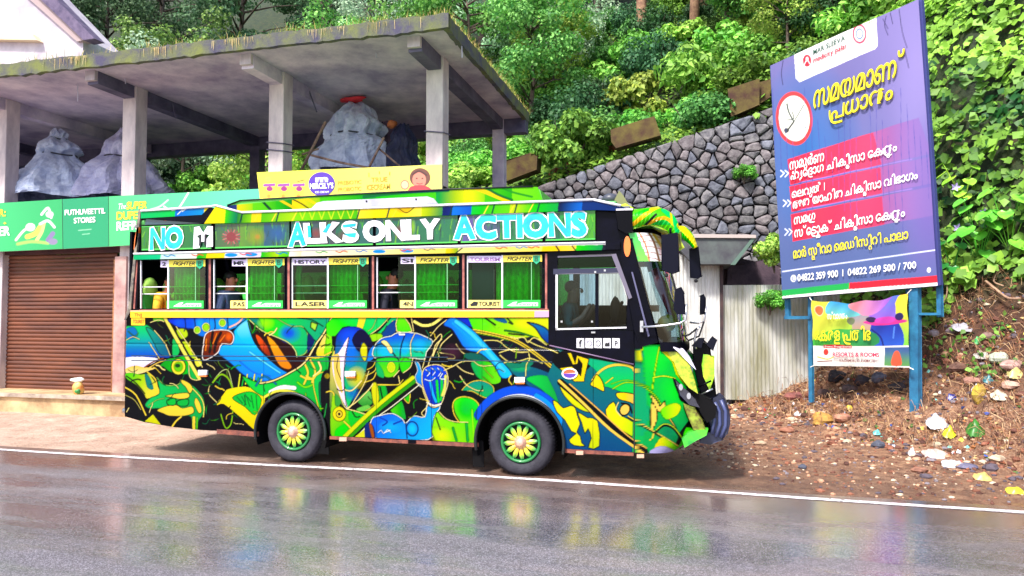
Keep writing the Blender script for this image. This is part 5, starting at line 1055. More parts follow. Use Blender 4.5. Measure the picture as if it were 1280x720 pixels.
# --- cab: door, windows, pillars
PC = YP(BY + .005)
slab('cab_pillar', [(686,303),(697,303),(694,412),(694,433),(686,432)], PC, M_blk, bus, .01, .08, bevel=.006)
slab('door_skin', [(686,413),(792,413),(793,456),(686,431.5)], PC, M_blk, bus, .012, .06, bevel=.006)
slab('cab_header', [(686,300),(772,300),(774,317),(686,320)], PC, M_blk, bus, .008, .07)
slab('door_post', [(767,316),(779,316),(803,412),(803,436),(793,436),(793,413),(783,413),(784,372),(776,345)], PC, M_blk, bus, .01, .08)
slab('door_rail', [(692,336.5),(776,335),(777,341),(692,342.5)], PC, mat('rail_navy',(38,40,66),.35), bus, .02, .06, bevel=.006)
slab('upper_cab_pane', [(697,321),(766,319),(769,336),(697,337)], PC, M_glg, bus, -.01, .004)
slab('pane_gasket', [(697,320),(766,318),(766,320),(697,322)], PC, mat('gasket_grey',(90,85,100),.6), bus, .012, .01)
slab('door_pane', [(697,343),(744,342.5),(744,411),(697,412)], PC, glass('tinted_door_glass',(190,215,225),fac=.6), bus, -.006, .004)
slab('door_pane', [(748,342.5),(774,342),(783,372),(783,410),(748,411)], PC, M_gl, bus, -.008, .004)
slab('pane_divider', [(744,342),(748,342),(748,412),(744,412)], PC, M_blk, bus, .0, .03)
slab('pane_frame', [(694.5,343),(697,343),(697,412),(694.5,412)], PC, M_wht, bus, .014, .01); slab('pane_frame', [(694.5,410.5),(783,408.5),(783,410.3),(694.5,412.5)], PC, M_wht, bus, .014, .01)
for x, y in ((702,402),(740,402),(744,340),(756,338)): slab('rivet', rect(x-1.2,y-1.2,x+1.2,y+1.2), PC, M_chr, bus, .024, .01)
slab('door_handle', [(739,414.5),(744,414.5),(744,416.5),(739,416.5)], PC, M_chr, bus, .04, .03)
MB().tube([PC.hit(687,431.8,.02), PC.hit(792,455.5,.02)], .009, 6).build('door_trim', mat('trim_mauve',(120,95,125),.4), bus, True)
for k in range(5):
    x = 721 + k * 11.1; ic = slab('icon_tile', [(x,423),(x+9,423.2),(x+9,435),(x,434.6)], PC, M_wht, bus, .016, .004, bevel=.004)
    if k == 0: text('icon_mark', 'f', [(x+2.6,425),(x+6.4,425),(x+6.4,433.5),(x+2.6,433.5)], PC, M_txt, ic, .022, .03)
    elif k in (1, 2): MB().tube([tuple(PC.hit(x+4.5+3*math.cos(t), 429+3.4*math.sin(t), .022)) for t in np.linspace(0,6.28,16)], .004, 5).build('icon_mark', mat('icon_grey',(120,110,130),.5) if k==1 else M_txt, ic)
    elif k == 3: slab('icon_mark', [(x+1.5,431),(x+3,427.5),(x+5,429),(x+7.5,427),(x+7.8,433),(x+1.5,433)], PC, M_txt, ic, .021, .003)
    else: text('icon_mark', 'P', [(x+3,426),(x+6.6,426),(x+6.6,433),(x+3,433)], PC, M_txt, ic, .022, .02)
# steering wheel and dash
zc = Z(770, 400, 9.2)
MB().tube([(-1.02+.09*math.sin(t)*1.2, 9.15+.2*math.cos(t), 2.02+.2*math.sin(t)) for t in np.linspace(0,6.3,24)], .016, 6).build('steering_wheel', M_dark, bus, True)
MB().box(-.95, -.35, BY+.1, FARY-.1, 1.7, 1.93).build('dashboard', M_dark, bus, bevel=.04)
MB().ball((-.98, BY+.25, 2.12), (.07,.06,.17), 10, .1, 5).build('door_mirror_bracket', M_dark, bus, True)
# A pillar cluster
slab('a_pillar', [(772,300),(790,298),(823,428),(800,433),(792,413)], YP(BY+.012), M_blk, bus, .02, .1, bevel=.01)
slab('a_pillar_strip', [(764,318),(770,317),(790,372),(786,374)], PC, mat('grey_strip',(105,98,115),.4), bus, .03, .02)
slab('a_pillar_strip', [(789,340),(791,340),(812,420),(810,421)], PC, mat('grey_strip2',(88,86,118),.3), bus, .05, .02)
MB().prism(disc(784,308,4.2,13,YP(BY-.03),0), (0,.04,0)).build('side_lamp', M_org, bus)
# --- windscreen loft, header print and visor
ws_px = [(826,292),(832,312),(842,345),(852,380),(860,412),(862,432)]
def ws(zz): 
    pz = [Z(*q, 9.75) for q in ws_px]; xx = [X(q[0], q[1], 9.75) for q in ws_px]; return np.interp(zz, pz[::-1], xx[::-1])
def wsx(zz):
    q = [(786,292),(792,312),(801,345),(811,380),(821,412),(825,432)]; pz = [Z(*k) for k in q]; xx = [X(*k) for k in q]; return np.interp(zz, pz[::-1], xx[::-1])
zA, zB, zC = Z(860, 428), Z(836, 326), Z(826, 290)
loft('windscreen', zA, zB, ws, 30, 60, glass('windscreen_glass', (170,195,200), fac=1.6), bus, None, 0.0, 2.0, .55, wsx)
AW = Art(770, 270, 860, 340, 4, (40,170,70)); AW.poly([(793,288),(822,288),(842,328),(810,326)], (240,235,240), smooth=0)
for k in range(5): AW.stroke([(796+k*6,286),(806+k*6,304),(812+k*6,326)], 2.4, ((190,120,60),(245,240,245),(120,70,50),(240,235,240),(200,130,60))[k])
for k in range(5): AW.stroke([(794,298+k*7),(812,294+k*7),(834,300+k*7)], .9, (150,80,50))
AW.stroke([(838,330),(822,300),(812,286)], 3, (230,190,70)); AW.poly([(786,288),(794,288),(812,328),(800,326)], (40,180,70), (110,210,60), smooth=0)
loft('windscreen_header_print', zB, zC, ws, 60, 120, vmat('print_vinyl', .35, coat=.4), bus, AW, 0.0, 2.0, .55, wsx)
loft('windscreen_base', Z(862,440), zA, ws, 4, 40, M_blk, bus, None, 0.0, 2.0, .55, wsx)
MB().prism([(float(wsx(zC)), BY+.1, zC), (float(wsx(zC)), FARY-.1, zC), (float(ws(zC)), FARY-.5, zC), (float(ws(zC)), BY+.5, zC)], (0,0,.25)).build('cab_roof', M_blk, bus)
# red tube added for the reddish reflection on the glass, then the dash items
MB().tube([YP(9.2).hit(*q) for q in ((818,336),(826,356),(836,380),(844,404))], [.05,.07,.06,.03], 8).build('red_reflection_tube', mat('reflection_red',(215,60,90),.7,(235,130,140),12), bus, True)
MB().ball(YP(9.1).hit(833,404), (.12,.1,.1), 10, .2, 4).build('dash_ornament', mat('ornament_yellow',(240,220,40),.6), bus)
# visor
AV = Art(785, 250, 880, 320, 4, (90,205,50))
for q, c, w_ in (([(792,280),(815,262),(830,256)],(250,200,60),5),([(792,296),(815,280),(845,278)],(40,190,70),6),([(800,286),(830,272),(850,290)],(245,180,60),4),([(806,282),(820,268)],(20,20,20),3),([(830,262),(843,275),(850,300)],(50,225,110),7),([(838,258),(840,280)],(230,220,60),2.5),([(850,282),(862,296),(872,310)],(235,225,50),8),([(852,292),(866,308)],(60,200,60),4),([(795,268),(810,262)],(60,200,60),4)): AV.stroke(q, w_, c)
def curved(name, pts_top, pts_bot, y0, y1, ny, m, art, off=0):
    """visor shell: top and bottom edge curves in the side view swept across the width"""
    pass
def side_sheet(name, top, bot, y, nx, ny, m, art, bulge=0.0):
    T = smooth_pts(top, max(2, nx // len(top)), False); B = smooth_pts(bot, max(2, nx // len(bot)), False); n = min(len(T), len(B)); T = T[np.linspace(0, len(T)-1, nx).astype(int)]; B = B[np.linspace(0, len(B)-1, nx).astype(int)]
    v = np.linspace(0, 1, ny)[:, None, None]; Q = T[None] * (1 - v) + B[None] * v; P = []
    for j in range(ny):
        for i in range(nx): P.append(YP(y - bulge * math.sin(math.pi * j / (ny - 1))).hit(*Q[j, i]))
    P = np.array(P); px, py = Q[..., 0].ravel(), Q[..., 1].ravel(); return npmesh(name, P, grid_faces(nx, ny)[:, ::-1], m, bus, True, art.sample(px, py))
side_sheet('visor_side', [(791,262),(805,260.5),(822,260),(836,264),(846,275),(850,290)], [(791,284),(800,283),(812,281),(824,282),(835,290),(838,298)], BY - .02, 90, 40, paint, AV, .06)
MB().prism([YP(BY).hit(*q) for q in ((791,263),(822,261),(835,265),(845,276),(849,290),(838,297),(834,289),(812,281),(791,284))], (0, 1.9, 0)).build('visor', mat('visor_green',(80,200,60),.4,(225,215,60),3), bus, bevel=.03)
slab('visor_socket', [(770,262),(791,261),(791,289),(783,291),(772,286)], YP(BY-.02), mat('socket_black',(8,8,14),.4,spec=.08), bus, .02, .3, bevel=.01)
slab('visor_socket_trim', [(770,261),(791,260.5),(791,262.5),(770,263)], YP(BY-.02), M_wht, bus, .03, .05)
side_sheet('mirror_arm_shroud', [(846,283),(856,283),(866,293),(872,308)], [(846,290),(852,298),(860,304),(866,311)], FARY - .15, 40, 20, paint, AV, .08)
MB().prism([YP(FARY-.14).hit(*q) for q in ((846,284),(856,284),(866,294),(872,308),(866,310),(858,302),(848,292))], (0,.15,0)).build('mirror_arm_shroud', mat('shroud_lime',(190,215,50),.4), bus)
# mirrors
def mirror(pts, y, arm):
    b = slab('mirror', pts, YP(y), mat('mirror_black',(12,13,28),.4,spec=.12), bus, .0, .08, bevel=.02)
    if arm: MB().tube([YP(y+.02).hit(*q) for q in arm], .014, 8).build('mirror_arm', M_chr if arm[0][1] > 380 else M_blk, b, True)
    cx = sum(p[0] for p in pts)/len(pts); yb_ = max(p[1] for p in pts); return b
mirror([(828,295),(846,292),(848,297),(848,338),(840,341),(827,337)], BY-.12, [(838,292),(838,285)]); MB().ball(YP(BY-.1).hit(833,344), .025, 8).build('mirror_bulb', M_txt, bus)
mirror([(863,312),(872,310),(877,345),(872,347),(864,346)], FARY+.02, [(868,314),(868,306)]); MB().ball(YP(FARY).hit(870,351), .03, 8).build('mirror_bulb', M_txt, bus)
mirror([(846,363),(851,361),(855,366),(855,391),(847,391),(844,386)], BY-.12, [(802,409),(830,407),(850,404),(857,400),(858,380)])
mirror([(875,370),(879,369),(881,373),(881,391),(876,392)], FARY+.05, [(862,403),(872,404),(880,402),(883,383)])
slab('mirror_arm_mount', rect(800,401,804,415), YP(BY-.02), M_chr, bus, .03, .05)
# wipers and black bonnet clutter, grille, bumper guard
for k, q in enumerate(([(846,424),(862,418),(872,410)],[(860,426),(874,420),(880,402)])): MB().tube([YP(9.0+.5*k).hit(*p) for p in q], .012, 6).build('wiper', M_txt, bus, True)
PG = YP(9.1)
slab('grille_surround', [(868,434),(880,430),(888,436),(893,470),(896,500),(888,506),(874,486),(866,452)], PG, mat('grille_black',(10,9,14),.4,spec=.1), bus, 0, 1.3, bevel=.02)
slab('grille_emblem', [(880,444),(892,446),(893,470),(887,486),(880,470),(877,456)], PG, mat('emblem_lime',(120,215,40),.35,(220,225,60),6), bus, .05, .05, bevel=.01)
for q in ([(866,432),(874,424),(880,424),(876,434)],[(884,430),(891,422),(896,426),(891,437)]): slab('bonnet_ornament', q, YP(9.05), mat('ornament_black',(18,18,32),.4,spec=.15), bus, .05, .25, bevel=.01)
MB().tube([YP(9.02).hit(*q) for q in ((870,436),(868,424),(871,412),(875,408))], .014, 6).build('bonnet_stay', M_chr, bus, True)
for k in range(3): MB().tube([YP(9.0).hit(872+k*5,484+k*9), YP(9.0).hit(889+k*2,476+k*10)], .012, 6).build('grille_bar', M_chr if k % 2 else M_blk, bus, True)
slab('headlamp', [(846,478),(860,489),(870,500),(873,508),(862,505),(850,494)], YP(BY+.05), mat('lamp_glass',(40,38,52),.08,coat=1.0), bus, .02, .12, bevel=.01)
for x, y in ((851,484),(861,495)): MB().prism(disc(x,y,2.6,4,YP(BY+.02),.01), (0,.03,0)).build('lamp_ring', M_chr, bus)
MBg = mat('bumper_navy',(40,44,74),.4,(28,28,44),7)
slab('bumper_guard', [(889,506),(893,499),(900,496),(907,501),(912,513),(913,528),(910,541),(902,550),(888,554),(876,552),(874,547),(882,543),(889,540),(886,524)], YP(BY+.2), MBg, bus, 0, .3, bevel=.035)
for q in ([(893,503),(899,514),(900,530),(895,546)],[(901,500),(907,514),(907,532),(901,547)],[(888,512),(893,524),(890,542)]): MB().tube([YP(BY+.19).hit(*p) for p in q], .022, 8).build('bumper_rib', mat('bumper_rib_navy',(70,78,120),.35), bus, True)
slab('bumper_guard', [(890,508),(896,501),(904,504),(908,516),(908,532),(903,545),(892,549),(886,540),(888,520)], YP(BY+1.5), MBg, bus, 0, .3, bevel=.035)
slab('grille_panel', [(846,476),(860,484),(872,492),(888,500),(896,508),(894,522),(884,528),(872,510),(858,504),(850,496)], YP(BY+.12), M_dark, bus, 0, 1.9, bevel=.02)
slab('fog_lamp_cluster', [(856,506),(868,509),(878,525),(881,537),(868,536),(859,519)], YP(BY+.07), mat('cluster_olive',(150,170,50),.3,(84,70,30),14), bus, 0, .3, bevel=.015)
slab('bumper_corner', [(852,548),(860,540),(872,538),(885,537),(883,544),(870,551),(856,559)], YP(BY+.05), mat('bumper_lime',(90,215,50),.35,(40,150,60),5), bus, 0, 1.9, bevel=.03)
slab('headlamp_surround', [(826,436),(838,437),(852,443),(862,456),(868,474),(871,490),(862,484),(848,468),(842,452)], YP(BY+.1), mat('surround_yellow',(205,205,60),.35,(110,150,40),18), bus, .05, .1, bevel=.01)
slab('headlamp_visor', [(842,434),(853,437),(862,446),(867,458),(858,449),(848,440)], YP(BY+.08), mat('visor_lilac_white',(226,220,240),.35), bus, .06, .08, bevel=.01)
MB().tube([(0.12, BY+.3, .85),(0.15, FARY-.3, .85)], .085, 12).build('bumper_bar', MBg, bus, True); MB().tube([(0.05, BY+.3, .62),(0.08, FARY-.3, .62)], .07, 12).build('bumper_bar', MBg, bus, True)
for q in ([(886,500),(886,548)],[(880,505),(884,520),(880,545)]): MB().tube([YP(BY+.28).hit(*p) for p in q], .022, 8).build('bumper_stay', M_chr if False else M_blk, bus, True)
# aerial dome and roof clutter above the cab
MB().ball((X(763,247,9.5), 9.5, Z(763,249,9.5)), (.12,.12,.08), 12).build('roof_dome', mat('dome_grey',(70,72,84),.4), bus, True)
slab('roof_fin', [(768,250),(774,238),(779,244),(786,256),(770,257)], YP(9.4), mat('fin_olive',(120,120,80),.6), bus, 0, .06)
slab('roof_fin', [(768,258),(782,254),(792,260),(790,263)], YP(9.0), mat('fin_lime',(190,215,50),.4), bus, 0, .3)
slab('rear_corner_trim', [(157,400),(163,389),(176,262),(173,262),(160,385),(155,400)], YP(BY+.02), mat('corner_chrome',(150,140,120),.35,(60,50,60),9), bus, .03, .05)
slab('tail_lamp', [(168,300),(171,284),(174,284),(171,306),(167,312)], YP(BY+.03), M_org, bus, .04, .06)
# =====================================================================
# PLANTS
# =====================================================================
M_leaf = vmat('leaf_green', .55, translucent=.3, objrand=.28, spec=.3, depth=1.35, sat=.96); M_leaf2 = vmat('creeper_leaf', .5, translucent=.25, spec=.35, sat=.95, depth=.98)
M_bark = mat('bark_grey_brown', (112,96,84), .9, (66,54,50), 5, bump=.7, bscale=14); M_bark2 = mat('bark_red_brown', (176,138,108), .9, (120,84,70), 5, bump=.6)
def leaf_arr(P, Nn, S, cols, asp=.42, rng=NR):
    n_ = len(P); Nn = Nn / (np.linalg.norm(Nn, axis=1)[:, None] + 1e-9); t = np.cross(Nn, rng.normal(size=(n_, 3))); t /= np.linalg.norm(t, axis=1)[:, None] + 1e-9; t[:, 2] -= .25; t /= np.linalg.norm(t, axis=1)[:, None]
    b_ = np.cross(Nn, t); S = S[:, None]; fold = .12 * S
    V = np.stack([P - t*S*.5, P + b_*S*asp - t*S*.08 + Nn*fold, P + t*S*.55, P - b_*S*asp - t*S*.08 + Nn*fold], 1).reshape(-1, 3)
    k = np.arange(n_)[:, None]*4; F_ = np.concatenate([k + [0,1,2], k + [0,2,3]], 1).reshape(-1, 3); return V, F_, np.repeat(cols, 4, 0)
def leafcols(n_, c1, c2, tint=None, rng=NR, var=.18):
    t = rng.random((n_, 1)); c = lin(c1)*(1-t) + lin(c2)*t; c = c * (1 + rng.normal(0, var, (n_, 1))); return np.clip(c, .002, 1)
def clumps(cs, rs, per, size, c1, c2, seed, asp=.42, flat=.8):
    rng = np.random.default_rng(seed); Vs = []; Fs = []; Cs = []; o_ = 0
    for c, r in zip(cs, rs):
        d = rng.normal(size=(per, 3)); d /= np.linalg.norm(d, axis=1)[:, None]; rr = r * rng.random((per, 1)) ** .38; P = np.array(c) + d * rr * [1, 1, flat]
        nn_ = d + rng.normal(0, .5, (per, 3)) + [0, 0, .5]; k = rng.uniform(.75, 1.25); V, F_, Cc = leaf_arr(P, nn_, size*rng.uniform(.6, 1.35, per), leafcols(per, c1, c2, rng=rng)*k, asp, rng); Vs.append(V); Fs.append(F_ + o_); Cs.append(Cc); o_ += len(V)
    return np.vstack(Vs), np.vstack(Fs), np.vstack(Cs)
def shrub_mesh(seed, w_, h_, size, c1, c2, n_=14, per=150, asp=.42):
    r = random.Random(seed); cs = []; rs = []
    for _ in range(n_):
        a = r.uniform(0, 6.28); q = math.sqrt(r.random()) * w_ * .8; cs.append((q*math.cos(a), q*math.sin(a), h_*(.25 + .7*r.random()*(1 - .5*(q/w_)**2)))); rs.append(w_ * r.uniform(.28, .46))
    V, F_, Cc = clumps(cs, rs, per, size, c1, c2, seed, asp); me = npmesh(None, V, F_, M_leaf, None, False, Cc); me.name = 'shrub_foliage_%s' % 'abcdefghijklmnop'[seed % 16]; return me
def stems_mesh(seed, w_, h_, k=5, r0=.03):
    r = random.Random(seed); m = MB()
    for _ in range(k): a = r.uniform(0, 6.28); m.tube([(0,0,-.2),(w_*.3*math.cos(a),w_*.3*math.sin(a),h_*.45),(w_*.6*math.cos(a+.3),w_*.6*math.sin(a+.3),h_*.85)], [r0, r0*.7, r0*.3], 5)
    me = bpy.data.meshes.new('stems'); me.from_pydata(m.v, [], m.f); me.materials.append(M_bark); return me
SH = [(shrub_mesh(1, 1.0, 1.3, .115, (56,112,34), (122,176,62), 18, 230), stems_mesh(1,1,1.3)), (shrub_mesh(2, 1.1, 1.1, .1, (44,90,40), (100,146,66), 18, 250), stems_mesh(2,1,1.1)), (shrub_mesh(3, .9, 1.6, .14, (96,140,50), (176,206,84), 15, 190), stems_mesh(3,.9,1.6)), (shrub_mesh(4, 1.2, 1.4, .1, (30,70,44), (72,118,70), 18, 250), stems_mesh(4,1.2,1.4)), (shrub_mesh(5, 1.0, 1.0, .2, (70,140,50), (150,200,80), 12, 130, .26), stems_mesh(5,1,1))]
def inst(name, me, parent, loc=None, rz=0, s=1.0):
    o = bpy.data.objects.new(name, me); C.objects.link(o)
    if parent is not None: o.parent = parent
    return o
def place_shrub(k, x, y, s, label, group, name='shrub', sink=.1):
    t = thing(name, label, 'shrub', (x, y, float(height(x, y)) - sink), group); t.rotation_euler = (0, 0, R.uniform(0, 6.28)); t.scale = (s, s, s*R.uniform(.85, 1.2))
    inst('foliage', SH[k][0], t); inst('stem', SH[k][1], t); return t
GL = {0: 'mid green leafy shrub crowding the slope above the stone wall', 1: 'dull green low bush crowding the slope above the stone wall', 2: 'tall yellow-green shrub crowding the slope above the stone wall', 3: 'dark bluish green bush crowding the slope above the stone wall', 4: 'broad-leaved bright green shrub crowding the slope above the stone wall'}
def on_screen(x, y, z, mg=60): px, py = proj(np.array([x, y, z])); return -mg < px < 1280 + mg and -mg < py < 400
cnt = 0
GK = ('mid green leafy shrub ', 'dull green low bush ', 'tall yellow-green shrub ', 'dark bluish green bush ', 'broad-leaved bright green shrub ')
WHERE = ((60, 'behind the leftmost column'), (140, 'between the two left tarp bundles'), (200, 'right of the second column'), (260, 'left of the dark rear column'), (325, 'beside the dark rear column'), (380, 'left of the large grey bundle'), (440, 'behind the large grey bundle'), (500, 'behind the navy bundle'), (560, 'behind the front right column'), (615, 'beside the rear right column'), (660, 'above the lowest parapet block'), (705, 'right of the lowest parapet block'), (750, 'left of the middle parapet block'), (800, 'above the middle parapet block'), (850, 'right of the middle parapet block'), (900, 'left of the upper parapet block'), (960, 'above the upper parapet block'), (1020, 'behind the billboard top left corner'), (1100, 'behind the billboard'), (2000, 'between billboard and creeper bank'))
RW = ('at the wall top ', 'in the second row up ', 'in the third row up ', 'in the fourth row up ', 'in the fifth row up ', 'in the sixth row up ', 'high up ', 'higher up ', 'farthest up ')
def where(px, row): return RW[row] + next(t for x_, t in WHERE if px < x_)
TK = {'bushy': 'mid green bushy tree ', 'dark': 'dark evergreen tree ', 'pale': 'pale grey-green thin-leaved tree ', 'lime': 'yellow-green young tree '}
TW = ((60, 'above the white building'), (110, 'at the white building roof tip'), (180, 'above the second column'), (250, 'just right of the white building'), (310, 'above the slab left of the third column'), (370, 'above the third column'), (440, 'above the slab over the grey bundle'), (510, 'above the slab left of its corner'), (570, 'at the near corner of the slab roof'), (620, 'right of the slab roof corner'), (660, 'above the far slab corner'), (695, 'over the lowest parapet block'), (740, 'between lowest and middle parapet blocks'), (800, 'left of the slender pale trunk'), (860, 'right of the slender pale trunk'), (900, 'behind the twin-stemmed tree'), (945, 'over the upper parapet block'), (990, 'at the billboard top left corner'), (1030, 'over the billboard logo'), (1080, 'behind the billboard top edge'), (1130, 'over the billboard right half'), (1200, 'right of the billboard top'), (2000, 'above the creeper bank'))
# rows of shrubs following the wall top and the slope
for row in range(9):
    y = WY + .9 + row * 1.25 + row**1.5*.12; x = -26 + R.uniform(0, 1)
    while x < 9:
        px, py = proj(np.array([x, y, float(height(x, y)) + .8]))
        if -40 < px < 1180 and -30 < py < 300:
            hid = px < 600 and 30 < py < 150
            blk_ = row == 0 and (610 < px < 690 or 745 < px < 845 or 895 < px < 965)
            bare = blk_ or 660 < px < 740 and 60 < py < 110      # bare reddish scar on the slope
            if not hid and not bare:
                if px > 640: k = R.choices([0,1,2,3,4],[4,3,2.5,2,2] if row < 5 else [1,3,.5,4,.5])[0]
                elif px > 560: k = R.choices([0,1,2,3,4],[4,2,3,1,3])[0]
                else: k = R.choices([0,1,2,3,4],[2,3,1,3,2])[0]
                place_shrub(k, x, y, R.uniform(.75, 1.25), GK[k] + where(px, row), 'shrubs on the hillside'); cnt += 1
        x += R.uniform(1.1, 1.9) + row*.08
print('shrubs', cnt)
# small plants growing out of the wall and its foot
for px, py, k, s, lab in ((930,212,0,.32,'small fern-like plant rooted in a joint of the stone wall'),(968,318,2,.45,'bright green weed beside the lower left edge of the billboard'),(962,372,0,.35,'leafy weed at the top of the side sheet of the tin shed')):
    p = YP(WY-.15 if py<230 else 15.4).hit(px, py); t = thing('weed', lab, 'weed', p - np.array([0,0,.3])); t.scale = (s,s,s); inst('foliage', SH[k][0], t); inst('stem', SH[k][1], t)
# trees
def tree_parts(seed, h_, cr, lsize, c1, c2, n_, per, trunk_r=.14, bare=.4, lean=0.0, asp=.4, flat=.75):
    r = random.Random(seed); m = MB(); path = [(0,0,-.6)]; 
    for k in range(1, 7): path.append((lean*k/6*h_ + r.uniform(-.1,.1), r.uniform(-.1,.1), h_*k/6))
    m.tube(path, [trunk_r*(1.2 - .15*k) for k in range(7)], 8); cs = []; rs = []
    for _ in range(n_):
        f = bare + (1-bare)*r.random(); k = min(5, int(f*6)); b0 = Vector(path[k]).lerp(Vector(path[k+1]), f*6-k); a = r.uniform(0, 6.28); ln = cr*r.uniform(.35, 1.0)*(1.15-.6*abs(f-.75)); e = b0 + Vector((math.cos(a)*ln, math.sin(a)*ln, ln*r.uniform(.1,.6)))
        m.tube([b0, b0.lerp(e,.5)+Vector((0,0,.12)), e], [trunk_r*.38, trunk_r*.22, trunk_r*.1], 5); cs.append(tuple(e)); rs.append(cr*r.uniform(.22,.42))
    V, F_, Cc = clumps(cs, rs, per, lsize, c1, c2, seed, asp, flat); me = npmesh(None, V, F_, M_leaf, None, False, Cc); me.name = 'crown_mesh'; tm = bpy.data.meshes.new('trunk_mesh'); tm.from_pydata(m.v, [], m.f); tm.polygons.foreach_set('use_smooth', np.ones(len(tm.polygons), bool)); return me, tm
TP = {'bushy': (tree_parts(21, 6.5, 2.4, .15, (56,104,46), (128,168,80), 30, 300, .12, .3), M_bark), 'dark': (tree_parts(22, 8.0, 2.8, .17, (48,88,58), (104,142,98), 34, 300, .16, .35), M_bark), 'pale': (tree_parts(23, 6.0, 2.3, .13, (110,146,116), (180,200,166), 24, 220, .08, .3), M_bark), 'lime': (tree_parts(24, 5.5, 2.2, .15, (96,150,50), (180,206,90), 24, 260, .1, .3), M_bark), 'tall': (tree_parts(25, 14.0, 2.6, .24, (36,90,44), (90,140,60), 26, 220, .2, .72), M_bark2)}
TL = {'bushy': 'mid green bushy tree on the hillside', 'dark': 'dark evergreen tree massed high on the hillside', 'pale': 'pale grey-green thin-leaved tree on the hillside', 'lime': 'yellow-green young tree on the hillside', 'tall': 'tall bare-stemmed tree standing high on the hillside'}
def place_tree(kind, px, Y, base_py=None, s=1.0, label=None, mt=None):
    x = YP(Y).hit(px, 200)[0]; (cm, tm), bk = TP[kind]; lab_ = label or (TK[kind] + ('far up ' if Y > 32 else 'midway up ' if Y > 26 else 'low on ') + 'the slope ' + next(t_ for x_, t_ in TW if px < x_)); t = thing('tree', lab_, 'tree', (x, Y, float(height(x, Y)) - .2), 'trees on the hillside'); t.scale = (s,s,s); t.rotation_euler = (0,0,R.uniform(0,6.28))
    o = inst('crown', cm, t); q = inst('trunk', tm, t)
    if not tm.materials: tm.materials.append(mt or bk)
    return t
for kind, px, Y, s in (('pale',95,27,1.0),('pale',160,24,.95),('pale',230,25,1.0),('bushy',205,29,1.0),('lime',330,22,.8),('lime',390,24,.9),('bushy',420,27,1.0),('pale',470,31,1.1),('dark',300,33,1.1),('dark',130,34,1.1),('dark',30,30,1.0),
        ('bushy',520,26,.9),('bushy',585,25,1.0),('pale',640,27,1.0),('lime',690,25.5,.7),('bushy',665,24,.8),('pale',700,27,.8),('dark',745,35,1.1),('dark',600,36,1.2),('dark',690,38,1.2),('dark',840,36,1.1),('dark',930,33,1.0),('dark',500,37,1.2),('dark',400,39,1.2),('dark',200,40,1.3),('dark',60,42,1.3),
        ('bushy',910,25,.75),('bushy',955,24,.75),('dark',1000,27,.9),('dark',1060,29,1.0),('dark',1110,27,.9),('dark',1180,26,.9),('bushy',1040,23,.7),('dark',1230,27,.8),('lime',985,22,.5),('dark',880,30,.8),('bushy',1160,22.5,.6)): place_tree(kind, px, Y, s=s)
place_tree('tall', 803, 27, s=.95, label='slender pale-trunked tree rising straight out of the slope above the middle parapet block'); place_tree('tall', 868, 27.5, s=.9, label='twin-stemmed reddish tree right of the slender pale trunk'); place_tree('tall', 884, 29, s=.9, label='thin dark-stemmed tree behind the reddish twin-stemmed tree')
TP2 = bpy.data.objects
# red soil scar and dry plants on the slope
for px, py, s in ((755,128,.5),(700,150,.5),(765,150,.4),(735,140,.45),(680,165,.4)):
    pass
me = shrub_mesh(9, .8, .8, .16, (150,90,60), (200,140,80), 8, 70)
for i, (px, Y, s) in enumerate(((756,20.6,.8),(770,20.0,.6),(724,20.2,.6),(700,19.9,.45),(655,21,.7),(790,21.2,.5))):
    x = YP(Y).hit(px, 150)[0]; t = thing('dry_shrub', 'rust-brown dried shrub among the greenery above the stone wall', 'shrub', (x, Y, float(height(x,Y))-.05), 'dried shrubs above the wall'); t.scale = (s,s,s); inst('foliage', me, t); inst('stem', SH[0][1], t)
# low cover on the slope just above the wall and on the hill: joined leaves
n_ = 26000; x = NR.uniform(-14, 6, n_); y = WY + .3 + NR.random(n_)**1.4 * 12; z = height(x, y); N_ = np.stack([NR.normal(0,.5,n_), -np.ones(n_)*.7 + NR.normal(0,.3,n_), np.ones(n_)], 1)
pxx, pyy = proj(np.stack([x, y, z], 1)); k = (pyy < 300) & (pxx > 500) & (pxx < 1000) | ((pxx < 560) & (pyy > 150)); P = np.stack([x, y, z + NR.uniform(0, .35, n_)], 1)[k]
V, F_, Cc = leaf_arr(P, N_[k], NR.uniform(.08, .22, k.sum()), leafcols(k.sum(), (56,110,30), (150,190,60))); o = npmesh('ground_cover', V, F_, M_leaf2, None, False, Cc); tag(o, 'low leafy ground cover along the top of the stone wall', 'ground cover', kind='stuff')
# creeper-covered bank on the right
n_ = 50000; x = NR.uniform(0.5, 12, n_); y = NR.uniform(10, 23, n_); d = bank_d(x, y); edge = 2.75 + .4*vnoise(x, y, 1.1, 3)
k = (d > edge) & (d < 7.5) & ((x > 2.6) | (y > 16)); x, y, d = x[k], y[k], d[k]; z = height(x, y); e = .05
gx = (height(x+e, y) - height(x-e, y))/(2*e); gy = (height(x, y+e) - height(x, y-e))/(2*e); N_ = np.stack([-gx, -gy, np.ones_like(gx)], 1); N_ /= np.linalg.norm(N_, axis=1)[:, None]
lump = .34*np.clip(vnoise(x, y*1.3 + z*.6, 2.9, 8)+.3, 0, 2) + .03
P = np.stack([x, y, z], 1) + N_ * (lump + NR.uniform(-.08, .1, len(x)))[:, None]
cmix = np.clip(.5 + .35*vnoise(x, z, 1.6, 6) + NR.normal(0,.2,len(x)), 0, 1)[:, None]; cc = lin((28,92,34))*(1-cmix) + lin((165,220,60))*cmix; cc = np.clip(cc*(1+NR.normal(0,.15,(len(x),1))), .002, 1)
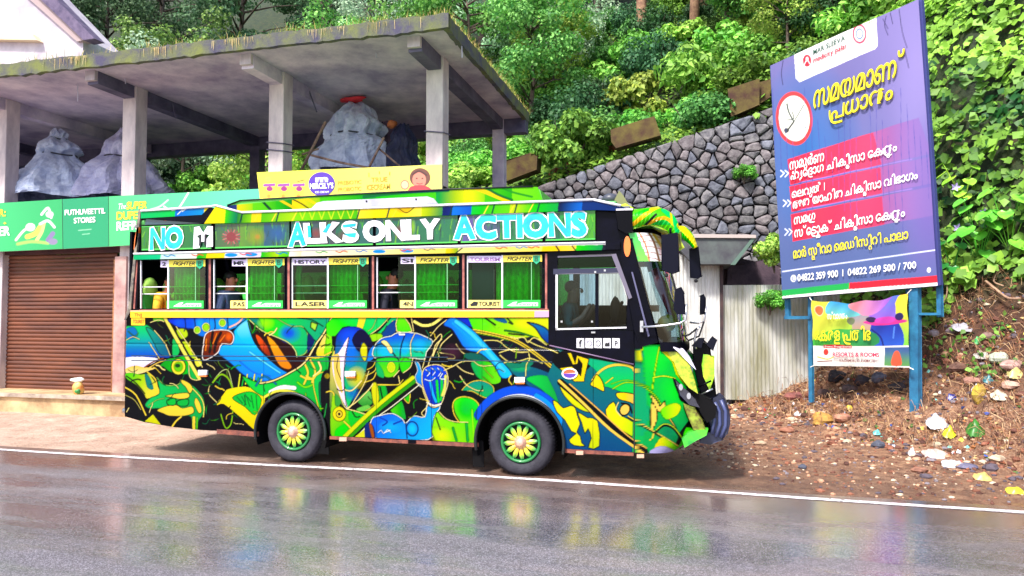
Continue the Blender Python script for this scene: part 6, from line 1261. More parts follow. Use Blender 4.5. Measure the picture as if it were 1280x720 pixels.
V, F_, Cc = leaf_arr(P, N_ + NR.normal(0,.35,(len(x),3)) + [0,-.3,.2], NR.uniform(.08, .25, len(x)), cc, .46); o = npmesh('creeper_cover', V, F_, M_leaf2, None, False, Cc); tag(o, 'bright green creeper covering the steep bank on the right', 'creeper', kind='stuff'); print('creeper', len(x))
# trailing creeper stems and pale roots hanging from the bank edge
def bank_curve(pts_, r_, m, name, lab, off=.12):
    P = [ground_hit(*q) + np.array([-.08, -.1, off]) for q in pts_]; o = MB().tube([tuple(p) for p in smooth_pts(P, 4, False)], r_, 6).build(name, m, None, True); tag(o, lab, 'root' if name == 'root' else 'vine'); return o
M_root = mat('pale_root', (196,160,130), .8, (140,108,90), 9)
bank_curve([(1236,362),(1250,374),(1264,382),(1280,384)], .022, M_root, 'root', 'pale bare root curving out of the bank at the right edge')
bank_curve([(1188,362),(1187,380),(1180,392)], .012, M_root, 'root', 'short tan root beside the right post of the billboard'); bank_curve([(1252,348),(1246,362),(1258,368)], .014, M_root, 'root', 'thin tan root under the creeper near the right edge')
# broad-leaved plants against the bank
def broad_plant(px, py, n_, s, lab, c1=(70,170,50), c2=(120,210,70), seed=1):
    b0 = ground_hit(px, py); r = random.Random(seed); t = thing('broad_leaf_plant', lab, 'plant', b0); mts = [mat('broad_leaf_%d%d%d' % c1, c1, .35, c2, 3, spec=.6)]
    for k in range(n_):
        a = -1.9 + r.uniform(-1.5, 1.5); ln = s*r.uniform(.6, 1.3); hh = s*r.uniform(.3, 1.9); tip = b0 + np.array([math.cos(a)*ln*.7, math.sin(a)*ln*.6, hh]); MB().tube([tuple(b0), tuple((b0+tip)/2 + [0,0,.1*s]), tuple(tip)], .008, 5).build('stalk', mts[0], t)
        u = Vector((math.cos(a), math.sin(a), -.75)).normalized(); w_ = Vector((-u.y, u.x, 0)).normalized(); nn_ = u.cross(w_); L_ = s*r.uniform(.36,.6); V = []; q = [(0,0),(-.12,.22),(.05,.4),(.35,.42),(.7,.26),(1.0,0)]
        for a_, b_ in q: V.append(tuple(Vector(tip) + u*a_*L_ + nn_*(-.12*a_*a_)*L_)); V.append(tuple(Vector(tip) + u*a_*L_ + w_*b_*L_ + nn_*(.06)*L_)); V.append(tuple(Vector(tip) + u*a_*L_ - w_*b_*L_ + nn_*(.06)*L_))
        fs = [];
        for i in range(5): a3 = i*3; fs += [(a3, a3+3, a3+4, a3+1), (a3, a3+2, a3+5, a3+3)]
        MB().add(V, fs).build('leaf', mts[0], t, True)
    return t
broad_plant(1225, 330, 13, .62, 'plant with large drooping heart-shaped leaves low on the creeper bank', seed=3); broad_plant(1262, 318, 9, .6, 'large-leaved plant at the right edge against the creeper bank', (90,180,60), (150,220,70), 5); broad_plant(1190, 350, 8, .5, 'dark broad-leaved plant just right of the billboard foot', (40,130,50), (70,160,60), 7); broad_plant(1205, 262, 8, .5, 'yellow-green broad-leaved plant halfway up the creeper bank', (130,200,60), (190,220,80), 9)
for px, py in ((1211,300),(1208,252),(1243,282)):
    p = ground_hit(px, py) + np.array([-.3,-.35,.15]); m = MB()
    for k in range(5): a = k*1.256; m.add([tuple(p), tuple(p+np.array([.05*math.cos(a-.5),-.03,.05*math.sin(a-.5)])), tuple(p+np.array([.09*math.cos(a),-.04,.09*math.sin(a)])), tuple(p+np.array([.05*math.cos(a+.5),-.03,.05*math.sin(a+.5)]))], [(0,1,2,3)])
    tag(m.build('flower', mat('petal_lilac',(190,170,235),.6)), 'pale lilac trumpet flower on the creeper bank', 'flower', 'lilac flowers on the bank')
# grass fringe on the concrete slab
m = MB(); GC = [(214,196,110),(170,180,70),(120,150,50),(232,206,140)]
def blade(mb, p, h_, lean_, w_, col):
    a = R.uniform(0, 6.28); q = np.array([math.cos(a)*lean_, math.sin(a)*lean_, 0]); s_ = np.array([-math.sin(a), math.cos(a), 0])*w_; p = np.array(p)
    mb.add([tuple(p-s_), tuple(p+s_), tuple(p+q*.5+s_*.6+[0,0,h_*.7]), tuple(p+q*1.2+[0,0,h_]), tuple(p+q*.5-s_*.6+[0,0,h_*.7])], [(0,1,2,4),(4,2,3)], col)
for _ in range(5200):
    if R.random() < .72:
        x = R.uniform(-19, XE); dens = .35 + .65*(math.sin(x*1.7)*math.sin(x*.6+1) > -.1)*(1 if x > -9 else .6)
        if R.random() > dens * (.3 + .7*(math.sin(x*7.3)*math.sin(x*3.1+2) > 0)): continue
        p = (x, 11.2 + R.random()**2*.5, zs + .17)
    else: p = (XE - R.random()**2*.3, R.uniform(11.2, 17.4), zs + .17)
    blade(m, p, R.uniform(.06, .2)*(1.4 if R.random() < .15 else 1), R.uniform(.0, .16), .006, R.choice(GC))
for _ in range(130):
    x = R.gauss(R.choice([-9.9,-8.2,-6.3,-12.0,-5.2]), .25); blade(m, (x, 11.12, zs+.18), -R.uniform(.05,.25), R.uniform(0,.05), .006, (222,196,140))
tag(m.build('roof_grass', vmat('dry_grass_blade', .7, translucent=.3)), 'dry yellow grass fringing the edge of the concrete slab roof', 'grass', kind='stuff')

# =====================================================================
# SHOP BOARDS
# =====================================================================
M_print = vmat('printed_board', .45); M_cloth = vmat('printed_cloth', .6, translucent=.15)
M_pw = mat('print_white', (245,245,240), .5); M_py = mat('print_yellow', (240,226,50), .5)
YBn = 12.2; PBn = YP(YBn)
def board(name, label, quad, art, nx, ny, cat='signboard', pl=PBn, depth=.06, group=None, m=None):
    t = thing(name, label, cat, pl.hit(*quad[3]), group); sheet('printed_face', quad, pl, nx, ny, art, m or M_print, t, .004); slab('backing', quad, pl, mat('backing_grey',(150,150,150),.6), t, 0, depth); return t
A1 = Art(-60, 235, 350, 320, 2, (40,170,110)); A1.poly([(-60,230),(80,230),(80,330),(-60,330)], (60,185,110), (40,160,90), (1,0), smooth=0)
A1.poly([(136,230),(350,230),(350,330),(136,330)], (70,190,110), (90,205,160), (1,-.5), smooth=0); A1.poly([(78,230),(136,230),(136,330),(78,330)], (25,145,95), smooth=0)
for q, c, w_ in (([(20,300),(30,288),(42,282)],(240,235,200),3),([(34,296),(44,292),(50,284)],(230,220,80),6),([(46,300),(52,290),(55,278)],(240,230,120),4),([(22,305),(40,302),(60,304)],(150,215,90),4),([(52,268),(60,260),(64,272)],(235,245,230),3),([(50,280),(60,276),(68,284)],(240,245,235),3),([(60,300),(66,292)],(120,110,150),6),([(188,262),(200,258),(210,250)],(190,235,200),2),([(212,266),(222,262),(236,240)],(235,245,225),2),([(205,258),(222,268),(240,262)],(225,240,220),2)): A1.stroke(q, w_, c)
A1.ell(38,284,6,5,(235,240,220)); A1.ell(62,268,5,4,(200,230,200)); A1.ell(66,302,6,4,(130,120,150))
A1.stroke([(78,250),(78.5,315)],.8,(20,110,70)); A1.stroke([(135.5,246),(136,312)],.8,(20,110,70)); A1.stroke([(98,288),(114,286.6)],.9,(150,205,170)); A1.stroke([(103,293),(112,292)],.8,(150,205,170))
b1 = board('shop_banner', 'green shop banner panel with a yellow drink splash at the far left', [(-60,257.5),(77.5,249),(78.5,311),(-60,317)], A1, 260, 100)
text('lettering', 'ER:', [(-6,262),(7,261),(7,270),(-6,271)], PBn, M_py, b1, .012, .03); text('lettering', 'HER', [(-9,284),(12,283),(12,294),(-9,295)], PBn, M_pw, b1, .012, .04); text('lettering', '+', [(4,277),(8,277),(8,281),(4,281)], PBn, M_py, b1, .012, .03)
b2 = board('shop_banner', 'green shop banner panel lettered PUTHUVEETTIL STORES', [(78,249),(135.5,245.5),(136,308),(79,311)], A1, 120, 100)
text('lettering', 'PUTHUVEETTIL', [(81,262.5),(131.5,260),(131.5,266.5),(81,269)], PBn, M_pw, b2, .012, .035); text('lettering', 'STORES', [(92.5,272.5),(119,271),(119,277.5),(92.5,279)], PBn, M_pw, b2, .012, .035)
b3 = board('shop_banner', 'green shop banner panel lettered SUPER DUPER behind the tail of the bus', [(136,245.5),(345,235),(345,296),(136.5,308)], A1, 380, 100)
text('lettering', 'The', [(147,254.5),(157,254),(157,261),(147,262)], PBn, M_pw, b3, .012, .0, shear=.3); text('lettering', 'SUPER', [(158,252.5),(183,251.5),(183,260),(158,261.5)], PBn, M_py, b3, .012, .04, shear=.15)
text('lettering', 'DUPER', [(146,265),(179,263.5),(179,273),(146,274.5)], PBn, M_py, b3, .012, .04); text('lettering', 'REFRESHER', [(146,277.5),(206,274),(206,284),(146,288)], PBn, M_pw, b3, .012, .04)
# yellow ice-cream board
PY_ = YP(12.05); A2 = Art(315, 200, 560, 252, 3, (242,228,80)); A2.poly([(315,200),(560,200),(560,252),(315,252)], (246,232,70), (240,222,110), (1,0), smooth=0)
for x in (330, 348, 367): A2.poly([(x,231),(x+13,230),(x+12,249),(x+1,249)], (250,215,70), smooth=0); A2.poly([(x-1,230),(x+14,229),(x+14,232.5),(x-1,233.5)], (150,70,160), smooth=0); A2.ell(x+7,236,4,3,(150,40,120)); A2.ell(x+6,245,2.4,2.4,(230,150,50))
A2.ell(335,224,4,3,(170,210,80)); A2.stroke([(352,228),(358,226)],1.6,(210,180,60)); A2.stroke([(372,227),(380,225)],1.4,(120,90,40))
A2.ell(525,222,13,12,(110,62,50)); A2.ell(524,225,8.5,10,(226,130,110)); A2.poly([(511,236),(518,232),(531,232),(540,238),(540,252),(508,252)], (210,60,70)); A2.stroke([(516,218),(524,214),(533,219)],2.4,(80,40,40)); A2.ell(521,223,1.1,.8,(40,20,20)); A2.ell(528,223,1.1,.8,(40,20,20)); A2.stroke([(521,229),(524.5,230),(528,229)],.9,(160,40,50)); A2.ell(506,231,5,5.5,(236,190,150),line=(225,90,80),lw=1.2)
b4 = board('ice_cream_board', 'yellow ice-cream advertising board above the bus roof', [(321,215.5),(552.5,205.5),(552.5,236),(325,250)], A2, 460, 80, pl=PY_)
MB().prism(disc(402,230,16.5,15,PY_,.012), (0,.006,0)).build('roundel', mat('roundel_purple',(84,44,170),.4), b4)
text('lettering', 'm', [(395,222),(409,221.5),(409,227),(395,227.5)], PY_, M_pw, b4, .018, .06, H=.5); text('lettering', "MERCELY'S", [(387.5,229.5),(416.5,228.5),(416.5,235),(387.5,236)], PY_, M_pw, b4, .018, .05); text('lettering', 'ICE CREAM', [(394,239),(411,238.5),(411,241),(394,241.5)], PY_, M_pw, b4, .018, .02)
Mo = mat('print_ochre', (196,150,40), .5)
text('lettering', 'PREBIOTIC', [(422.5,226.5),(451.5,225),(451.5,229.5),(422.5,231)], PY_, Mo, b4, .01, .02); text('lettering', 'PROBIOTIC', [(422.5,234.5),(451.5,233),(451.5,238),(422.5,239.5)], PY_, Mo, b4, .01, .02)
text('lettering', 'TRUE', [(464,222),(484,221),(484,226.5),(464,227.5)], PY_, Mo, b4, .01, .02); text('lettering', 'ICECREAM', [(458.5,231),(487.5,229.5),(487.5,236),(458.5,237.5)], PY_, Mo, b4, .01, .03)
for q in ([(461,216),(461,221)],[(487,214.5),(487,219)],[(474,214),(474,217)]): MB().tube([PY_.hit(*p, .01) for p in q], .008, 4).build('print_tick', Mo, b4)

# =====================================================================
# BUNDLES AND POLES ON THE UPPER FLOOR
# =====================================================================
M_tarp = mat('tarp_blue_grey', (214,222,240), .45, (160,172,204), 5, bump=1.0, bscale=9); M_tarp2 = mat('tarp_lilac', (216,214,238), .45, (164,164,204), 5, bump=1.0, bscale=9); M_nav = mat('tarp_navy', (34,40,76), .6, (22,26,52), 4, bump=.5, bscale=8)
def bundle(name, px, y, prof, m, label, seed, folds=9, cat='bundle', tie=None, depth=1.0, tiecol=(60,60,70)):
    """prof: (half width px, py) from bottom to top; folds run down from the tied neck"""
    pl = YP(y); t = thing(name, label, cat, pl.hit(px, prof[0][1])); P = []; rr = random.Random(seed); k = 84; ph = [rr.uniform(0,6.28) for _ in range(5)]
    pr = smooth_pts([(a, b_) for a, b_ in prof], 5, False)
    for i, (hw, py) in enumerate(pr):
        c = pl.hit(px + 1.5*math.sin(i*.5+ph[0]), py); r_ = abs(pl.hit(px+hw, py)[0] - pl.hit(px, py)[0]); f = i/len(pr)
        for j in range(k):
            a = 2*math.pi*j/k; w_ = 1 + .07*math.sin(folds*a + ph[1] + 1.5*math.sin(f*5)) + .06*math.sin(3*a+ph[2]+f*4) + .03*math.sin(17*a+ph[3]+f*9) + .05*math.sin(f*19+a*2+ph[4]) + .07*(abs(math.sin(folds*.5*a + 6*f + ph[0]*2)) - .5) + .05*(abs(math.sin(9*f - 4*a + ph[1])) - .5) + .02*rr.uniform(-1,1); P.append((c[0]+r_*w_*math.cos(a), c[1]+r_*w_*depth*math.sin(a)+.3, c[2] + .03*math.sin(5*a+ph[3])))
    n_ = len(pr); fs = [(i*k+j, i*k+(j+1)%k, (i+1)*k+(j+1)%k, (i+1)*k+j) for i in range(n_-1) for j in range(k)]
    MB().add(P, fs + [tuple((n_-1)*k+j for j in range(k))]).build('cover', m, t, False)
    if tie:
        for (hw, py) in tie: c = pl.hit(px, py); r_ = abs(pl.hit(px+hw, py)[0] - c[0]); MB().tube([(c[0]+r_*math.cos(a), c[1]+.3+r_*depth*math.sin(a), c[2]+.02*math.sin(3*a)) for a in np.linspace(0,6.3,30)], .018, 5).build('tie_rope', mat('tie_%d' % tiecol[0], tiecol, .7), t)
    return t
bundle('tarp_bundle', 60, 13.6, [(50,250),(46,236),(38,220),(26,206),(16,192),(19,186),(17,178),(8,170),(7,163),(3,158)], M_tarp, 'pale blue-grey tied tarp bundle at the left edge of the upper floor', 1, tie=[(16,192),(8,171)])
bundle('tarp_bundle', 143, 14.2, [(46,250),(44,236),(38,222),(30,208),(20,195),(18,184),(16,176),(8,168),(6,162),(3,157)], M_tarp2, 'lilac-grey tied tarp bundle partly behind the second column', 2, tie=[(20,196)])
bundle('tarp_bundle', 437, 14.2, [(46,216),(44,200),(40,184),(33,174),(30,168),(32,156),(28,146),(20,136),(13,128),(5,124)], M_tarp, 'largest grey tarp bundle with a red tip above the yellow board', 3, folds=11, tie=[(30,169)])
bundle('tarp_bundle', 478, 14.8, [(16,216),(15,196),(13,180),(12,164),(8,150)], mat('tarp_mauve_brown',(96,76,96),.8,(66,52,76),4), 'slim dull mauve bundle between the grey and the navy bundles', 6, folds=5)
bundle('dark_bundle', 497, 14.0, [(19,214),(19,196),(17,180),(14,168),(9,158),(5,152)], M_nav, 'dark navy draped bundle with a rusty tip right of the grey tarp bundle', 4, folds=6)
p = YP(14.3).hit(440, 124); o = MB().ball((p[0]+.04,p[1],p[2]-.01), (.3,.14,.05), 14, .35, 2).build('red_cloth', mat('cloth_red',(225,50,60),.7), None, True); tag(o, 'crumpled red cloth lying on top of the largest grey bundle', 'cloth')
p = YP(14.1).hit(490, 155); o = MB().ball(p, (.1,.1,.09), 10, .3, 5).build('orange_cloth', mat('cloth_rust',(170,96,50),.7), None, True); tag(o, 'small rust-orange cloth on top of the navy bundle', 'cloth')
M_pole = mat('bamboo_pole', (170,140,120), .7, (110,84,74), 8)
for q, y, r_, lab in (([(377,212),(407,152)],13.3,.03,'bamboo pole leaning steeply left of the grey bundle'),([(389,194),(424,203),(462,210)],13.2,.025,'rusty bar lying low in front of the grey bundle'),([(460,212),(480,172)],13.25,.025,'short pole leaning in front of the grey bundle'),([(474,186),(500,208)],13.3,.02,'thin dark stick leaning against the navy bundle'),([(378,193),(398,186)],13.35,.02,'thin twig crossing the steep bamboo pole')):
    o = MB().tube([YP(y).hit(*p) for p in q], r_, 7).build('pole', M_pole, None, True); tag(o, lab, 'pole')

# =====================================================================
# BILLBOARD
# =====================================================================
PBb = Plane((3.68, 12.85, 0), (-.725, -.689, 0))
bb = thing('billboard', 'tall blue and red hospital billboard leaning on blue posts at the right', 'billboard', (2.7, 13.8, 0))
Q = [(963,82),(1148,-1),(1172,357),(978,373)]
A3 = Art(950, -12, 1185, 385, 2.5, (60,80,170)); A3.poly([(950,-12),(1185,-12),(1185,385),(950,385)], (116,104,160), (78,98,148), (-.15,1), smooth=0); A3.ell(1010,190,70,120,(50,104,170),soft=True); A3.ell(1150,80,70,160,(136,122,180),soft=True); A3.ell(1160,250,45,110,(112,92,165),soft=True)
for T_, B_ in ((((984,199),(1148,147)),((1164,192),(987,231))),(((986,233),(1162,196)),((1165,229),(989,265))),(((988,268),(1165,233)),((1168,269),(991,302)))):
    A3.poly([T_[0], T_[1], B_[0], B_[1]], (214,50,72), (124,98,166), (1,.0), smooth=0); A3.poly([T_[0], ((T_[0][0]*.35+T_[1][0]*.65), T_[0][1]*.35+T_[1][1]*.65), ((B_[1][0]*.35+B_[0][0]*.65), B_[1][1]*.35+B_[0][1]*.65), B_[1]], (228,44,70), (196,56,96), (1,0), smooth=0)
for a, b_ in (((1000,228),(1140,199)),((1002,262),(1140,236))): A3.stroke([a, b_], 1.2, (150,110,190), smooth=0)
A3.poly([(976,363),(1061,353.5),(1061,362),(976,371)], (30,165,75), smooth=0); A3.poly([(1061,353.5),(1175,344),(1175,354),(1061,362)], (222,30,50), smooth=0); A3.poly([(976,370.5),(1061,361.5),(1175,353),(1175,362),(976,378)], (245,240,240), smooth=0)
A3.poly([(993,68),(1095.5,15),(1097,57),(1094,61),(1000,103),(995,98)], (243,240,236), smooth=0)
A3.ell(1009.5,76,5.4,7.6,(200,30,50)); A3.ell(1009.5,74,1.8,2.8,(245,240,240)); A3.stroke([(1006,81),(1009.5,75),(1013,80)],1,(245,240,240)); A3.ell(1075,42.5,7.6,11,(245,240,240),line=(205,60,90),lw=2); A3.ell(1075,42.5,4,6,(245,240,240),line=(90,120,200),lw=1.4); A3.stroke([(1085,30),(1092,26)],1.2,(180,190,120)); A3.stroke([(1087,24),(1090,44),(1094,50)],.8,(120,140,90))
A3.ell(993,148,21,31,(240,240,222),line=(225,60,60),lw=3.6,rot=-.06)
for k in range(12): a = k*math.pi/6; A3.ell(993+15.5*math.cos(a),148+23.5*math.sin(a),.7,1,(120,120,130))
A3.stroke([(992,152),(986,140),(984,130)],1.8,(40,50,50)); A3.stroke([(992,152),(1005,131)],1,(40,60,60)); A3.stroke([(992,152),(982,166)],2,(60,60,60)); A3.ell(983,163,3,3,(60,60,60)); A3.stroke([(984,150),(992,148),(990,140)],1.2,(50,60,60))
for q in ([(979,76),(977,92),(979,106)],[(1108,20),(1106,32),(1110,44)],[(1124,12),(1128,40),(1134,60)],[(1130,60),(1136,85)],[(1113,16),(1116,30)],[(1104,24),(1110,36)]): A3.stroke(q, .9, (45,35,80))
for k in range(26): x = 966+k*8; A3.stroke([(x,110+k%5*20),(x+3,200+k%7*16)], .5, (70,70,150))
A3.ell(1161,337.5,2.4,3.2,(245,245,245)); A3.stroke([(978,339.5),(1169,312.5)],1.5,(215,220,250),smooth=0)
for x, y in ((976,217),(979,254),(981,290)):
    for dx in (0, 5): A3.stroke([(x+dx,y-4),(x+dx+4,y-.6),(x+dx,y+4)], 1.3, (235,240,250), smooth=0)
A3.ell(992,348,3.6,4.4,(245,245,245)); A3.stroke([(990.5,346),(991,350),(994,350.5)],1.2,(60,80,170))
bulge = lambda u, v: .02*np.sin(v*9+u*3)*np.sin(u*3.14) + .012*np.sin(u*22+v*4)*np.sin(v*3.14) + 0*u
sheet('printed_face', Q, PBb, 240, 420, A3, M_print, bb, .03, bulge)
slab('frame', [(962.5,82.5),(1148.5,-1.5),(1152,-1),(1176,356),(1172,357.5),(978,374)], PBb, mat('board_edge_blue',(62,66,128),.5), bb, -.02, .07)
MT = M_pw; MY = mat('print_gold', (244,222,40), .5); MYs = mat('print_olive_shadow', (120,110,20), .6)
def ml(t, q, m=MT, b_=.02, H=.62, off=.062, **k): return text('lettering', t, q, PBb, m, bb, off, b_, H, **k)
for dx, mm_, off in ((.9, MYs, .056), (0, MY, .066)):
    ml('സമയമാണ്', [(1018+dx,112+dx),(1130+dx,68+dx),(1129+dx,92+dx),(1016+dx,136+dx)], mm_, .012, off=off); ml('^പധാനം', [(1037+dx,133+dx),(1117+dx,103+dx),(1115+dx,123+dx),(1036+dx,151+dx)], mm_, .012, off=off)
ml('സ_പമൂർണ', [(987,202),(1030,190),(1030,201),(987,212.5)]); ml('ഹൃേ^ദാഗ ചികി_തസാ േക^ന_ദം', [(988,216),(1121,178),(1121,188),(988.5,225)])
ml('െലവൽ 1', [(989.5,239),(1031,228.5),(1031,238),(990,247.5)]); ml('അത്യാഹിത ചികി_തസാ വിഭാഗം', [(991,251.5),(1147,213.5),(1147,223),(991,261)])
ml('സമ^ഗ', [(992.5,271),(1019,265),(1019,274),(992.5,281)]); ml('സ്േ^ടാ_കക് ചികി_തസാ േക^ന_ദം', [(993,287),(1131,260),(1131,270),(993,297)])
ml('മാർ സ_ലീവാ െമഡിസി_ററി പാലാ', [(991,313),(1135,288),(1135,298),(992,323)], MY)
ml('04822 359 900  I  04822 269 500 / 700', [(997,343),(1145,326.5),(1145,335),(997,351.5)], MT, .025, .7)
ml('MAR SLEEVA', [(1016.5,62),(1056,43.5),(1056,50),(1016.5,68.5)], mat('print_dark_green',(40,84,66),.5), .012, .7); ml('medicity palai', [(1016.5,73),(1057,54.5),(1057,60),(1016.5,78.5)], mat('print_crimson',(196,30,60),.5), .02, .6)
M_post = mat('post_blue', (50,128,170), .5, (38,92,130), 4, bump=.15)
def post(px, y0, y1, wd, d_, name='post', off=-.12):
    pl = Plane(PBb.p0, PBb.n); return slab(name, [(px-wd,y0),(px+wd,y0),(px+wd*1.05+1,y1),(px-wd+1,y1)], pl, M_post, bb, off, d_, bevel=.006)
post(1012, 366, 503, 2.2, .06); post(1141.5, 356, 516, 5.2, .1, off=-.02); post(983, 368, 398, 2.2, .06); post(1173, 352, 396, 2.6, .06)
slab('cross_bar', [(980,395),(1013,395),(1013,399),(980,399)], PBb, M_post, bb, -.1, .05); slab('cross_bar', [(1146,391),(1176,391),(1176,394),(1146,394)], PBb, M_post, bb, -.05, .05)
slab('back_brace', [(1132,356),(1137,356),(1137,372),(1132,372)], PBb, M_post, bb, -.14, .05)
# lower cloth banner
A4 = Art(1005, 358, 1145, 466, 4, (240,236,225)); A4.poly([(1005,355),(1145,355),(1145,432),(1005,432)], (90,150,200), (200,150,90), (0,1), smooth=0)
A4.poly([(1010,368),(1050,376),(1070,420),(1090,440),(1010,440)], (236,220,70), (90,190,60), (1,1)); A4.poly([(1040,372),(1090,368),(1100,385),(1060,392),(1034,390)], (40,150,220), (110,200,200), (0,1)); A4.poly([(1080,362),(1145,355),(1145,432),(1100,432),(1090,400)], (60,120,225), (170,70,190), (-.3,1)); A4.poly([(1119,378),(1140,366),(1140,434),(1128,434)], (250,220,60), (110,200,70), (0,1))
A4.poly([(1091,404),(1098,400),(1112,401),(1124,404),(1128,434),(1092,434)], (30,50,160), (40,90,200)); A4.poly([(1060,374),(1088,368),(1118,364),(1100,384),(1080,392)], (240,150,160), (150,90,200), (1,0)); A4.ell(1107,401,27,3.6,(225,50,140)); A4.ell(1090,397,7,4,(40,26,70)); A4.ell(1124,395,6,5,(40,30,90)); A4.ell(1107,398,12,4.5,(200,60,170)); A4.stroke([(1092,410),(1100,420),(1104,434)],2,(20,30,120)); A4.stroke([(1118,408),(1116,422)],2,(80,130,230)); A4.poly([(1036,412),(1090,412),(1092,432),(1016,434)], (70,180,60), (40,140,80), (1,0))
A4.poly([(1005,432),(1145,432),(1145,466),(1005,466)], (244,240,232), smooth=0); A4.poly([(1029,430.5),(1066,431),(1066,435),(1029,435)], (220,40,50), smooth=0); A4.ell(1024,387,5.5,6.5,(240,110,60),line=(250,220,160),lw=1); A4.ell(1062,398,5,5,(110,120,90)); A4.poly([(1105,434),(1137,434),(1137,458),(1105,457)], (60,90,150), (90,150,80), (0,1), smooth=0); A4.poly([(1117,440),(1124,440),(1127,456),(1114,456)], (225,90,60)); A4.ell(1032,440,3,4,(225,60,50)); A4.stroke([(1022,446),(1034,449),(1042,446)],1.6,(240,180,60)); A4.stroke([(1022,452),(1040,451)],1.4,(120,60,50))
PN = Plane(PBb.p0, PBb.n); Q4 = [(1014.5,375.5),(1134,367),(1137,459.5),(1017,457)]
cb = thing('cloth_banner', 'small creased printed cloth banner tied between the two main posts of the billboard', 'banner', PN.hit(1017,457))
sag = lambda u, v: .05*np.sin(3.14*u)*np.sin(3.14*np.clip(v,0,1))*np.sin(u*9+v*5) + .025*np.sin(u*30+v*14)*(1-v)
o = sheet('cloth', Q4, PN, 190, 140, A4, M_cloth, cb, .1, sag)
n_ = 190; vs = np.empty(len(o.data.vertices)*3, np.float32); o.data.vertices.foreach_get('co', vs); vs = vs.reshape(140, 190, 3); u = np.linspace(0,1,190); vs[:, :, 2] -= (np.linspace(1,0,140)**2)[:, None]*(.09*np.sin(3.14*u)*(1 + .25*np.sin(u*19)))[None]; o.data.vertices.foreach_set('co', vs.ravel()); o.data.update()
def mb_(t, q, m, b_=.03, H=.7, off=.17): return text('lettering', t, q, PN, m, cb, off, b_, H)
mb_('േകരള ^പതിഭ', [(1018,412),(1088,412),(1088,425),(1018,426)], MY, .015, .62); mb_('സ്വാഗതം', [(1034,392),(1059,391),(1059,398),(1034,399)], MT, .01, .62)
mb_('RESORTS & ROOMS', [(1041,440.5),(1099,441),(1099,446),(1041,445.5)], mat('print_magenta',(214,40,90),.5), .03); mb_('VAGAMON, KULAMAVU', [(1049,449),(1094,449.5),(1094,453),(1049,452.5)], mat('print_maroon',(120,50,50),.5), .01); mb_('Event Programme', [(1031,432),(1064,432.3),(1064,434.4),(1031,434)], MT, .0)
for q in ([(1014.5,375.5),(1012,372)],[(1134,367),(1139,362)],[(1137,459.5),(1142,462)],[(1017,457),(1013,459)]): MB().tube([PN.hit(*p, .1) for p in q], .008, 5).build('tie_string', M_pw, cb)

# =====================================================================
# RUBBLE, LITTER AND SMALL THINGS
# =====================================================================
def rock(px, py, wpx, hpx, col, col2, lab, name='rock', seed=1, cat=None):
    p = ground_hit(px, py); D = np.dot(p - CAM, fw); w_ = wpx*D/F/2; h_ = hpx*D/F/2
    k = 'rock_%d_%d_%d' % tuple(col); o = MB().ball((p[0], p[1], p[2] + h_*.55), (w_, w_*.8, h_), 11, .22, seed).build(name, mat(k, col, .85, col2, 9, bump=.6, bscale=22), None, False); tag(o, lab, cat or name); return o
rocks = [(1028,531,26,17,(206,160,72),(150,110,60),'ochre-yellow stone lying on the dirt left of the right billboard post'),(1053,526,22,11,(196,144,116),(150,100,84),'pinkish flat stone beside the ochre-yellow stone'),(1098,560,18,11,(92,98,112),(64,66,80),'blue-grey rounded stone in the middle of the dirt slope'),(1003,586,10,7,(92,96,112),(66,68,82),'small dark grey stone nearest the road line'),
 (992,500,26,12,(150,90,84),(110,66,64),'reddish stone at the foot of the corrugated sheets'),(1224,503,17,26,(206,176,60),(140,110,60),'upright yellow-stained stone high on the rubble slope'),(1250,452,26,14,(206,210,190),(150,160,140),'pale broken slab near the top of the rubble slope'),(1268,462,34,14,(196,160,150),(150,116,108),'long pinkish block at the right edge of the rubble slope'),(1100,478,22,14,(110,112,132),(72,72,92),'grey round stone behind the banner foot'),(1078,482,20,14,(70,62,70),(44,40,50),'dark stone under the cloth banner'),
 (1046,476,24,16,(50,44,52),(34,30,38),'blackish stone under the left half of the cloth banner'),(1062,492,20,11,(96,76,74),(60,48,50),'brown-grey stone in front of the blackish stone'),(1122,488,20,12,(62,56,62),(42,38,44),'dark stone just left of the right billboard post'),(1030,497,20,12,(84,60,58),(56,42,42),'dark reddish stone beside the thin billboard post'),(1198,466,24,14,(120,86,72),(84,58,50),'brown stone half way up the bank right of the post'),(1216,480,24,9,(178,130,112),(130,92,80),'long pinkish-brown stone left of the upright yellow-stained stone'),
 (1190,418,14,10,(150,134,140),(108,94,104),'grey-mauve stone half buried in the upper bank'),(1235,425,16,10,(150,120,112),(108,84,80),'brownish stone at the upper right of the bank'),(1262,485,20,11,(206,170,150),(160,120,104),'light pinkish stone right of the yellow-stained stone'),(1168,420,12,9,(170,160,166),(120,110,120),'small pale stone beside the right billboard post top'),(984,541,18,9,(176,122,96),(130,84,66),'tan flat stone out on the bare dirt'),(950,556,14,6,(206,180,150),(150,120,96),'pale thin stone on the dirt in front of the bus nose'),(1150,590,22,7,(170,120,96),(120,80,66),'low reddish stone close to the road line'),(1040,556,12,7,(150,96,74),(104,62,50),'small rust-brown stone below the ochre-yellow one'),(1209,586,24,8,(120,116,140),(80,76,100),'flat slate-blue stone among the litter by the road line')]
for i, (px, py, a, b_, c, c2, lab) in enumerate(rocks): rock(px, py, a, b_, c, c2, lab, seed=i+3)
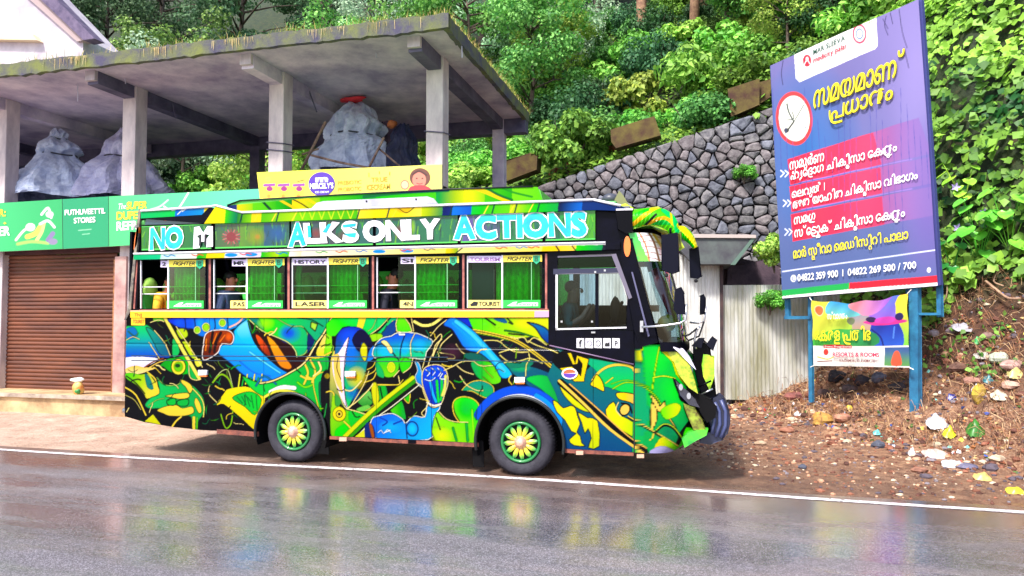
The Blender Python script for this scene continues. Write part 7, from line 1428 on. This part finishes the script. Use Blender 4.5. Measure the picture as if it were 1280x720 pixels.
def litter(px, py, wpx, hpx, col, lab, seed, name='plastic_bag', cat='plastic bag', rough=.35, lift=.0):
    """crumpled sheet"""
    p = ground_hit(px, py); D = np.dot(p - CAM, fw); w_ = wpx*D/F/2; h_ = max(.03, hpx*D/F/2); r = random.Random(seed); n_ = 9; ph = [r.uniform(0,6.28) for _ in range(4)]; V = []
    for j in range(n_):
        for i in range(n_):
            u, v = i/(n_-1)*2-1, j/(n_-1)*2-1; q = (1-u*u)*(1-v*v); z = q*h_*1.3*(1+.5*math.sin(5*u+ph[0])*math.sin(4*v+ph[1])) + r.uniform(0,.22)*h_; V.append((p[0]+u*w_*(1-.25*v*v)+r.uniform(-.08,.08)*w_, p[1]+v*w_*.7+r.uniform(-.08,.08)*w_, p[2]+.015+z + v*w_*.35))
    o = npmesh(name, np.array(V), grid_faces(n_, n_), mat('litter_%d_%d_%d' % tuple(col), col, rough, tuple(int(c*.75) for c in col), 14)); tag(o, lab, cat); return o
for i, (px, py, a, b_, c, lab, nm, ct) in enumerate([(1187,547,16,14,(214,222,40),'bright yellow-green crumpled wrapper on the rubble slope','wrapper','wrapper'),(1220,545,22,20,(60,130,40),'green crumpled plastic bag beside the yellow wrapper','plastic_bag','plastic bag'),(1172,534,26,16,(226,228,236),'white torn plastic bag below the right billboard post','plastic_bag','plastic bag'),(1160,468,0,0,(0,0,0),'',None,None),(1222,492,14,12,(225,225,232),'white scrap of plastic beside the upright yellow-stained stone','plastic_scrap','plastic scrap'),(1270,472,20,12,(226,208,130),'cream paper sheet at the right edge high on the slope','paper_sheet','paper'),(1140,570,9,12,(235,225,225),'small white paper cup shape on the dirt near the road','paper_cup','cup'),(1096,546,9,6,(110,200,200),'turquoise plastic scrap beside the blue-grey stone','plastic_scrap','plastic scrap'),(1192,584,26,6,(214,214,220),'long whitish strip of litter by the road line','plastic_strip','plastic strip'),(1170,572,30,10,(222,196,186),'crumpled pinkish paper in the litter heap','crumpled_paper','paper'),(1228,600,20,9,(235,205,120),'yellowish crumpled paper nearest the right road edge','crumpled_paper','paper'),(1269,617,20,7,(236,226,60),'bright yellow wrapper on the road line at the right edge','wrapper','wrapper'),(1150,512,0,0,(0,0,0),'',None,None),(1190,500,12,9,(50,60,150),'small blue wrapper left of the upright yellow-stained stone','wrapper','wrapper'),(1236,478,14,9,(60,130,140),'teal scrap of plastic above the yellow-stained stone','plastic_scrap','plastic scrap'),(1250,500,20,10,(236,226,200),'cream crumpled paper right of the yellow-stained stone','crumpled_paper','paper'),(1062,512,8,6,(230,200,70),'yellow scrap at the foot of the thin billboard post','plastic_scrap','plastic scrap'),(996,521,7,6,(236,236,240),'tiny white scrap on the bare dirt below the sheets','plastic_scrap','plastic scrap'),(1222,432,8,10,(80,190,110),'light green scrap stuck in the upper bank','plastic_scrap','plastic scrap'),(1205,412,26,7,(190,186,196),'grey torn sack strip in the upper bank','sack_strip','sack'),(1228,447,18,8,(200,190,180),'pale rag on the upper bank','rag','rag')]):
    if nm: litter(px, py, a, b_, c, lab, i + 5, nm, ct)
# joined rubble, twigs, roots, dry grass, leaf litter
def rub_pts(n_, dmin=-.6, dmax=2.9, pw=1.0):
    d = dmin + (dmax-dmin)*NR.random(n_)**pw; s = NR.uniform(-3.5, 10.5, n_); T_ = np.array([-TN[1], TN[0]]); x = TA[0] + TN[0]*d + T_[0]*s; y = TA[1] + TN[1]*d + T_[1]*s; k = (y > 8.75) & (y < 18.3) & (x > -1.2) & (x < 9); return x[k], y[k], d[k]
x, y, d = rub_pts(8000, -3.2, 2.9); kk = (d > -.4) | (NR.random(len(d)) < .8); x, y, d = x[kk], y[kk], d[kk]; m = MB(); RC = [(150,96,74),(110,70,58),(196,150,120),(90,80,90),(206,186,160),(130,120,126),(120,74,56),(84,52,44)]
for i in range(len(x)):
    r_ = (abs(R.gauss(0, .018)) + .009 + (.03 if R.random() < .06 else 0)) * (1 if d[i] > -.3 else .6); m.ball((x[i], y[i], float(height(x[i], y[i])) + r_*.3), (r_*R.uniform(.8,1.6), r_, r_*.7), 5, .25, i, R.choice(RC))
tag(m.build('gravel', vmat('gravel_mix', .85)), 'loose gravel and broken stone over the dirt slope', 'gravel', kind='stuff')
x, y, d = rub_pts(7500, .4, 3.3); m = MB(); TC = [(176,130,96),(120,84,66),(206,170,126),(90,60,50),(160,110,70)]
for i in range(len(x)):
    h0 = float(height(x[i], y[i])); a = R.uniform(0, 6.28); ln = R.uniform(.08, .34); bz = R.uniform(.0, .22); p0 = np.array([x[i], y[i], h0 - .01]); p1 = p0 + np.array([math.cos(a)*ln*.6, math.sin(a)*ln*.6 - .03, bz]); p2 = p0 + np.array([math.cos(a)*ln, math.sin(a)*ln - .05, bz*R.uniform(-.3,1.2)]); s_ = np.array([0, 0, .0035]) if abs(math.sin(a)) < .7 else np.array([.0035, 0, 0]); c = R.choice(TC)
    m.add([tuple(p0-s_), tuple(p0+s_), tuple(p1+s_), tuple(p1-s_), tuple(p2+s_*.5), tuple(p2-s_*.5)], [(0,1,2,3),(3,2,4,5)], c)
x, y, d = rub_pts(2600, .7, 3.3)
for i in range(len(x)):
    cl = vnoise(x[i], y[i], 1.5, 4)
    if cl < -.2: continue
    h0 = float(height(x[i], y[i])); ln = R.uniform(.2, .6); a = R.uniform(3.4, 5.4) + R.choice((0, 0, 1.2)); p = np.array([x[i], y[i], h0 + R.uniform(.02, .2)]); q = []; c = R.choice(TC + [(214,180,140)])
    for j in range(5): f = j/4; xx, yy = p[0] + math.cos(a)*ln*f + R.uniform(-.03,.03), p[1] + math.sin(a)*ln*f*.8 + R.uniform(-.03,.03); q.append((xx, yy, float(height(xx, yy)) + .03 + .16*math.sin(f*3.1)*R.random()))
    b0 = len(m.v)
    for s_, (u, v, w_) in enumerate(q): m.v += [(u, v, w_ - .004), (u + .004, v, w_ + .004)]; m.c += [c, c]
    for j in range(4): m.f.append((b0+2*j, b0+2*j+1, b0+2*j+3, b0+2*j+2))
tag(m.build('dry_twigs', vmat('twig_straw', .8, translucent=.1)), 'tangle of dry grass, twigs and roots on the rubble slope', 'dry grass', kind='stuff')
x, y, d = rub_pts(4200, .2, 3.4); z = height(x, y) + NR.uniform(0, .04, len(x)); n_ = len(x); cc = np.array([lin(c) for c in [(120,66,40),(160,104,60),(90,50,36),(196,160,110),(70,100,40),(60,40,34)]])[NR.integers(0,6,n_)]
V, F_, Cc = leaf_arr(np.stack([x,y,z],1), NR.normal(0,.5,(n_,3)) + [0,-.3,1], NR.uniform(.03,.09,n_), cc); tag(npmesh('leaf_litter', V, F_, vmat('dead_leaf', .8), None, False, Cc), 'brown dead leaves scattered over the rubble slope', 'leaf litter', kind='stuff')
x, y, d = rub_pts(520, .0, 3.0); z = height(x, y) + .02; n_ = len(x); cc = np.array([lin(c) for c in [(235,235,240),(230,225,225),(200,205,220),(60,90,170),(225,205,70),(220,80,70),(120,200,190)]])[NR.integers(0,7,n_)]
V, F_, Cc = leaf_arr(np.stack([x,y,z],1), NR.normal(0,.6,(n_,3)) + [0,-.5,.8], NR.uniform(.02,.085,n_), cc, .5); tag(npmesh('litter_scraps', V, F_, vmat('scrap_mix', .5), None, False, Cc), 'tiny scraps of paper and plastic trodden into the dirt', 'litter', kind='stuff')
# weeds on the slope edge
n_ = 500; x, y, d = rub_pts(n_*4, 1.9, 3.1); z = height(x, y); k = (vnoise(x, y, 1.6, 9) > .15); x, y, z = x[k], y[k], z[k]
V, F_, Cc = leaf_arr(np.stack([x,y,z + NR.uniform(0,.2,len(x))],1), NR.normal(0,.5,(len(x),3)) + [0,-.5,.6], NR.uniform(.05,.12,len(x)), leafcols(len(x), (60,120,40), (140,190,70))); tag(npmesh('bank_weeds', V, F_, M_leaf2, None, False, Cc), 'patches of small green weeds between creeper and rubble', 'weeds', kind='stuff')
# carrier bag and tail-side bits on the plinth
p = np.array([PS.hit(128,490)[0], 12.0, zpl]); sb = thing('shopping_bag', 'small orange and white plastic bag standing on the shop plinth', 'bag', p)
MB().ball((p[0], p[1], p[2]+.13), (.13,.09,.15), 12, .2, 4).build('bag_body', mat('bag_orange',(226,140,70),.4,(220,200,120),8), sb, True); MB().ball((p[0]-.03, p[1], p[2]+.29), (.15,.1,.05), 12, .3, 6).build('bag_flap', M_pw, sb, True); MB().ball((p[0]+.04, p[1]-.05, p[2]+.07), (.07,.05,.05), 8, .3, 8).build('bag_print', mat('bag_green',(60,150,80),.4), sb, True)

# same-looking neighbours: tell them apart by their order from the left
_by = {}
for o in bpy.data.objects:
    if o.parent is None and o.get('label') and o.get('category') in ('shrub', 'flower', 'tree'): _by.setdefault(o['label'], []).append(o)
ORD = ('leftmost', 'second', 'third', 'fourth', 'fifth', 'sixth', 'seventh', 'eighth')
for lab, os_ in _by.items():
    if len(os_) < 2: continue
    os_.sort(key=lambda o: float(proj(np.array(o.location))[0]))
    for i, o in enumerate(os_): o['label'] = ('left-hand ', 'right-hand ')[i] + lab if len(os_) == 2 else ('leftmost ' if i == 0 else ORD[min(i, 7)] + ' from left, ') + lab
